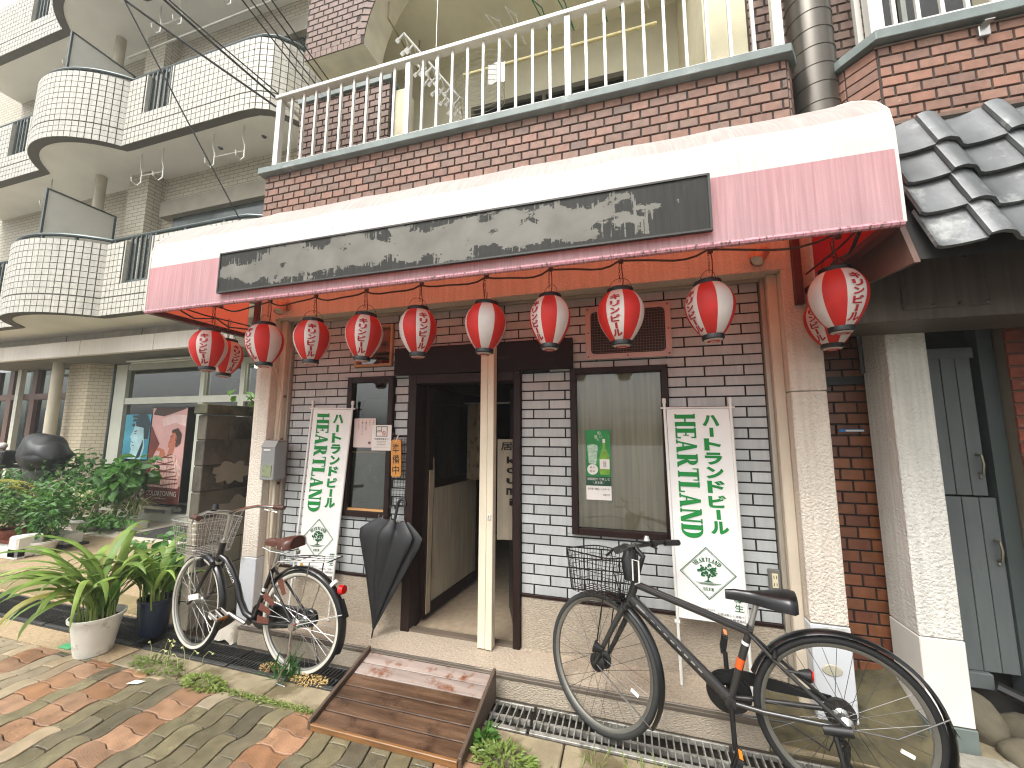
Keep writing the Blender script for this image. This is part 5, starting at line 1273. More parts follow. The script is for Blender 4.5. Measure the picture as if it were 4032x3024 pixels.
b.tube('head_cup', [(.737, .765), (.731, .79)], .024, m_alum); b.tube('head_cup', [(.776, .615), (.770, .632)], .023, m_alum)
for l in (-1, 1):
    b.tube('chain_stay', [(.405, .286, .022*l), (.28, .295, .045*l), (0, .325, .062*l)], .0095, m_blkm)
    b.tube('seat_stay', [(.27, .615, .014*l), (.2, .54, .045*l), (0, .325, .064*l)], .0075, m_blkm)
    b.tube('fork_leg', [(.782, .612, .035*l), (.83, .52, .052*l), (.90, .39, .056*l), (.955, .335, .057*l), (.977, .325, .057*l)], [.014, .013, .010, .009, .008], m_blkm, True)
b.tube('fork_crown', [(.783, .612, -.04), (.783, .625, 0), (.783, .612, .04)], .015, m_blkm, True)
b.tube('stem', [(.733, .78), (.70, .93), (.69, .965)], [.012, .016, .02], m_alum, True)
b.tube('handlebar', [(.545, .985, -.285), (.62, .985, -.27), (.675, 1.0, -.17), (.692, .985, -.05), (.694, .972, 0), (.692, .985, .05), (.675, 1.0, .17), (.62, .985, .27), (.545, .985, .285)], .0112, m_steel, True)
for l in (-1, 1):
    b.tube('grip', [(.625, .985, .269*l), (.525, .985, .287*l)], .017, m_grip, True)
    b.tube('brake_lever', [(.665, .985, .20*l), (.69, .965, .235*l), (.60, .945, .285*l)], .005, m_alum, True, n=6)
b.tube('bell', [(.672, 1.01, .12), (.672, 1.045, .12)], [.024, .016], m_blkp, True)
b.tube('brake_cable', [(.68, .985, .2), (.78, .95, .13), (.80, .80, .05), (.79, .66, .03)], .003, M('grey_cable', '#8d8a84', .4), True, n=5)
b.tube('brake_cable', [(.68, .985, -.2), (.78, .98, -.14), (.80, .82, -.08), (.76, .70, -.03)], .003, M('grey_cable', '#8d8a84', .4), True, n=5)
basket(b, .835, 1.135, .125, .175, .675, .905, M('wire_basket_steel', '#a9a7a0', .3, metal=.7), 46, 6, .0015, .03)
b.tube('basket_stay', [(.95, .672, .07), (.977, .335, .064)], .004, m_alum, True, n=6); b.tube('basket_stay', [(.95, .672, -.07), (.977, .335, -.064)], .004, m_alum, True, n=6)
MB().box(-.02, .02, -.045, .045, -.03, .03, Matrix.Translation(b.F(.955, .60, 0))).build('front_lamp', m_blkp, b.t, bevel=.006)
MB().box(-.045, .045, -.004, .004, -.018, .018, Matrix.Translation(b.F(.90, .385, .064)) @ Matrix.Rotation(R(-15), 4, 'Y')).build('dynamo_plate', m_pl, b.t)
b.fender(0, .325, False, 35, 205, m_blkm, .345, .026); b.fender(.977, .325, True, 85, 195, m_blkm, .345, .024)
b.tube('mudguard_stay', [(0, .325, .066), (-.338, .42, .026)], .003, m_alum, n=5)
MB().add([tuple(b.P(-.31, .50, -.018)), tuple(b.P(-.31, .50, .018)), tuple(b.P(-.352, .395, .022)), tuple(b.P(-.352, .395, -.022))], [(0, 1, 2, 3)]).build('mud_flap', m_blkp, b.t)
b.tube('white_patch', [(-.235, .593, .0), (-.25, .580, .0)], .027, m_pl)
b.tube('rear_reflector', [(-.295, .555, 0), (-.325, .56, 0)], [.030, .026], m_redr)
b.tube('seat_post', [(.265, .635), (.228, .745)], .0125, m_alum); saddle(b, .07, .345, .835, m_brn, .105, rear_up=.01)
f = MB()
for l in (-.06, .06):
    f.tube([tuple(b.P(.12, .745, l)), tuple(b.P(.12, .72, l))], .013, 8)
for l in (-.035, .035): f.tube([tuple(b.P(a_, z_, l)) for a_, z_ in ((.10, .76), (.15, .745), (.26, .75), (.33, .77))], .004, 6)
f.build('saddle_springs', m_steel, b.t)
for l in (-1, 1):
    for a_ in (.10, .16): MB().ell(tuple(b.P(a_, .80, .098*l if a_ < .13 else .085*l)), .005, .005, .005, 8, 4).build('saddle_rivet', m_steel, b.t)
# rack
f = MB()
for l in (-.065, -.022, .022, .065): f.tube([tuple(b.P(a_, z_, l)) for a_, z_ in ((.21, .655), (.16, .70), (.05, .715), (-.24, .735))], .0042, 6)
for a_ in (.12, .02, -.10, -.24): f.tube([tuple(b.P(a_, .705-(a_-.1)*.09, -.068)), tuple(b.P(a_, .705-(a_-.1)*.09, .068))], .0042, 6)
for l in (-.066, .066): f.tube([tuple(b.P(-.10, .722, l)), tuple(b.P(-.06, .5, l*1.05)), tuple(b.P(0, .325, l))], .004, 6)
f.build('rear_rack', m_steel, b.t)
# skirt guard panels
f = MB()
for l in (.068,):
    for k_ in range(6):
        a0 = R(lerp(95, 190, k_/6)); a1 = R(lerp(95, 190, (k_+.6)/6))
        if k_ in (1, 3, 4, 5): f.add([tuple(b.P(r_*math.cos(a_)*-1 if False else r_*math.cos(PI-a_), .325+r_*math.sin(a_), l)) for r_, a_ in ((.20, a0), (.30, a0), (.30, a1), (.20, a1))], [(0, 1, 2, 3)])
f.build('skirt_guard', M('brown_guard', '#5a3226', .5), b.t)
# chaincase and crank
V = [(.40+.085*math.cos(R(a_)), .286+.085*math.sin(R(a_))) for a_ in range(-90, 91, 20)]+[(-.02+.055*math.cos(R(a_)), .325+.055*math.sin(R(a_))) for a_ in range(90, 271, 30)]
k_ = len(V)
MB().add([tuple(b.P(a_, z_, l)) for l in (-.075, -.045) for a_, z_ in V], [tuple(range(k_)), tuple(range(k_, 2*k_))[::-1]]+[(i, (i+1) % k_, (i+1) % k_+k_, i+k_) for i in range(k_)]).build('chain_case', m_blkm, b.t, bevel=.004)
b.ring('bottom_bracket', .405, .286, 0, .023, .004, m_blkm, .036, 20)
b.tube('crank', [(.405, .286, .062), (.55, .335, .070)], [.013, .010], m_alum); b.tube('crank', [(.405, .286, -.085), (.26, .237, -.09)], [.013, .010], m_alum)
b.pedal(.565, .345, .125, M('pedal_grey', '#8b8780', .4, metal=.3), R(-25)); b.pedal(.25, .232, -.15, m_blkp)
# stand
b.tube('stand_leg', [(0, .325, .075), (.0, .17, .085), (.06, .0, .10), (-.02, -.0, .11)], .007, m_steel); b.tube('stand_leg', [(0, .325, -.075), (-.03, .16, -.09), (-.08, .02, -.10)], .007, m_steel)
b.tube('checker_sticker', [(.335, .458, .002), (.318, .50, .002)], .0166, M('checker_sticker', '#c9c9c4', .4, var=0)); b.tube('checker_dark', [(.331, .467, .004), (.326, .48, .004)], .0160, m_blkm)
tx = MB(); p0, p1 = Vector((.685, .632)), Vector((.585, .505)); d_ = (p1-p0)
def ft(u, v):
    q = p0+d_*u; nn = Vector((d_.y, -d_.x)).normalized()*-1; r_ = .021
    s_ = max(-.9, min(.9, v)); c_ = q+nn*(r_*s_); return tuple(b.P(c_.x, c_.y, r_*math.sqrt(max(.05, 1-s_*s_))+.0015))
put(tx, 'ANIMATO', ft, .5, 0, w=.95, h=.95, off=.01); tx.build('frame_lettering', m_pl, b.t)
b.tube('rear_hub_cover', [(0, .325, .06), (0, .325, .085)], [.03, .022], m_steel)
# ================================================================== RIGHT NEIGHBOUR
nb = thing('neighbour_house', 'right-hand brick house front with tiled roof, brown beam and white pillar', 'building', (1.6, 2.7, 0))
# white pillar with grey-green foot
MB().box(1.37, 1.547, 2.62, 2.86, .545, 2.21).build('pillar', m_white, nb, bevel=.004)
MB().box(1.368, 1.549, 2.617, 2.862, .150, .541).build('pillar_base', M('white_base_paint', '#d2cfc6', .7, var=.05, bump=.2, bs=60), nb, bevel=.004)
MB().box(1.364, 1.553, 2.613, 2.866, -.02, .146).build('pillar_foot', M('slate_foot', '#5f6863', .6, var=.15, vs=10, bump=.2), nb, bevel=.003)
for i in range(3): MB().box(1.36+i*.26, 1.36+i*.26+.255, 2.45, 2.61, -.03, .045).build('granite_slab', M('granite', '#8a877c', .6, var=.2, vs=40, bump=.3), nb, bevel=.006)
# balcony wall: bricks front, two chamfered facets
MB().box(1.48, 3.2, YB+.006, 3.0, 3.30, 3.83).build('balcony_wall', m_mort, nb)
MB().prism([(1.48, YB+.006), (1.375, 2.725), (1.315, 2.86), (1.315, 3.3), (1.6, 3.3), (1.6, 2.7)], 2, 3.30, 3.83).build('balcony_corner', m_mort, nb)
m_brick2 = M('orange_brick', '#8d6450', .65, var=.18, vs=22, bump=.3, bs=130, rnd=.16, col2='#7a5e50', dirt='#ad8d7a', dirt_s=9, dirt_t=.66)
field('brick', m_brick2, nb, (0, YB+.006, 0), 0, 1.48, 2.62, 3.30, 3.83, .121, .0665, .012, .009, .002, uoff=1.543, vtop=3.825)
for (p, q) in (((1.375, 2.725), (1.48, YB+.006)), ((1.315, 2.86), (1.375, 2.725))):
    d = Vector((q[0]-p[0], q[1]-p[1])); field('brick', m_brick2, nb, (p[0], p[1], 0), math.atan2(d.y, d.x), 0, d.length, 3.30, 3.83, d.length+.001, .0665, .008, .008, .002, vtop=3.825, bond=0)
MB().prism([(1.455, 2.545), (3.2, 2.545), (3.2, 2.8), (1.3, 3.2), (1.275, 3.2), (1.275, 2.845), (1.34, 2.70)], 2, 3.832, 3.895).build('ledge', m_ledge, nb, bevel=.004)
for x in (1.50, 2.30): MB().box(x-.035, x+.035, 2.60, 2.66, 3.896, 4.9).build('rail_post', m_rail, nb, bevel=.002)
MB().box(1.535, 2.265, 2.615, 2.645, 3.93, 3.965).build('bottom_rail', m_rail, nb); MB().box(1.45, 2.4, 2.60, 2.66, 4.9, 4.93).build('top_rail', m_rail, nb)
for i in range(6): x = 1.60+i*.112; box('baluster', m_rail, x-.0095, x+.0095, 2.622, 2.638, 3.965, 4.9, nb)
box('white_strip', m_rail, 1.445, 1.475, 2.69, 2.72, 3.896, 5.0, nb)
MB().box(1.62, 3.2, 3.25, 3.35, 3.3, 6).build('back_wall', M('olive_dark', '#7b745c', .8), nb)
MB().box(1.58, 2.4, 3.22, 3.24, 3.9, 5.2).build('window_pane', M('dark_window', '#1e1f1b', .1), nb)
for x in (1.60, 1.78, 1.98): box('window_bar', M('grey_bar', '#8b8d84', .5), x, x+.03, 3.18, 3.21, 3.9, 5.2, nb)
MB().box(1.93, 1.98, 2.575, 2.605, 3.735, 3.80).build('bracket_plate', m_alum, nb, bevel=.003); MB().box(1.935, 1.978, 2.54, 2.58, 3.795, 3.80).build('bracket_tab', m_alum, nb)
MB().tube([(1.46, 2.592, 3.815), (1.7, 2.590, 3.818), (2.5, 2.590, 3.815)], .006, 6).build('wall_cable', M('old_cable', '#6a5a4c', .6), nb)
MB().box(1.475, 3.2, 2.54, 2.60, 3.262, 3.298).build('flashing', M('copper_brown', '#6f594b', .5, metal=.3, var=.15, streak=.2), nb)
MB().box(1.12, 3.2, 2.08, 2.62, 2.93, 2.96, Matrix.Rotation(0, 4, 'X')).build('roof_top', M('dark_flashing', '#4a4640', .6, metal=.2), nb)
MB().prism([(2.06, 2.95), (2.61, 3.26), (2.61, 2.9), (2.1, 2.9)], 0, 1.10, 3.2).build('roof_apron', M('dark_flashing', '#4a4640', .6), nb)
# steep tiled pent roof: S-shaped tiles
rt_ = thing('tile_roof', 'steep pent roof of glazed grey S-shaped tiles beside the awning', 'roof', (1.6, 2.0, 2.3))
m_rt = M('roof_tile', '#5a5c5c', .36, metal=.05, var=.25, vs=9, bump=.2, bs=60, rnd=.10, dirt='#8f908d', dirt_s=7, dirt_t=.56)
e0, e1 = Vector((1.835, 2.245)), Vector((2.06, 2.905)); ud = (e1-e0).normalized(); nd = Vector((-ud.y, ud.x))
PT, RH, TL = .232, (e1-e0).length/4, (e1-e0).length/4+.045
def tile_z(u):   # profile across one tile (outward lift), u 0..1
    if u < .26: return .044+.010*math.sin(u/.26*PI)
    if u < .50: return .044*(.5+.5*math.cos((u-.26)/.24*PI))
    return .024*((u-.50)/.50)**2.0
nu, nv = 14, 4; tm = MB(); V = []
for th in (0, -.016):
    for j in range(nv+1):
        for i in range(nu+1):
            u = i/nu*1.03; s_ = j/nv*TL; lift = tile_z(min(u, 1))+.030*(1-j/nv)+th
            y, z = -(nd.x*0), 0
            V.append((u*PT, (ud.x*s_-abs(nd.x)*lift), (ud.y*s_+abs(nd.y)*lift*1.0)))
k_ = (nu+1)*(nv+1); F = []
for j in range(nv):
    for i in range(nu):
        a = j*(nu+1)+i; F.append((a, a+1, a+nu+2, a+nu+1)); F.append((k_+a+nu+1, k_+a+nu+2, k_+a+1, k_+a))
for i in range(nu): F.append((i, k_+i, k_+i+1, i+1)); a = nv*(nu+1)+i; F.append((a+1, k_+a+1, k_+a, a))
for j in range(nv): a = j*(nu+1); F.append((a+nu+1, k_+a+nu+1, k_+a, a)); a += nu; F.append((a, k_+a, k_+a+nu+1, a+nu+1))
me_t = tm.add(V, F).mesh('roof_tile', m_rt, smooth=True, ang=35)
V2 = [(max(v[0], PT*.42), v[1]+(abs(nd.x)*(tile_z(v[0]/PT)-tile_z(.42)) if v[0] < PT*.42 else 0), v[2]-(abs(nd.y)*(tile_z(v[0]/PT)-tile_z(.42)) if v[0] < PT*.42 else 0)) for v in V]
me_t2 = MB().add(V2, F).mesh('edge_tile', m_rt, smooth=True, ang=35)
for r_ in range(4):
    for c_ in range(-1, 7):
        o = obj('roof_tile', me_t, None); q = e0+ud*(RH*r_); x = 1.27+c_*PT-(0 if c_ >= 0 else 0)
        if c_ == -1:
            x = 1.27-PT; o.data = me_t2
        o.location = (x, q.x+random.uniform(-.002, .002), q.y); o.rotation_euler = (random.uniform(-.006, .006), random.uniform(-.004, .004), random.uniform(-.006, .006)); attach(o, rt_)
MB().prism([(1.86, 2.22), (2.09, 2.90), (2.62, 2.90), (2.62, 2.30)], 0, 1.095, 1.115).build('verge_board', M('verge_brown', '#5b443a', .6, var=.2), rt_)
MB().prism([(1.875, 2.235), (2.09, 2.88), (2.6, 2.88), (2.6, 2.56), (1.93, 2.36)], 0, 1.116, 3.2).build('roof_core', M('dark_core', '#211e1b', .8), rt_)
# brown metal beam with a bolted cover plate
m_bm = M('brown_beam', '#5a4f45', .5, metal=.2, var=.18, vs=4, streak=.35, dirt='#2e2924', dirt_s=2.5, dirt_t=.58)
MB().box(1.092, 3.2, 2.30, 2.612, 2.093, 2.48).build('beam', m_bm, nb, bevel=.004)
MB().box(1.09, 3.2, 2.613, 3.1, 2.20, 2.215).build('soffit', M('dark_soffit', '#1a1714', .8), nb)
MB().box(1.285, 1.612, 2.291, 2.301, 2.143, 2.40).build('cover_plate', m_bm, nb, bevel=.003)
for x, z in ((1.30, 2.16), (1.40, 2.158), (1.50, 2.158), (1.596, 2.158), (1.30, 2.25), (1.596, 2.27), (1.54, 2.38), (1.30, 2.38)):
    MB().lathe([(.008, 0), (.008, .005), (.004, .008)], 8, T=Matrix.Translation((x, 2.291, z)) @ Matrix.Rotation(PI/2, 4, 'X'), cap1=True).build('bolt', M('bolt_brown', '#5a5047', .45, metal=.4), nb)
MB().tube([(1.25, 2.62, 2.18), (1.30, 2.72, 1.9)], .012, 6).build('diagonal_brace', m_blkp, nb)
# recessed brick wall between the pillars
aw_ = thing('alley_wall', 'narrow dark orange brick wall recessed between the two pillars', 'wall', (1.22, 2.9, .2))
m_brick3 = M('glazed_orange_brick', '#7a4b2e', .38, var=.16, vs=20, bump=.15, bs=120, rnd=.18, col2='#633a29', streak=.12)
MB().box(1.06, 1.50, 2.908, 3.0, .1, 2.5).build('mortar', M('black_mortar', '#1f1b17', .85), aw_)
field('brick', m_brick3, aw_, (0, 2.908, 0), 0, 1.083, 1.46, .20, 2.2, .12, .0672, .010, .008, .002, uoff=1.10)
MB().box(1.23, 1.36, 2.892, 2.8985, 1.565, 1.582).build('blue_tag', M('blue_tag', '#2d6ea3', .4, var=.05), aw_); MB().box(1.265, 1.355, 2.889, 2.892, 1.567, 1.577).build('tag_paper', m_paper, aw_)
MB().box(1.10, 1.16, 2.892, 2.8985, 1.565, 1.582).build('blue_tag', M('blue_tag', '#2d6ea3', .4, var=.05), aw_)
MB().box(1.086, 1.40, 2.86, 2.90, 1.85, 1.90).build('dark_rail', m_blkp, aw_)
# grey plank gate in two leaves
MB().box(1.5, 3.4, 3.02, 3.1, .0, 2.4).build('alley_closure', M('closure_dark', '#2a2824', .9), nb)  # added dark closure behind the gate, keeps bright sky out of the gap
gt = thing('plank_gate', 'grey painted plank gate in two sections with handles at the far right', 'gate', (1.8, 2.9, .3))
m_gate = M('grey_gate_paint', '#5c6160', .55, var=.1, vs=4, stretch=(5, 5, 1), rnd=.05, dirt='#565a56', dirt_s=4, dirt_t=.6)
for (z0, z1, x0, x1) in ((1.215, 2.03, 1.55, 1.90), (.30, 1.205, 1.55, 1.93)):
    n = 5
    for i in range(n):
        a, c_ = lerp(x0, x1, i/n), lerp(x0, x1, (i+1)/n); box('plank', m_gate, a+.002, c_-.002, 2.895, 2.918, z0, z1, gt, bevel=.002)
    MB().box(x0, x1, 2.919, 2.95, z0, z1).build('backing', M('gate_gap', '#1d2420', .8), gt)
MB().box(1.55, 1.91, 2.885, 2.894, 1.99, 2.05).build('head_rail', m_gate, gt)
MB().box(1.548, 1.80, 2.87, 2.94, .22, .297).build('foot_rail', m_gate, gt, bevel=.004)
m_hd = M('old_brass', '#8d8674', .35, metal=.8)
for x, z in ((1.868, 1.39), (1.895, .93)):
    MB().tube([(x, 2.893, z+.05), (x, 2.86, z+.045), (x+.002, 2.855, z), (x+.002, 2.865, z-.05), (x+.002, 2.89, z-.055)], .007, 8).build('handle', m_hd, gt, smooth=True)
    MB().ell((x+.002, 2.885, z-.075), .006, .006, .009, 8, 5).build('keeper', m_hd, gt)
MB().box(1.93, 2.0, 2.88, 2.96, .2, 2.2).build('side_post', M('gate_post', '#3f4745', .6, var=.1), gt)
# brick pier beyond the gate
bp2 = thing('brick_pier', 'rough red brick pier at the right edge beyond the grey gate', 'pier', (2.02, 2.85, 0))
MB().box(2.012, 2.30, 2.822, 3.1, .0, 2.2).build('core', M('pier_mortar', '#7d7262', .9, bump=.5), bp2)
rs = random.Random(9)
for i in range(32):
    z = .02+i*.068
    for (a, c_) in (((2.005, 2.105), (2.112, 2.30)) if i % 2 else ((2.005, 2.19), (2.197, 2.30))):
        o = obj('brick', piece(c_-a-.002, .060, .016, .004, M('pier_brick', '#8a4a38', .8, var=.25, vs=25, bump=.5, bs=80, rnd=.18, dirt='#a88a78', dirt_s=8, dirt_t=.6), 'pier_brick'), None)
        o.location = ((a+c_)/2, 2.822+rs.uniform(-.003, .003), z+.032); attach(o, bp2)
MB().box(2.10, 3.0, 2.72, 2.80, .0, 2.2).build('grey_door', M('grey_door_paint', '#4a514e', .5, var=.1), bp2)  # door in one plain dark grey
MB().tube([(2.17, 2.66, .0), (2.17, 2.66, 2.4)], .055, 16).build('downpipe', M('pale_pipe', '#8a918d', .4), bp2, smooth=True)
# rubble stones
m_stone = M('rubble_stone', '#565040', .85, var=.25, vs=10, bump=.8, bs=30, rnd=.15, dirt='#4b4632', dirt_s=5, dirt_t=.55)
rs = random.Random(5)
for i, (x, y, z, a, c_, d) in enumerate(((1.66, 2.80, .12, .11, .12, .12), (1.86, 2.74, .10, .12, .11, .10), (1.74, 2.62, .05, .10, .10, .08), (1.92, 2.60, .04, .10, .09, .07), (2.06, 2.70, .10, .10, .10, .12))):
    f = MB().ell((0, 0, 0), a, c_, d, 12, 8)
    f.v = [tuple(Vector(v)*(1+.35*mnoise.noise(Vector(v)*9+Vector((i*7, 0, 0))))+Vector((x, y, z))) for v in f.v]
    tag(f.build('rubble_stone', m_stone, smooth=True, ang=50), ['rough brown stone under the gate foot rail', 'rough brown stone right of the gate foot', 'flat stone in front of the gate', 'low flat stone nearest the right edge', 'rough stone at the foot of the brick pier'][i], 'stone', 'stones below the grey gate')
MB().tube([(1.78, 2.83, .26), (1.90, 2.76, .22), (2.05, 2.66, .10), (2.2, 2.5, .05)], .028, 8).build('black_hose', m_blkp, smooth=True)
tag(bpy.data.objects['black_hose'], 'thick black hose lying below the grey gate', 'hose')
# ================================================================== LEFT APARTMENT BLOCK
lb = thing('tiled_apartment_block', 'pale tiled apartment block with wavy curved balconies on the left', 'building', (-8.5, 5, 0))
m_lt2 = M('pale_tile', '#b9b6aa', .45, var=.12, vs=16, streak=.16)
m_grout = M('grey_grout', '#5f5d54', .9, var=.1)
m_sof = M('grey_soffit', '#ecebe4', .85, var=.06, vs=1.5, bump=.2, bs=80)
m_hr = M('dark_handrail', '#4f5856', .4, metal=.4)
m_pan = M('white_partition', '#d3d2c8', .6, var=.04)
def brick_tex(name, c1, c2, cm, bw, bh, rough=.6):
    mt = bpy.data.materials.new(name); mt.use_nodes = True; n = mt.node_tree; N = n.nodes; L = n.links; b = N['Principled BSDF']; b.inputs['Roughness'].default_value = rough
    g = N.new('ShaderNodeNewGeometry'); s_ = N.new('ShaderNodeSeparateXYZ'); L.new(g.outputs['Position'], s_.inputs[0])
    a = N.new('ShaderNodeMath'); a.operation = 'ADD'; L.new(s_.outputs[0], a.inputs[0]); L.new(s_.outputs[1], a.inputs[1])
    c = N.new('ShaderNodeCombineXYZ'); L.new(a.outputs[0], c.inputs[0]); L.new(s_.outputs[2], c.inputs[1])
    t = N.new('ShaderNodeTexBrick'); L.new(c.outputs[0], t.inputs[0]); t.inputs['Color1'].default_value = (*H(c1), 1); t.inputs['Color2'].default_value = (*H(c2), 1); t.inputs['Mortar'].default_value = (*H(cm), 1)
    t.inputs['Scale'].default_value = 1; t.inputs['Brick Width'].default_value = bw; t.inputs['Row Height'].default_value = bh; t.inputs['Mortar Size'].default_value = .006; L.new(t.outputs[0], b.inputs['Base Color'])
    bp = N.new('ShaderNodeBump'); bp.inputs['Strength'].default_value = .4; bp.inputs['Distance'].default_value = .01; bp.invert = True; L.new(t.outputs['Fac'], bp.inputs['Height']); L.new(bp.outputs[0], b.inputs['Normal'])
    MATS[name] = mt; return mt
m_bt = brick_tex('beige_wall_tile', '#b5ad99', '#c0b8a4', '#7f7a6c', .21, .068)
# plan of the balcony edge (outer face), right to left
path = [(-4.42, 4.66), (-4.44, 4.45), (-4.50, 4.25), (-4.61, 4.06), (-4.76, 3.91), (-4.95, 3.83), (-5.2, 3.81)]
x = -5.35
while x > -7.65: path.append((x, 3.81)); x -= .15
ccx, ccy, cr = -8.735, 4.765, 1.42
a0 = math.atan2(3.81-ccy, -7.68-ccx); a1 = math.atan2(3.81-ccy, -9.79-ccx)
if a1 > 0: a1 -= 2*PI
for i in range(25): a = lerp(a0, a1, i/24); path.append((ccx+cr*math.cos(a), ccy+cr*math.sin(a)))
x = -9.95
while x > -13.0: path.append((x, 3.81)); x -= .15
path = [Vector(p) for p in path]
cum = [0]
for p, q in zip(path, path[1:]): cum.append(cum[-1]+(q-p).length)
def at_s(s_):
    for i in range(len(path)-1):
        if s_ <= cum[i+1] or i == len(path)-2:
            d = (path[i+1]-path[i]); t = (s_-cum[i])/d.length; d = d.normalized(); return path[i]+(path[i+1]-path[i])*t, Vector((-d.y, d.x))
def nrm(i):
    d = (path[min(i+1, len(path)-1)]-path[max(i-1, 0)]).normalized(); return Vector((-d.y, d.x))
GAPS = ((-7.24, -6.66), (-10.85, -10.27))
def ingap(x): return any(a <= x <= b for a, b in GAPS)
PT_H = 1.15
levels = [3.286, 6.10, 8.91, 11.72]
for li, zb in enumerate(levels):
    # soffit slab
    pts = [(p.x, p.y) for p in (path[i]-nrm(i)*.04 for i in range(len(path)))]+[(-13.0, 4.75), (-4.42, 4.75)]
    MB().prism(pts[::-1], 2, zb+.015, zb+.17).build('balcony_slab', m_sof, lb)
    # parapet body
    f = MB(); n = len(path)
    for i in range(n-1):
        pa, pb = path[i], path[i+1]; na, nb_ = nrm(i), nrm(i+1)
        top = zb+(.47 if ingap((pa.x+pb.x)/2) else PT_H)
        o0, o1, i0, i1 = pa, pb, pa-na*.12, pb-nb_*.12
        f.add([(o0.x, o0.y, zb), (o1.x, o1.y, zb), (o1.x, o1.y, top), (o0.x, o0.y, top), (i0.x, i0.y, zb), (i1.x, i1.y, zb), (i1.x, i1.y, top), (i0.x, i0.y, top)],
              [(0, 1, 2, 3), (7, 6, 5, 4), (3, 2, 6, 7), (4, 5, 1, 0)])
        for g0, g1 in GAPS:
            for q, qi in ((pa, i0), (pb, i1)):
                pass
    f.build('parapet', m_grout, lb)
    # wall tiles, one joined part per balcony
    t = MB(); pit = .094; s_ = .01; rowh = .0958
    while s_ < cum[-1]-pit:
        p, q = at_s(s_+pit/2); d = Vector((q.y, -q.x))
        rows = 5 if ingap(p.x) else 12
        for r_ in range(rows):
            z0 = zb+.004+r_*rowh; z1 = z0+rowh-.010
            if r_ == 2: z1 -= .012
            a_, c_ = p-d*(pit/2-.006), p+d*(pit/2-.006)
            o_ = q*.007
            t.add([(a_.x, a_.y, z0), (c_.x, c_.y, z0), (c_.x, c_.y, z1), (a_.x, a_.y, z1), (a_.x+o_.x, a_.y+o_.y, z0), (c_.x+o_.x, c_.y+o_.y, z0), (c_.x+o_.x, c_.y+o_.y, z1), (a_.x+o_.x, a_.y+o_.y, z1)],
                  [(4, 5, 6, 7)[::-1], (0, 1, 5, 4)[::-1], (2, 3, 7, 6)[::-1], (1, 2, 6, 5)[::-1], (3, 0, 4, 7)[::-1]])
        s_ += pit
    t.build('parapet_tiles', m_lt2, lb, kind='stuff')
    for g0, g1 in GAPS:
        for xx_ in (g0, g1):
            MB().box(xx_-.012, xx_+.012, 3.80, 3.945, zb+.47, zb+PT_H).build('parapet_end', m_lt2, lb)
    # hand rail, posts, gap bars
    MB().tube([(p.x+0, p.y+.06, zb+1.235) for p in (path[i]-nrm(i)*.0 for i in range(len(path)))], .028, 8).build('hand_rail', m_hr, lb, smooth=True)
    for i in range(2, len(path), 5): p = path[i]-nrm(i)*.06; box('rail_stub', m_hr, p.x-.02, p.x+.02, p.y-.015, p.y+.015, zb+PT_H, zb+1.22, lb)
    for g0, g1 in GAPS:
        for k_ in range(6): xg = lerp(g0+.03, g1-.03, k_/5); box('gap_bar', m_hr, xg-.014, xg+.014, 3.85, 3.878, zb+.47, zb+1.22, lb)
        box('gap_rail', m_hr, g0, g1, 3.845, 3.88, zb+.50, zb+.53, lb)
    # partition panel
    if li < 3:
        f = MB().box(-8.745, -8.725, 3.53, 4.37, zb+.20, zb+2.08); f.build('partition', m_pan, lb)
        MB().box(-8.755, -8.715, 3.505, 3.53, zb+.2, zb+2.10).box(-8.755, -8.715, 3.53, 4.40, zb+2.08, zb+2.105).box(-8.755, -8.715, 4.37, 4.40, zb+.2, zb+2.08).build('partition_frame', m_hr, lb)
        MB().tube([(-8.98, 4.25, zb+.17), (-8.98, 4.25, levels[li+1]+.02)], .075, 14).build('drain_pipe', M('pale_drain_pipe', '#b8b19c', .5), lb, smooth=True)
        box('pilaster', m_bt, -8.46, -7.95, 4.38, 4.64, zb+.16, levels[li+1]+.01, lb)
        # ceiling hooks for drying poles
        for hx in (-7.55, -7.05, -5.95, -5.35, -9.9):
            zt = levels[li+1]+.015
            MB().tube([(hx-.05, 4.05, zt), (hx-.05, 4.05, zt-.22), (hx, 4.05, zt-.34), (hx, 4.05, zt-.52), (hx, 4.0, zt-.60), (hx, 3.93, zt-.57), (hx, 3.92, zt-.50)], .011, 6).build('ceiling_hook', M('white_hook', '#c6c4b8', .5), lb, smooth=True)
        for (h0, h1) in ((-7.55, -7.05), (-5.95, -5.35)): MB().tube([(h0, 4.05, levels[li+1]-.38), (h1, 4.05, levels[li+1]-.40)], .008, 6).build('hook_bar', M('white_hook', '#c6c4b8', .5), lb)
        MB().tube([(-8.6, 4.2, levels[li+1]-.55), (-4.9, 4.2, levels[li+1]-.50)], .018, 8).build('drying_pole', M('white_hook', '#c6c4b8', .5), lb) if li == 1 else None
        for vx in (-5.3, -5.0, -6.2): MB().lathe([(.04, 0), (.02, -.02)], 8, (vx, 4.3, levels[li+1]+.014), cap1=True).build('soffit_vent', m_hr, lb)
# back wall, with recessed sliding windows
MB().box(-14, -4.3, 4.64, 4.9, 3.0, 15).build('facade_wall', m_bt, lb)
for zb in levels[:3]: MB().box(-7.6, -5.0, 4.60, 4.66, zb+.2, zb+2.0).build('balcony_window', M('dull_pane', '#4d5552', .15, var=.2), lb); MB().box(-7.8, -4.6, 4.50, 4.64, zb+2.0, zb+2.28).build('window_hood', M('hood_band', '#8b8474', .7), lb)  # hood in an even grey-beige, darker than the wall tile
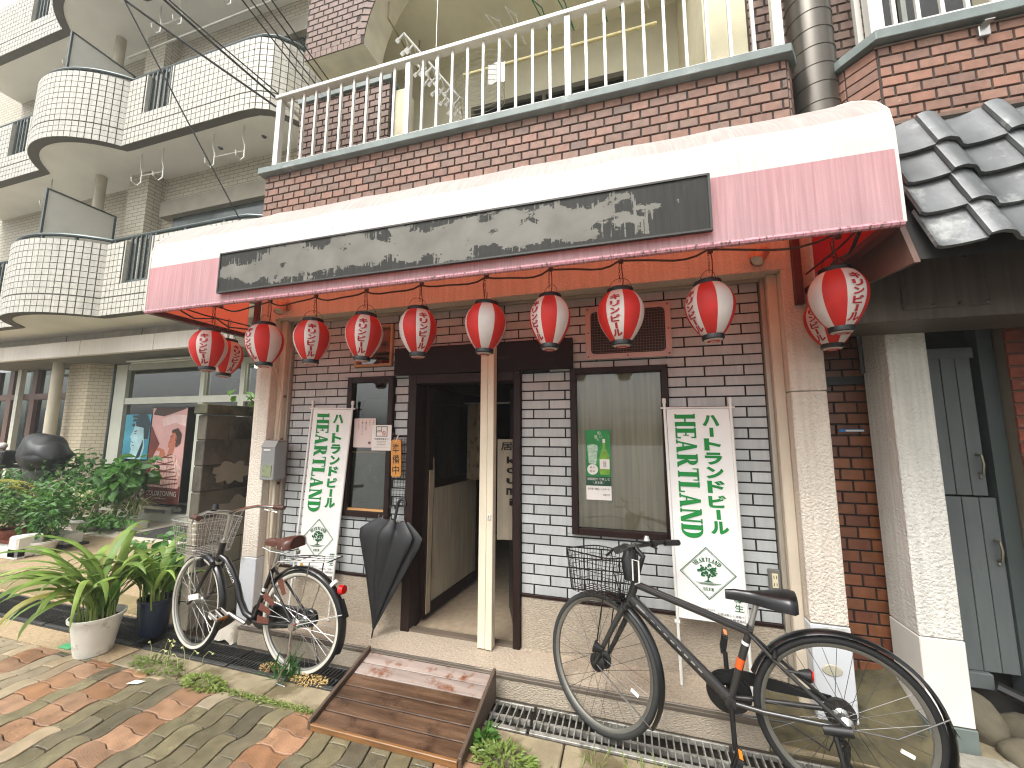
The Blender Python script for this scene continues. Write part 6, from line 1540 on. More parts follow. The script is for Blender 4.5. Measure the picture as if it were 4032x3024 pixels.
# ground floor canopy
m_can = M('canopy_white', '#ded7cc', .6, var=.06, vs=2, streak=.08)
for a, c_ in ((-13, -11.2), (-11.19, -9.0), (-8.99, -7.2), (-7.19, -5.53)): MB().box(a, c_, 4.28, 4.36, 2.84, 3.105).build('canopy_fascia', m_can, lb, bevel=.004)
MB().box(-13, -5.535, 4.361, 5.3, 2.86, 3.0).build('canopy_soffit', M('canopy_dark', '#6d6b61', .7), lb)
MB().box(-5.61, -5.53, 4.362, 5.3, 2.84, 3.105).build('canopy_side', m_can, lb)
MB().box(-13, -5.5, 4.52, 4.62, 3.0, 3.32).build('upper_band', M('band_grey', '#b3aca2', .6, streak=.1), lb)
for x in (-9.9, -7.9): MB().box(x-.006, x+.006, 4.515, 4.52, 3.0, 3.3).build('band_joint', m_hr, lb)
# shop front: white frame
sf = thing('shop_front', 'white framed shop window with posters on the far left', 'shop front', (-7.5, 5.2, 0))
m_wf = M('white_shop_frame', '#c9cabb', .45, metal=.1, var=.05)
f = MB()
f.box(-9.56, -9.24, 5.13, 5.26, .1, 2.84); f.box(-9.24, -4.2, 5.14, 5.26, 2.07, 2.19); f.box(-9.24, -4.2, 5.141, 5.26, 2.73, 2.84); f.box(-9.24, -4.2, 5.12, 5.26, .0, .13)
for xm in (-7.28, -6.35, -5.4): f.box(xm-.06, xm+.06, 5.145, 5.26, .131, 2.07); f.box(xm-.05, xm+.05, 5.146, 5.26, 2.19, 2.73)
f.build('frame', m_wf, sf)
m_gs = glass('shop_glass', '#8d9a8e', fac=.3)
f = MB()
for a, c_ in ((-9.24, -7.34), (-7.22, -6.41), (-6.29, -5.46), (-5.34, -4.2)):
    pane('pane', m_gs, a, c_, 5.19, .13, 2.07, sf); pane('pane', m_gs, a, c_, 5.19, 2.19, 2.73, sf)
f = MB(); f.box(-9.5, -4.2, 7.5, 7.6, 0, 3.0); f.box(-9.6, -9.5, 5.3, 7.6, 0, 3.0); f.box(-9.5, -4.2, 5.3, 7.6, -.1, .0)
f.build('interior_wall', M('shop_interior', '#5f6257', .7, var=.15), sf); MB().box(-9.5, -4.2, 5.3, 7.6, 2.86, 2.95).build('interior_ceiling', M('shop_ceiling', '#b4b5a8', .7), sf)
MB().box(-7.0, -4.6, 5.9, 6.0, 2.80, 2.855).build('fluorescent_tube', M('tube_light', '#fff8e8', .4, emit=5, var=0), sf)
MB().box(-8.6, -6.2, 6.6, 6.65, 2.2, 2.7).build('interior_sign', M('interior_beige', '#9a8b6c', .7, var=.2, vs=10), sf)
for i in range(4): MB().box(-7.8+i*.75, -7.2+i*.75, 6.4, 6.8, 0, 1.0+.2*(i % 2)).build('display_shelf', M('shelf_dark', '#2f3230', .6), sf)
for y in (5.05, 5.12): MB().tube([(-8.6, y-.3, 2.80-.02*(y > 5.1)), (-6.4, y-.3, 2.80-.02*(y > 5.1))], .018, 8).build('tube_fitting', M('pale_fitting', '#cfd0c6', .4), sf)
# tiled pier, round column, brown framed windows
pr_ = thing('tiled_pier', 'beige tiled pier between the two shop fronts', 'pier', (-9.7, 5, 0))
MB().prism([(-10.55, 4.92), (-9.92, 4.92), (-9.60, 5.20), (-9.60, 5.5), (-10.55, 5.5)], 2, 0, 2.86).build('pier', brick_tex('light_beige_tile', '#b8ac92', '#c4b89c', '#8f8672', .20, .066), pr_)
MB().tube([(-9.585, 5.12, 0), (-9.585, 5.12, 2.86)], .022, 8).build('black_conduit', m_hr, pr_)
MB().tube([(-10.45, 4.72, 0), (-10.45, 4.72, 1.95)], .085, 18).build('round_column', M('cream_column', '#c2b9a2', .55, var=.05), pr_, smooth=True)
MB().tube([(-10.45, 4.72, 1.95), (-10.45, 4.72, 2.86)], .082, 18).build('round_column', M('cream_column', '#c2b9a2', .55), pr_, smooth=True)
bw = thing('brown_window_front', 'brown framed shop window behind the covered bicycle at the far left', 'window', (-12, 5.2, 0))
m_bf = M('brown_frame', '#5c4438', .5, var=.1)
f = MB()
for xm in (-13.6, -12.95, -12.13, -10.72): f.box(xm-.08, xm+.08, 5.14, 5.26, 0, 2.86)
f.box(-13.6, -10.72, 5.141, 5.26, 2.22, 2.34); f.build('frame', m_bf, bw)
pane('pane', m_gs, -13.6, -10.6, 5.2, 0, 2.86, bw)
MB().box(-12.56, -12.44, 5.06, 5.14, 0, 2.86).build('white_mullion', m_wf, bw)
MB().box(-13.8, -10.6, 5.9, 5.95, 0, 2.9).build('curtain', M('pale_curtain', '#a3ab9c', .8, var=.25, vs=4, stretch=(6, 1, .5)), bw)
rd = MB(); disc(rd, -11.95, 1.55, .36, .50, lambda u, v: (u, 5.30, v), 28)
rsn = thing('round_blue_sign', 'round blue sticker with a white crescent in the brown framed window', 'sign', (-11.95, 5.3, 1.1))
rd.build('disc', M('sticker_blue', '#2f86b5', .5, var=.15, vs=6), rsn)
f = MB(); 
for i in range(12):
    p, q = R(lerp(-75, 75, i/12)), R(lerp(-75, 75, (i+1)/12))
    f.add([(-11.80+.10*math.cos(a_)-(.06*math.cos(a_*1.2) if k_ else 0), 5.296, 1.62+.14*math.sin(a_)*(.97 if k_ else 1)) for a_, k_ in ((p, 0), (q, 0), (q, 1), (p, 1))], [(0, 1, 2, 3)])
f.build('crescent', m_paper, rsn)
f = MB(); poly(f, [(-12.25, 1.12), (-11.85, 1.12), (-11.86, 1.32), (-11.98, 1.40), (-12.1, 1.34)], lambda u, v: (u, 5.296, v)); f.build('pale_shape', m_paper, rsn)
# posters in the shop front: plain figures
pp = thing('fashion_poster', 'tall pink poster of a person in a striped shirt with white lettering', 'poster', (-7.9, 5.1, .3))
f0 = lambda d: (lambda u, v: (-8.36+u*.86, 5.10-d, .30+v*1.68))
MB().box(-8.36, -7.50, 5.101, 5.11, .30, 1.98).build('sheet', M('poster_pink', '#c99a94', .55, var=.12, vs=3), pp)
def sh(nm, pts, mat, d): f = MB(); poly(f, pts, f0(d)); f.build(nm, mat, pp)
m_dr = M('poster_dark_red', '#6a2c22', .6, var=.3, vs=8); m_sk = M('poster_skin', '#b0674a', .6, var=.15, vs=10); m_st = M('poster_shirt', '#d3b3a8', .6, var=.3, vs=5, stretch=(9, 1, 2), dirt='#a8605a', dirt_s=6, dirt_t=.5); m_hr2 = M('poster_hair', '#3f2419', .6, var=.3)
sh('lower_fade', [(0, 0), (1, 0), (1, .18), (.6, .22), (0, .20)], m_dr, .001)
sh('shirt', [(.05, .17), (.95, .16), (1, .35), (.80, .50), (.62, .53), (.40, .50), (.22, .42), (.08, .30)], m_st, .002)
for k_ in range(9):
    y0 = .20+k_*.037; sh('shirt_stripe', [(.10+.03*k_, y0), (.50, y0-.02+.03*(k_ % 2)), (.93-.03*k_, y0+.01), (.93-.03*k_, y0+.022), (.50, y0-.006+.03*(k_ % 2)), (.10+.03*k_, y0+.012)], m_dr, .0025)
sh('arm', [(.30, .46), (.52, .50), (.44, .56), (.22, .585), (.15, .56), (.34, .535)], m_sk, .0028)
sh('cloud', [(.35, .80), (.70, .84), (1, .80), (1, .92), (.6, .93), (.3, .88)], M('poster_cloud', '#d9b9b4', .6, var=.15, vs=6), .0008)
sh('neck', [(.55, .50), (.72, .52), (.74, .60), (.62, .60)], m_sk, .003)
sh('face', [(.55, .58), (.70, .57), (.82, .62), (.84, .70), (.74, .755), (.64, .73), (.585, .66), (.56, .62)], m_sk, .004)
sh('hair', [(.78, .58), (.90, .62), (.92, .72), (.80, .785), (.64, .765), (.62, .735), (.74, .735), (.79, .68), (.76, .62)], m_hr2, .005); sh('brow', [(.585, .685), (.66, .70), (.66, .71), (.59, .695)], m_hr2, .0052); sh('lips', [(.565, .625), (.61, .632), (.57, .637)], m_dr, .0052); sh('ear', [(.745, .645), (.775, .65), (.78, .685), (.755, .69)], m_dr, .0052)
sh('foliage', [(0, .22), (.10, .22), (.16, .50), (.30, .62), (.14, .72), (.04, .80), (0, .80)], m_dr, .0035)
sh('top_frond', [(.02, .93), (.35, .91), (.95, .985), (.98, 1), (.10, 1)], m_hr2, .0015)
f = MB(); put(f, 'COLORTONING', f0(.006), .5, .105, w=.86, h=.05); put(f, 'hair & make', f0(.006), .5, .055, w=.3, h=.014); f.build('lettering', m_paper, pp)
MB().tube([(-8.40, 5.10, 1.99), (-7.46, 5.10, 1.99)], .012, 6).build('top_bar', m_hr, pp)
MB().box(-8.30, -7.55, 5.02, 5.12, .22, .27).build('bottom_bar', m_alum, pp); MB().box(-8.2, -8.17, 5.02, 5.1, .13, .22).box(-7.65, -7.62, 5.02, 5.1, .13, .22).build('feet', m_alum, pp)
bp3 = thing('blue_poster', 'teal blue poster of a curly haired face beside the pink poster', 'poster', (-8.75, 5.12, 1.0))
MB().box(-9.10, -8.42, 5.118, 5.125, 1.05, 1.87).build('sheet', M('poster_teal', '#3f93a8', .5, var=.3, vs=3), bp3)
f1_ = lambda d: (lambda u, v: (-9.10+u*.68, 5.117-d, 1.05+v*.82))
f = MB(); poly(f, [(.25, .0), (.75, .0), (.85, .25), (.80, .55), (.70, .80), (.45, .85), (.35, .62), (.25, .50), (.32, .44), (.30, .30), (.35, .22)], f1_(.001)); f.build('face', M('poster_pale_teal', '#a9cdd0', .5, var=.2, vs=5), bp3)
f = MB(); poly(f, [(.42, .80), (.55, .72), (.75, .70), (.80, .45), (.95, .45), (1, .8), (.85, 1), (.5, 1)], f1_(.002)); f.build('hair', M('poster_dark_teal', '#16323a', .5, var=.4, vs=12), bp3)
m_pdt = MATS['poster_dark_teal']
for nm, P_ in (('brow', [(.40, .60), (.52, .62), (.52, .645), (.41, .625)]), ('eye', [(.42, .555), (.50, .565), (.50, .585), (.42, .575)]), ('nose_shade', [(.33, .40), (.41, .37), (.40, .36), (.32, .385)]), ('lips', [(.36, .30), (.46, .29), (.44, .315)]), ('neck_shade', [(.55, .0), (.72, .05), (.80, .30), (.78, .45), (.68, .25)])):
    f = MB(); poly(f, P_, f1_(.003)); f.build(nm, m_pdt, bp3)
f = MB()
for i in range(26): disc(f, .52+.22*math.cos(i*1.3)*(.6+.4*math.sin(i*3.7)), .86+.11*math.sin(i*2.1), .05, .035, f1_(.0036+.0001*i), 8)
f.build('curls', m_pdt, bp3)

# concrete block wall between the yard and the tavern
bw2 = thing('block_wall', 'weathered concrete block wall with a mossy cap beside the left pillar', 'wall', (-3.43, 2.9, 0))
m_blk2 = M('weathered_block', '#4d483d', .9, var=.25, vs=6, bump=.6, bs=60, rnd=.06, dirt='#27241e', dirt_s=2.2, dirt_t=.48, stretch=(1, 1, .8))
m_blk3 = M('pale_block', '#8d8573', .9, var=.15, vs=6, bump=.6, bs=60, dirt='#6c6455', dirt_s=2.2, dirt_t=.56)
for r_ in range(8):
    z0, z1 = .0+r_*.212, .0+r_*.212+.208
    ys = [2.45, 2.86, 3.26, 3.66, 4.06] if r_ % 2 == 0 else [2.45, 2.655, 3.06, 3.46, 3.86, 4.06]
    for a, c_ in zip(ys, ys[1:]): MB().box(-3.475, -3.375, a+.004, c_-.004, z0+.002, z1-.003).build('block', m_blk2 if r_ > 3 else m_blk3, bw2, bevel=.005)
MB().box(-3.465, -3.385, 2.46, 4.05, .0, 1.69).build('mortar', M('block_mortar', '#4f4a40', .95), bw2)
MB().box(-3.50, -3.35, 2.43, 4.08, 1.70, 1.785).build('cap', M('mossy_cap', '#4b4a38', .95, var=.3, vs=12, bump=.9, bs=50, dirt='#2b2a20', dirt_s=5, dirt_t=.5), bw2, bevel=.006)
pat = MB(); rs = random.Random(2)
for (yc, zc, ry, rz_) in ((2.72, 1.20, .22, .12), (3.05, 1.12, .10, .08), (2.80, .88, .26, .12)):
    n = 60; P = []
    for i in range(n):
        a = 2*PI*i/n; q = .8+.35*mnoise.noise(Vector((math.cos(a)*2.6+yc*9, math.sin(a)*2.6, zc*5)))+.12*mnoise.noise(Vector((math.cos(a)*5, math.sin(a)*5, zc*7))); P.append((-3.3715, yc+ry*q*math.cos(a), zc+rz_*q*math.sin(a)))
    k_ = len(pat.v); pat.add(P, [tuple(range(n))])
pat.build('render_patch', M('old_render', '#7c7464', .9, var=.15, bump=.5), bw2)

# overhead cables
wires = [((-5.2, .6, 6.05), (-3.16, 2.66, 4.66), 'thick'), ((-4.35, .9, 6.9), (-3.46, 2.9, 3.25), 'thin'), ((-3.95, .9, 5.5), (-3.15, 2.67, 4.74), 'thick'), ((-4.0, .9, 5.55), (-3.15, 2.66, 4.80), 'thin'),
         ((-2.2, .3, 4.5), (-2.93, 2.86, 4.95), 'thin'), ((-2.12, .3, 4.45), (-2.86, 2.86, 4.96), 'thin'), ((-2.02, .3, 4.42), (-2.78, 2.86, 4.97), 'thin'), ((-1.92, .3, 4.38), (-2.72, 2.86, 4.98), 'thin')]
labs = ['long black overhead cable crossing to the left railing post', 'thin black wire running steeply down behind the awning', 'black overhead cable next to the long one at the railing', 'thin wire beside the thick overhead cable', 'leftmost thin wire under the brick arch', 'second thin wire under the brick arch', 'third thin wire under the brick arch', 'rightmost thin wire under the brick arch']
for (a, c_, k_), lab in zip(wires, labs):
    P = [(lerp(a[0], c_[0], t/12), lerp(a[1], c_[1], t/12), lerp(a[2], c_[2], t/12)-.05*math.sin(PI*t/12)) for t in range(13)]
    tag(MB().tube(P, .010 if k_ == 'thick' else .006, 6).build('overhead_cable', M('cable_black', '#23241f', .5)), lab, 'cable', 'overhead cables')
# ================================================================== PLANTS
def leafmat(name, c1, c2, rough=.45, tr=.35):
    mt = M(name, c1, rough, var=.25, vs=9, rnd=.18, col2=c2, trans=(c2, tr), spec=.4); return mt
m_leafA = leafmat('strap_leaf', '#5d7d30', '#8aa350', tr=.3)
m_leafB = leafmat('bright_leaf', '#456f27', '#668f3b', tr=.3)
m_leafC = leafmat('deep_green_leaf', '#34592a', '#4a7436')  # darker green leaf colour
m_leafD = leafmat('mid_leaf', '#365f24', '#4f7c33')
m_ivy = leafmat('ivy_leaf', '#3a6828', '#5c8a3e')
m_var = leafmat('variegated_leaf', '#9aa866', '#c2c48e')
m_yel = leafmat('yellowed_leaf', '#7d8038', '#98934a')
m_stem = M('green_stem', '#6f7f3a', .6, var=.2)
m_soil = M('soil', '#2a2118', .95, var=.3, bump=.8, bs=50)
def blade(mb, base, az, L_, e0, drop, wd, n=12, twist=0., tipw=0.):
    p = Vector(base); e = e0; V = []; d2 = Vector((math.cos(az), math.sin(az), 0)); sd_ = Vector((-d2.y, d2.x, 0)); st_ = L_/n
    for i in range(n+1):
        t = i/n
        w_ = wd*(math.sin(PI*min(1, t*.93+.05))**.75)*(1-.25*t) if t < .99 else .001
        d = d2*math.cos(e)+Vector((0, 0, 1))*math.sin(e); nn = sd_.cross(d).normalized()*-1
        s2 = (sd_*math.cos(twist*t)+nn*math.sin(twist*t))
        V += [tuple(p-s2*w_), tuple(p-nn*(w_*-.22)), tuple(p+s2*w_)]
        p = p+d*st_; e -= drop/n*(.35+1.3*t)
    mb.add(V, [(i*3+j, i*3+j+1, (i+1)*3+j+1, (i+1)*3+j) for i in range(n) for j in (0, 1)])
def strap_plant(label, c, pot, n, L0, L1, az_bias, seed, zt, lean):
    t = thing('potted_plant', label, 'potted plant', (c[0], c[1], 0)); rs = random.Random(seed); pot(t)
    stm = MB()
    for i in range(n):
        az = rs.gauss(az_bias, 1.15) if rs.random() < .78 else rs.uniform(0, 2*PI)
        bx, by = c[0]+rs.uniform(-.09, .09), c[1]+rs.uniform(-.08, .08); L_ = rs.uniform(L0, L1); e0 = R(rs.uniform(38, 78))
        sl_ = rs.uniform(.05, .15); top = (bx+.10*sl_*math.cos(az), by+.10*sl_*math.sin(az), zt+sl_)
        stm.tube([(bx, by, zt-.03), top], [.006, .0035], 5)
        f = MB(); blade(f, top, az, L_, e0, R(rs.uniform(100, 150)), rs.uniform(.018, .034), twist=rs.uniform(-.5, .5)); f.build('leaf', m_leafA if rs.random() > .07 else m_yel, t, smooth=True, ang=80)
    for i in range(6):
        az = rs.uniform(0, 2*PI); f = MB(); blade(f, (c[0]+rs.uniform(-.07, .07), c[1]+rs.uniform(-.06, .06), zt+.03), az, rs.uniform(.22, .36), R(rs.uniform(70, 86)), R(40), rs.uniform(.028, .042)); f.build('leaf', m_leafB, t, smooth=True, ang=80)
    stm.build('stems', m_stem, t)
def white_pot(t):
    c = (-3.695, 2.055); MB().lathe([(.0, .0), (.098, .0), (.104, .02), (.135, .22), (.137, .232), (.152, .236), (.155, .256), (.145, .258), (.136, .24), (.125, .21)], 36, (c[0], c[1], 0)).build('pot', M('stained_white_pot', '#dad8cd', .7, var=.08, vs=8, bump=.25, bs=50, dirt='#8a8570', dirt_s=7, dirt_t=.58), t, smooth=True, ang=35)
    MB().lathe([(.128, .215), (.0005, .222)], 24, (c[0], c[1], 0)).build('soil', m_soil, t)
def blue_pot(t):
    c = (-3.60, 2.36); MB().lathe([(.0, .0), (.092, .0), (.098, .012), (.113, .245), (.118, .248), (.118, .262), (.108, .264), (.104, .24)], 36, (c[0], c[1], 0), sx=1.05, sy=.9).build('pot', M('navy_pot', '#1a2434', .35, var=.15, vs=10), t, smooth=True, ang=35)
    MB().lathe([(.104, .225), (.0005, .23)], 24, (c[0], c[1], 0)).build('soil', m_soil, t)
strap_plant('arching green strap-leaved plant in a stained white pot', (-3.695, 2.055), white_pot, 60, .45, .85, R(195), 11, .22, 0)
strap_plant('broad strap-leaved plant in a navy blue pot', (-3.60, 2.36), blue_pot, 34, .36, .64, R(215), 23, .235, 0)
def leafcard(mb, p, nrm_, up_, L_, W_, fold=.25):
    nrm_ = nrm_.normalized(); s_ = nrm_.cross(up_); s_ = s_.normalized() if s_.length > 1e-4 else Vector((1, 0, 0)); u_ = s_.cross(nrm_)
    f = nrm_*(W_*fold)
    V = [p, p+u_*L_*.35+s_*W_*.5+f, p+u_*L_*.75+s_*W_*.32+f, p+u_*L_, p+u_*L_*.75-s_*W_*.32+f, p+u_*L_*.35-s_*W_*.5+f, p+u_*L_*.4, p+u_*L_*.75]
    mb.add([tuple(v) for v in V], [(0, 1, 6), (1, 2, 7, 6), (2, 3, 7), (3, 4, 7), (4, 5, 6, 7), (5, 0, 6)])
def bush(name, label, cat, c, r_, n, L_, W_, mat, seed, group=None, z0=0., stems=8, mat2=None, lob=0):
    t = thing(name, label, cat, (c[0], c[1], z0), group); rs = random.Random(seed); f = MB(); f2 = MB()
    lobes = [Vector((rs.uniform(-.6, .6)*r_[0], rs.uniform(-.6, .6)*r_[1], rs.uniform(-.4, .6)*r_[2])) for _ in range(7)]
    for i in range(n):
        lo = rs.choice(lobes); d = Vector((rs.gauss(0, 1), rs.gauss(0, 1), rs.gauss(.3, 1))).normalized(); q = rs.random()**.4
        p = Vector(c)+lo+Vector((d.x*r_[0], d.y*r_[1], d.z*r_[2]))*.52*q
        if p.z < z0+.02: p.z = z0+.02+rs.random()*.05
        nn = (d+Vector((0, -.5, .8))+Vector((rs.gauss(0, .5), rs.gauss(0, .5), rs.gauss(0, .4)))).normalized(); up_ = Vector((d.x, d.y, -.25+rs.gauss(0, .4)))
        s_ = rs.uniform(.65, 1.25); leafcard(f2 if (mat2 and rs.random() < .35) else f, p, nn, up_, L_*s_, W_*s_)
    f.build('foliage', mat, t)
    if mat2: f2.build('foliage', mat2, t)
    if stems:
        g = MB()
        for i in range(stems):
            lo = rs.choice(lobes); g.tube([(c[0]+rs.uniform(-.04, .04), c[1]+rs.uniform(-.04, .04), z0), (c[0]+lo.x*.5, c[1]+lo.y*.5, (z0+c[2]+lo.z)*.5+.02), (c[0]+lo.x, c[1]+lo.y, c[2]+lo.z)], [.008, .006, .003], 5)
        g.build('stems', m_stem, t)
    return t
def fern(label, c, n, L_, seed, mat, az0=0, spread=2*PI, pot=None, e=(35, 75)):
    t = thing('fern_shrub', label, 'shrub', (c[0], c[1], 0)); rs = random.Random(seed); f = MB(); g = MB()
    if pot: pot(t)
    for i in range(n):
        az = az0+rs.uniform(-.5, .5)*spread; L1 = L_*rs.uniform(.7, 1.15); el = R(rs.uniform(*e)); p = Vector((c[0]+rs.uniform(-.12, .12), c[1]+rs.uniform(-.12, .12), c[2]+rs.uniform(0, .22))); d2 = Vector((math.cos(az), math.sin(az), 0)); sd_ = Vector((-d2.y, d2.x, 0)); pts = [tuple(p)]; k = 13
        for j in range(k):
            d = d2*math.cos(el)+Vector((0, 0, 1))*math.sin(el); p = p+d*(L1/k); el -= R(rs.uniform(5, 11)); pts.append(tuple(p))
            if j > 1:
                nn = sd_.cross(d)*-1
                for sg in (-1, 1): leafcard(f, p, nn+Vector((0, 0, .2)), sd_*sg+d*.45, .105*(1-.04*j)*rs.uniform(.85, 1.1), .042)
        g.tube(pts, .003, 4)
    f.build('foliage', mat, t); g.build('fronds', m_stem, t)
    return t
# ivy pot by the block wall
def pot_simple(c, r0, r1, h, mat, nm='pot'):
    def go(t):
        MB().lathe([(0, 0), (r0, 0), (r1*.97, h*.8), (r1*1.06, h*.82), (r1*1.06, h), (r1*.95, h), (r1*.92, h*.85)], 28, (c[0], c[1], c[2])).build('pot', mat, t, smooth=True, ang=35); MB().lathe([(r1*.92, h*.86), (.0005, h*.88)], 18, (c[0], c[1], c[2])).build('soil', m_soil, t)
    return go
m_wp = M('white_glazed_pot', '#c9c8bd', .45, var=.06, dirt='#9a9584', dirt_s=6, dirt_t=.62); m_tp = M('terracotta', '#8a4a33', .75, var=.15)
t = bush('ivy_plant', 'ivy plant with lobed leaves behind the navy pot', 'plant', (-4.10, 2.86, .42), (.36, .28, .40), 420, .085, .075, m_ivy, 31, stems=10, mat2=m_leafD)
pot_simple((-4.05, 2.86, 0), .09, .12, .2, m_blkp)(t)
# yard planting
fern('bright ferny shrub with feathered leaves at the far left', (-7.95, 3.30, .28), 30, .72, 41, m_leafB, az0=R(-60), spread=R(330), pot=pot_simple((-7.95, 3.42, 0), .14, .18, .26, m_tp))
fern('yellow-green feathery shrub low at the left edge', (-9.3, 3.6, .45), 16, .62, 43, leafmat('yellow_leaf', '#9a9a3c', '#b9b45c'), az0=R(-60), spread=R(300), e=(30, 80))
t = bush('potted_plant', 'dark leafy plant in a cream ribbed pot at the path edge', 'potted plant', (-7.35, 3.42, .36), (.30, .26, .30), 260, .09, .05, m_leafC, 51, stems=6, mat2=m_leafD); pot_simple((-7.28, 3.38, 0), .10, .145, .16, m_wp)(t)
t = bush('potted_plant', 'bushy green plant in a low white trough behind the ribbed pot', 'potted plant', (-7.75, 3.75, .50), (.42, .34, .42), 420, .085, .05, m_leafD, 52, stems=8); MB().box(-7.86, -7.35, 3.62, 3.82, .02, .16).build('trough', m_wp, t, bevel=.015); MB().box(-7.9, -7.3, 3.58, 3.86, .0, .022).build('saucer', m_blkp, t)
t = bush('potted_plant', 'cream variegated plant in a white pot on the path', 'potted plant', (-8.22, 4.28, .46), (.30, .26, .26), 240, .10, .05, m_var, 53, stems=6, mat2=m_leafD); pot_simple((-8.22, 4.28, 0), .13, .19, .20, m_wp)(t)
t = bush('broadleaf_shrub', 'broad-leaved shrub spreading in front of the blue poster', 'shrub', (-8.05, 4.5, .80), (.60, .34, .42), 240, .19, .14, m_leafD, 54, stems=8, mat2=m_ivy)
t = thing('spider_plant', 'striped spider plant arching from a white planter by the shop', 'plant', (-7.75, 4.62, 0)); rs = random.Random(8); f = MB(); f2 = MB()
for i in range(90): blade(f if i % 3 else f2, (-7.75+rs.uniform(-.06, .06), 4.60+rs.uniform(-.05, .05), .20), rs.uniform(0, 2*PI), rs.uniform(.35, .58), R(rs.uniform(45, 85)), R(rs.uniform(110, 170)), .011, 8)
f.build('foliage', m_var, t); f2.build('foliage', m_leafD, t); MB().box(-7.98, -7.52, 4.50, 4.70, .0, .12).build('planter', m_wp, t, bevel=.01)
bush('ground_ivy', 'trailing ivy at the foot of the spider plant', 'ivy', (-8.0, 4.35, .14), (.55, .22, .14), 260, .08, .07, m_ivy, 55, stems=0)
bush('tall_shrub', 'dark shrub rising in front of the beige tiled pier', 'shrub', (-8.9, 4.35, .72), (.62, .36, .50), 520, .10, .055, m_leafC, 56, stems=10, mat2=m_leafD)
bush('tall_shrub', 'greyish shrub with narrow leaves below the covered bicycle seat', 'shrub', (-9.9, 4.0, .55), (.75, .4, .45), 560, .11, .035, m_leafD, 57, stems=10, mat2=leafmat('grey_leaf', '#6d7f58', '#8a9a72'))
bush('tall_shrub', 'low dark shrub behind the ferny one', 'shrub', (-8.7, 3.7, .42), (.7, .38, .36), 520, .09, .05, m_leafC, 58, stems=8, mat2=m_leafB)
bush('bright_shrub', 'bright green leafy shrub filling the far left bed', 'shrub', (-9.2, 3.35, .50), (.7, .36, .42), 560, .10, .055, m_leafB, 61, stems=9, mat2=m_ivy)
bush('wall_weed', 'small green weed growing on top of the block wall', 'weed', (-3.43, 2.95, 1.86), (.06, .30, .10), 36, .10, .06, m_leafB, 59, z0=1.78, stems=5)
t = thing('low_planter_wall', 'white painted low planter wall at the far left', 'planter', (-7.7, 3.2, 0))
MB().box(-9.5, -7.22, 3.12, 3.22, -.02, .13).box(-7.40, -7.22, 3.12, 3.36, .0, .26).build('wall', M('rough_white_paint', '#d3d0c6', .8, var=.06, bump=.6, bs=40), t, bevel=.02)
MB().box(-9.5, -7.5, 3.225, 3.6, -.02, .16).build('brick_planter', m_tp, t)
tag(MB().box(-7.25, -5.2, 4.28, 4.95, .004, .018).build('door_mat', M('door_mat', '#2e2c2a', .9, bump=.5, bs=200)), 'black door mat on the path by the shop', 'mat')
# covered child seat bicycle at the far left
t = thing('parked_bicycle', 'bicycle with a black rain-covered child seat behind the shrubs', 'bicycle', (-9.6, 4.25, 0))
f = MB().ell((-9.36, 4.22, 1.17), .42, .30, .27, 36, 20)
f.v = [(x+.06*mnoise.noise(Vector((x*5, y*5, z*9))), y+.05*mnoise.noise(Vector((x*6, z*8, 3))), z+.05*mnoise.noise(Vector((x*7, y*4, z*6)))+(.10*(x+9.36)/.4 if z > 1.2 else 0)*-1+(.05 if z > 1.3 else 0)) for x, y, z in f.v]
f.build('rain_cover', M('black_cover', '#1c1e1f', .5, var=.15, vs=6, bump=.25, bs=12), t, smooth=True)
MB().lathe([(.16, .70), (.20, .80), (.24, .98), (.25, 1.05)], 16, (-9.45, 4.22, 0), sx=1.1, sy=.8).build('seat_shell', M('grey_plastic', '#5d5f5f', .5), t, smooth=True)
MB().prism([(-10.62, .92), (-10.2, .92), (-10.12, 1.22), (-10.66, 1.22)], 1, 4.05, 4.4).build('front_basket', m_blkp, t, bevel=.02); MB().box(-10.5, -10.25, 4.03, 4.046, 1.14, 1.18).build('red_label', M('label_red', '#b2302a', .5), t)
MB().tube([(-10.1, 4.2, 1.16), (-9.95, 4.2, 1.10), (-9.9, 4.2, .9), (-10.0, 4.2, .5)], .02, 8).build('handlebar', m_blkp, t)
MB().ell((-10.42, 4.15, 1.30), .07, .06, .06, 10, 6).build('helmet', M('helmet', '#c9c4bf', .4, dirt='#a33c35', dirt_s=14, dirt_t=.55), t, smooth=True)
for x in (-10.0, -9.0):
    W_ = Matrix.Translation((x, 4.22, .33)) @ Matrix.Rotation(PI/2, 4, 'X'); MB().lathe([(.31+.018*math.cos(2*PI*i/8), .018*math.sin(2*PI*i/8)) for i in range(9)], 40, T=W_).build('wheel', m_rub, t, smooth=True)
MB().tube([(-10.0, 4.22, .33), (-9.6, 4.22, .45), (-9.3, 4.22, .33), (-9.0, 4.22, .33)], .02, 8).build('frame', m_blkm, t)
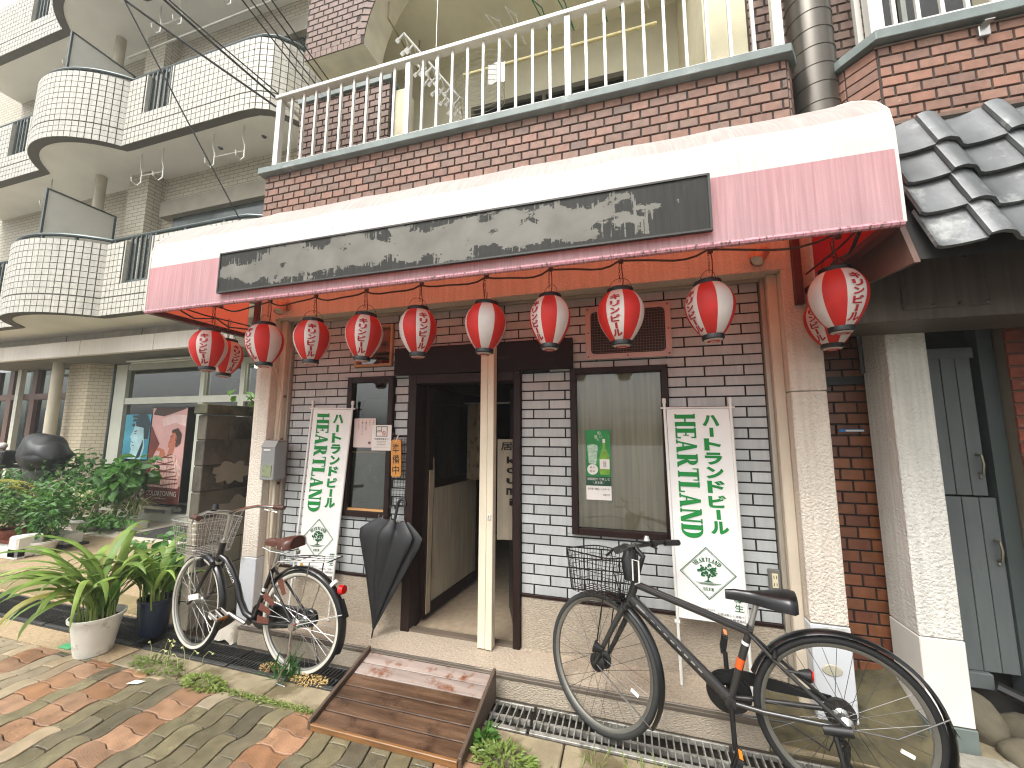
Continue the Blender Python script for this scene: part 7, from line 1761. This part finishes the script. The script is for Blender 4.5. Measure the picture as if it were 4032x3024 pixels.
# ================================================================== WEEDS AND SMALL THINGS
m_gr = leafmat('weed_green', '#5f7434', '#87974e'); m_dry = M('dry_grass', '#b49a62', .8, var=.25, vs=20)
rs = random.Random(17)
def clump(label, pts, n, h, mat, kindname='weed_clump', w_=.005, spread=.05, flat_=0):
    f = MB()
    for i in range(n):
        px, py = rs.choice(pts); px += rs.gauss(0, spread); py += rs.gauss(0, spread*.6)
        blade(f, (px, py, -.005), rs.uniform(0, 2*PI), h*rs.uniform(.5, 1.3), R(rs.uniform(35, 88) if not flat_ else rs.uniform(5, 40)), R(rs.uniform(20, 90)), w_*rs.uniform(.7, 1.4), 4)
    return tag(f.build(kindname, mat, kind='stuff' if len(pts) > 2 else None), label, 'weed')
def leafclump(label, c, r_, n, L_, mat, name='weed_clump', h=.06):
    f = MB()
    for i in range(n):
        a, q = rs.uniform(0, 2*PI), math.sqrt(rs.random()); p = Vector((c[0]+r_[0]*q*math.cos(a), c[1]+r_[1]*q*math.sin(a), rs.uniform(0, h)*(1-q*.6)))
        leafcard(f, p, Vector((rs.gauss(0, .5), rs.gauss(-.3, .5), 1)), Vector((math.cos(a), math.sin(a), rs.uniform(0, .8))), L_*rs.uniform(.6, 1.2), L_*.38*rs.uniform(.7, 1.2))
    return tag(f.build(name, mat), label, 'weed')
leafclump('bright low weed clump on the paver edge right of the white pot', (-2.56, 2.00), (.16, .045), 330, .032, m_gr)
leafclump('straggly weed clump beside the white pot', (-3.02, 2.035), (.22, .06), 220, .034, m_gr, h=.09)
f = MB()
for i in range(9):
    x0 = -3.15+i*.055+rs.uniform(-.02, .02); y0 = 2.05+rs.uniform(-.03, .05); h_ = rs.uniform(.10, .19); dx = rs.uniform(-.04, .09)
    f.tube([(x0, y0, 0), (x0+dx*.3, y0, h_*.7), (x0+dx, y0-.01, h_), (x0+dx*1.4, y0-.01, h_*.93)], .0018, 4); f.ell((x0+dx*1.4, y0-.01, h_*.93), .008, .008, .006, 6, 4)
tag(f.build('seed_stalks', M('seed_stalk', '#a9ac72', .7, var=.2)), 'pale thin seed stalks above the weeds by the white pot', 'weed')
clump('grassy tuft growing from the drain under the black bicycle', [(-2.17, 2.20), (-2.13, 2.22)], 46, .16, m_leafD, w_=.006, spread=.04)
leafclump('dry yellow moss heap on the drain under the black bicycle', (-1.98, 2.22), (.14, .045), 420, .016, m_dry, h=.045); leafclump('small dry moss heap on the drain near the grassy tuft', (-2.32, 2.26), (.08, .04), 170, .015, M('dry_moss2', '#9a8052', .85, var=.25), h=.03)
leafclump('green weed clump in front of the ramp right corner', (-.62, 1.98), (.15, .07), 300, .036, m_gr, h=.08); leafclump('young bright weed at the ramp corner', (-.74, 2.06), (.03, .03), 36, .07, m_leafB, h=.10)
clump('sparse grass at the foot of the right drain grating', [(-.05, 2.12), (.12, 2.1), (-.2, 2.11), (.3, 2.12)], 60, .06, m_gr, w_=.003, spread=.05)
f = MB()
x = -2.5
while x < -1.68:
    for k_ in range(7):
        a = rs.uniform(0, 2*PI); leafcard(f, Vector((x+rs.gauss(0, .012), 1.997+rs.gauss(0, .010), rs.uniform(0, .012))), Vector((rs.gauss(0, .4), rs.gauss(0, .4), 1)), Vector((math.cos(a), math.sin(a), .3)), rs.uniform(.010, .022), .009)
    x += .010
while x < 1.2:
    if rs.random() < .5:
        a = rs.uniform(0, 2*PI); leafcard(f, Vector((x+rs.gauss(0, .012), 1.995+rs.gauss(0, .010), rs.uniform(0, .01))), Vector((rs.gauss(0, .4), rs.gauss(0, .4), 1)), Vector((math.cos(a), math.sin(a), .3)), rs.uniform(.010, .02), .008)
    x += .012
o = f.build('joint_moss', m_gr, kind='stuff'); tag(o, 'thin line of moss and sprouts along the paver joint', 'moss')
f = MB().grid(lambda u, v: (-3.03+u*.07+v*.02, 1.87+v*.035+u*.02, .006+.012*math.sin(PI*u)*math.sin(PI*v)), 6, 4); tag(f.build('paper_scrap', m_paper, smooth=True), 'crumpled white paper scrap on the pavers', 'litter')
f = MB().box(-4.02, -3.90, 2.02, 2.08, .001, .003); tag(f.build('green_tag', M('green_tag', '#59b07a', .5, var=.15)), 'small green ground plate left of the white pot', 'plate')
# ================================================================== RAINY AIR
hz = MB().box(-30, 14, -14, 16, -1.3, 17); hzo = hz.build('haze', None, kind='stuff'); tag(hzo, 'thin pale rainy haze filling the street', 'haze')
hm = bpy.data.materials.new('rain_haze'); hm.use_nodes = True; n = hm.node_tree; n.nodes.clear(); o_ = n.nodes.new('ShaderNodeOutputMaterial'); pv = n.nodes.new('ShaderNodeVolumePrincipled')
pv.inputs['Color'].default_value = (.93, .95, .95, 1); pv.inputs['Density'].default_value = .004; pv.inputs['Anisotropy'].default_value = .2
n.links.new(pv.outputs[0], o_.inputs['Volume']); hzo.data.materials.append(hm)
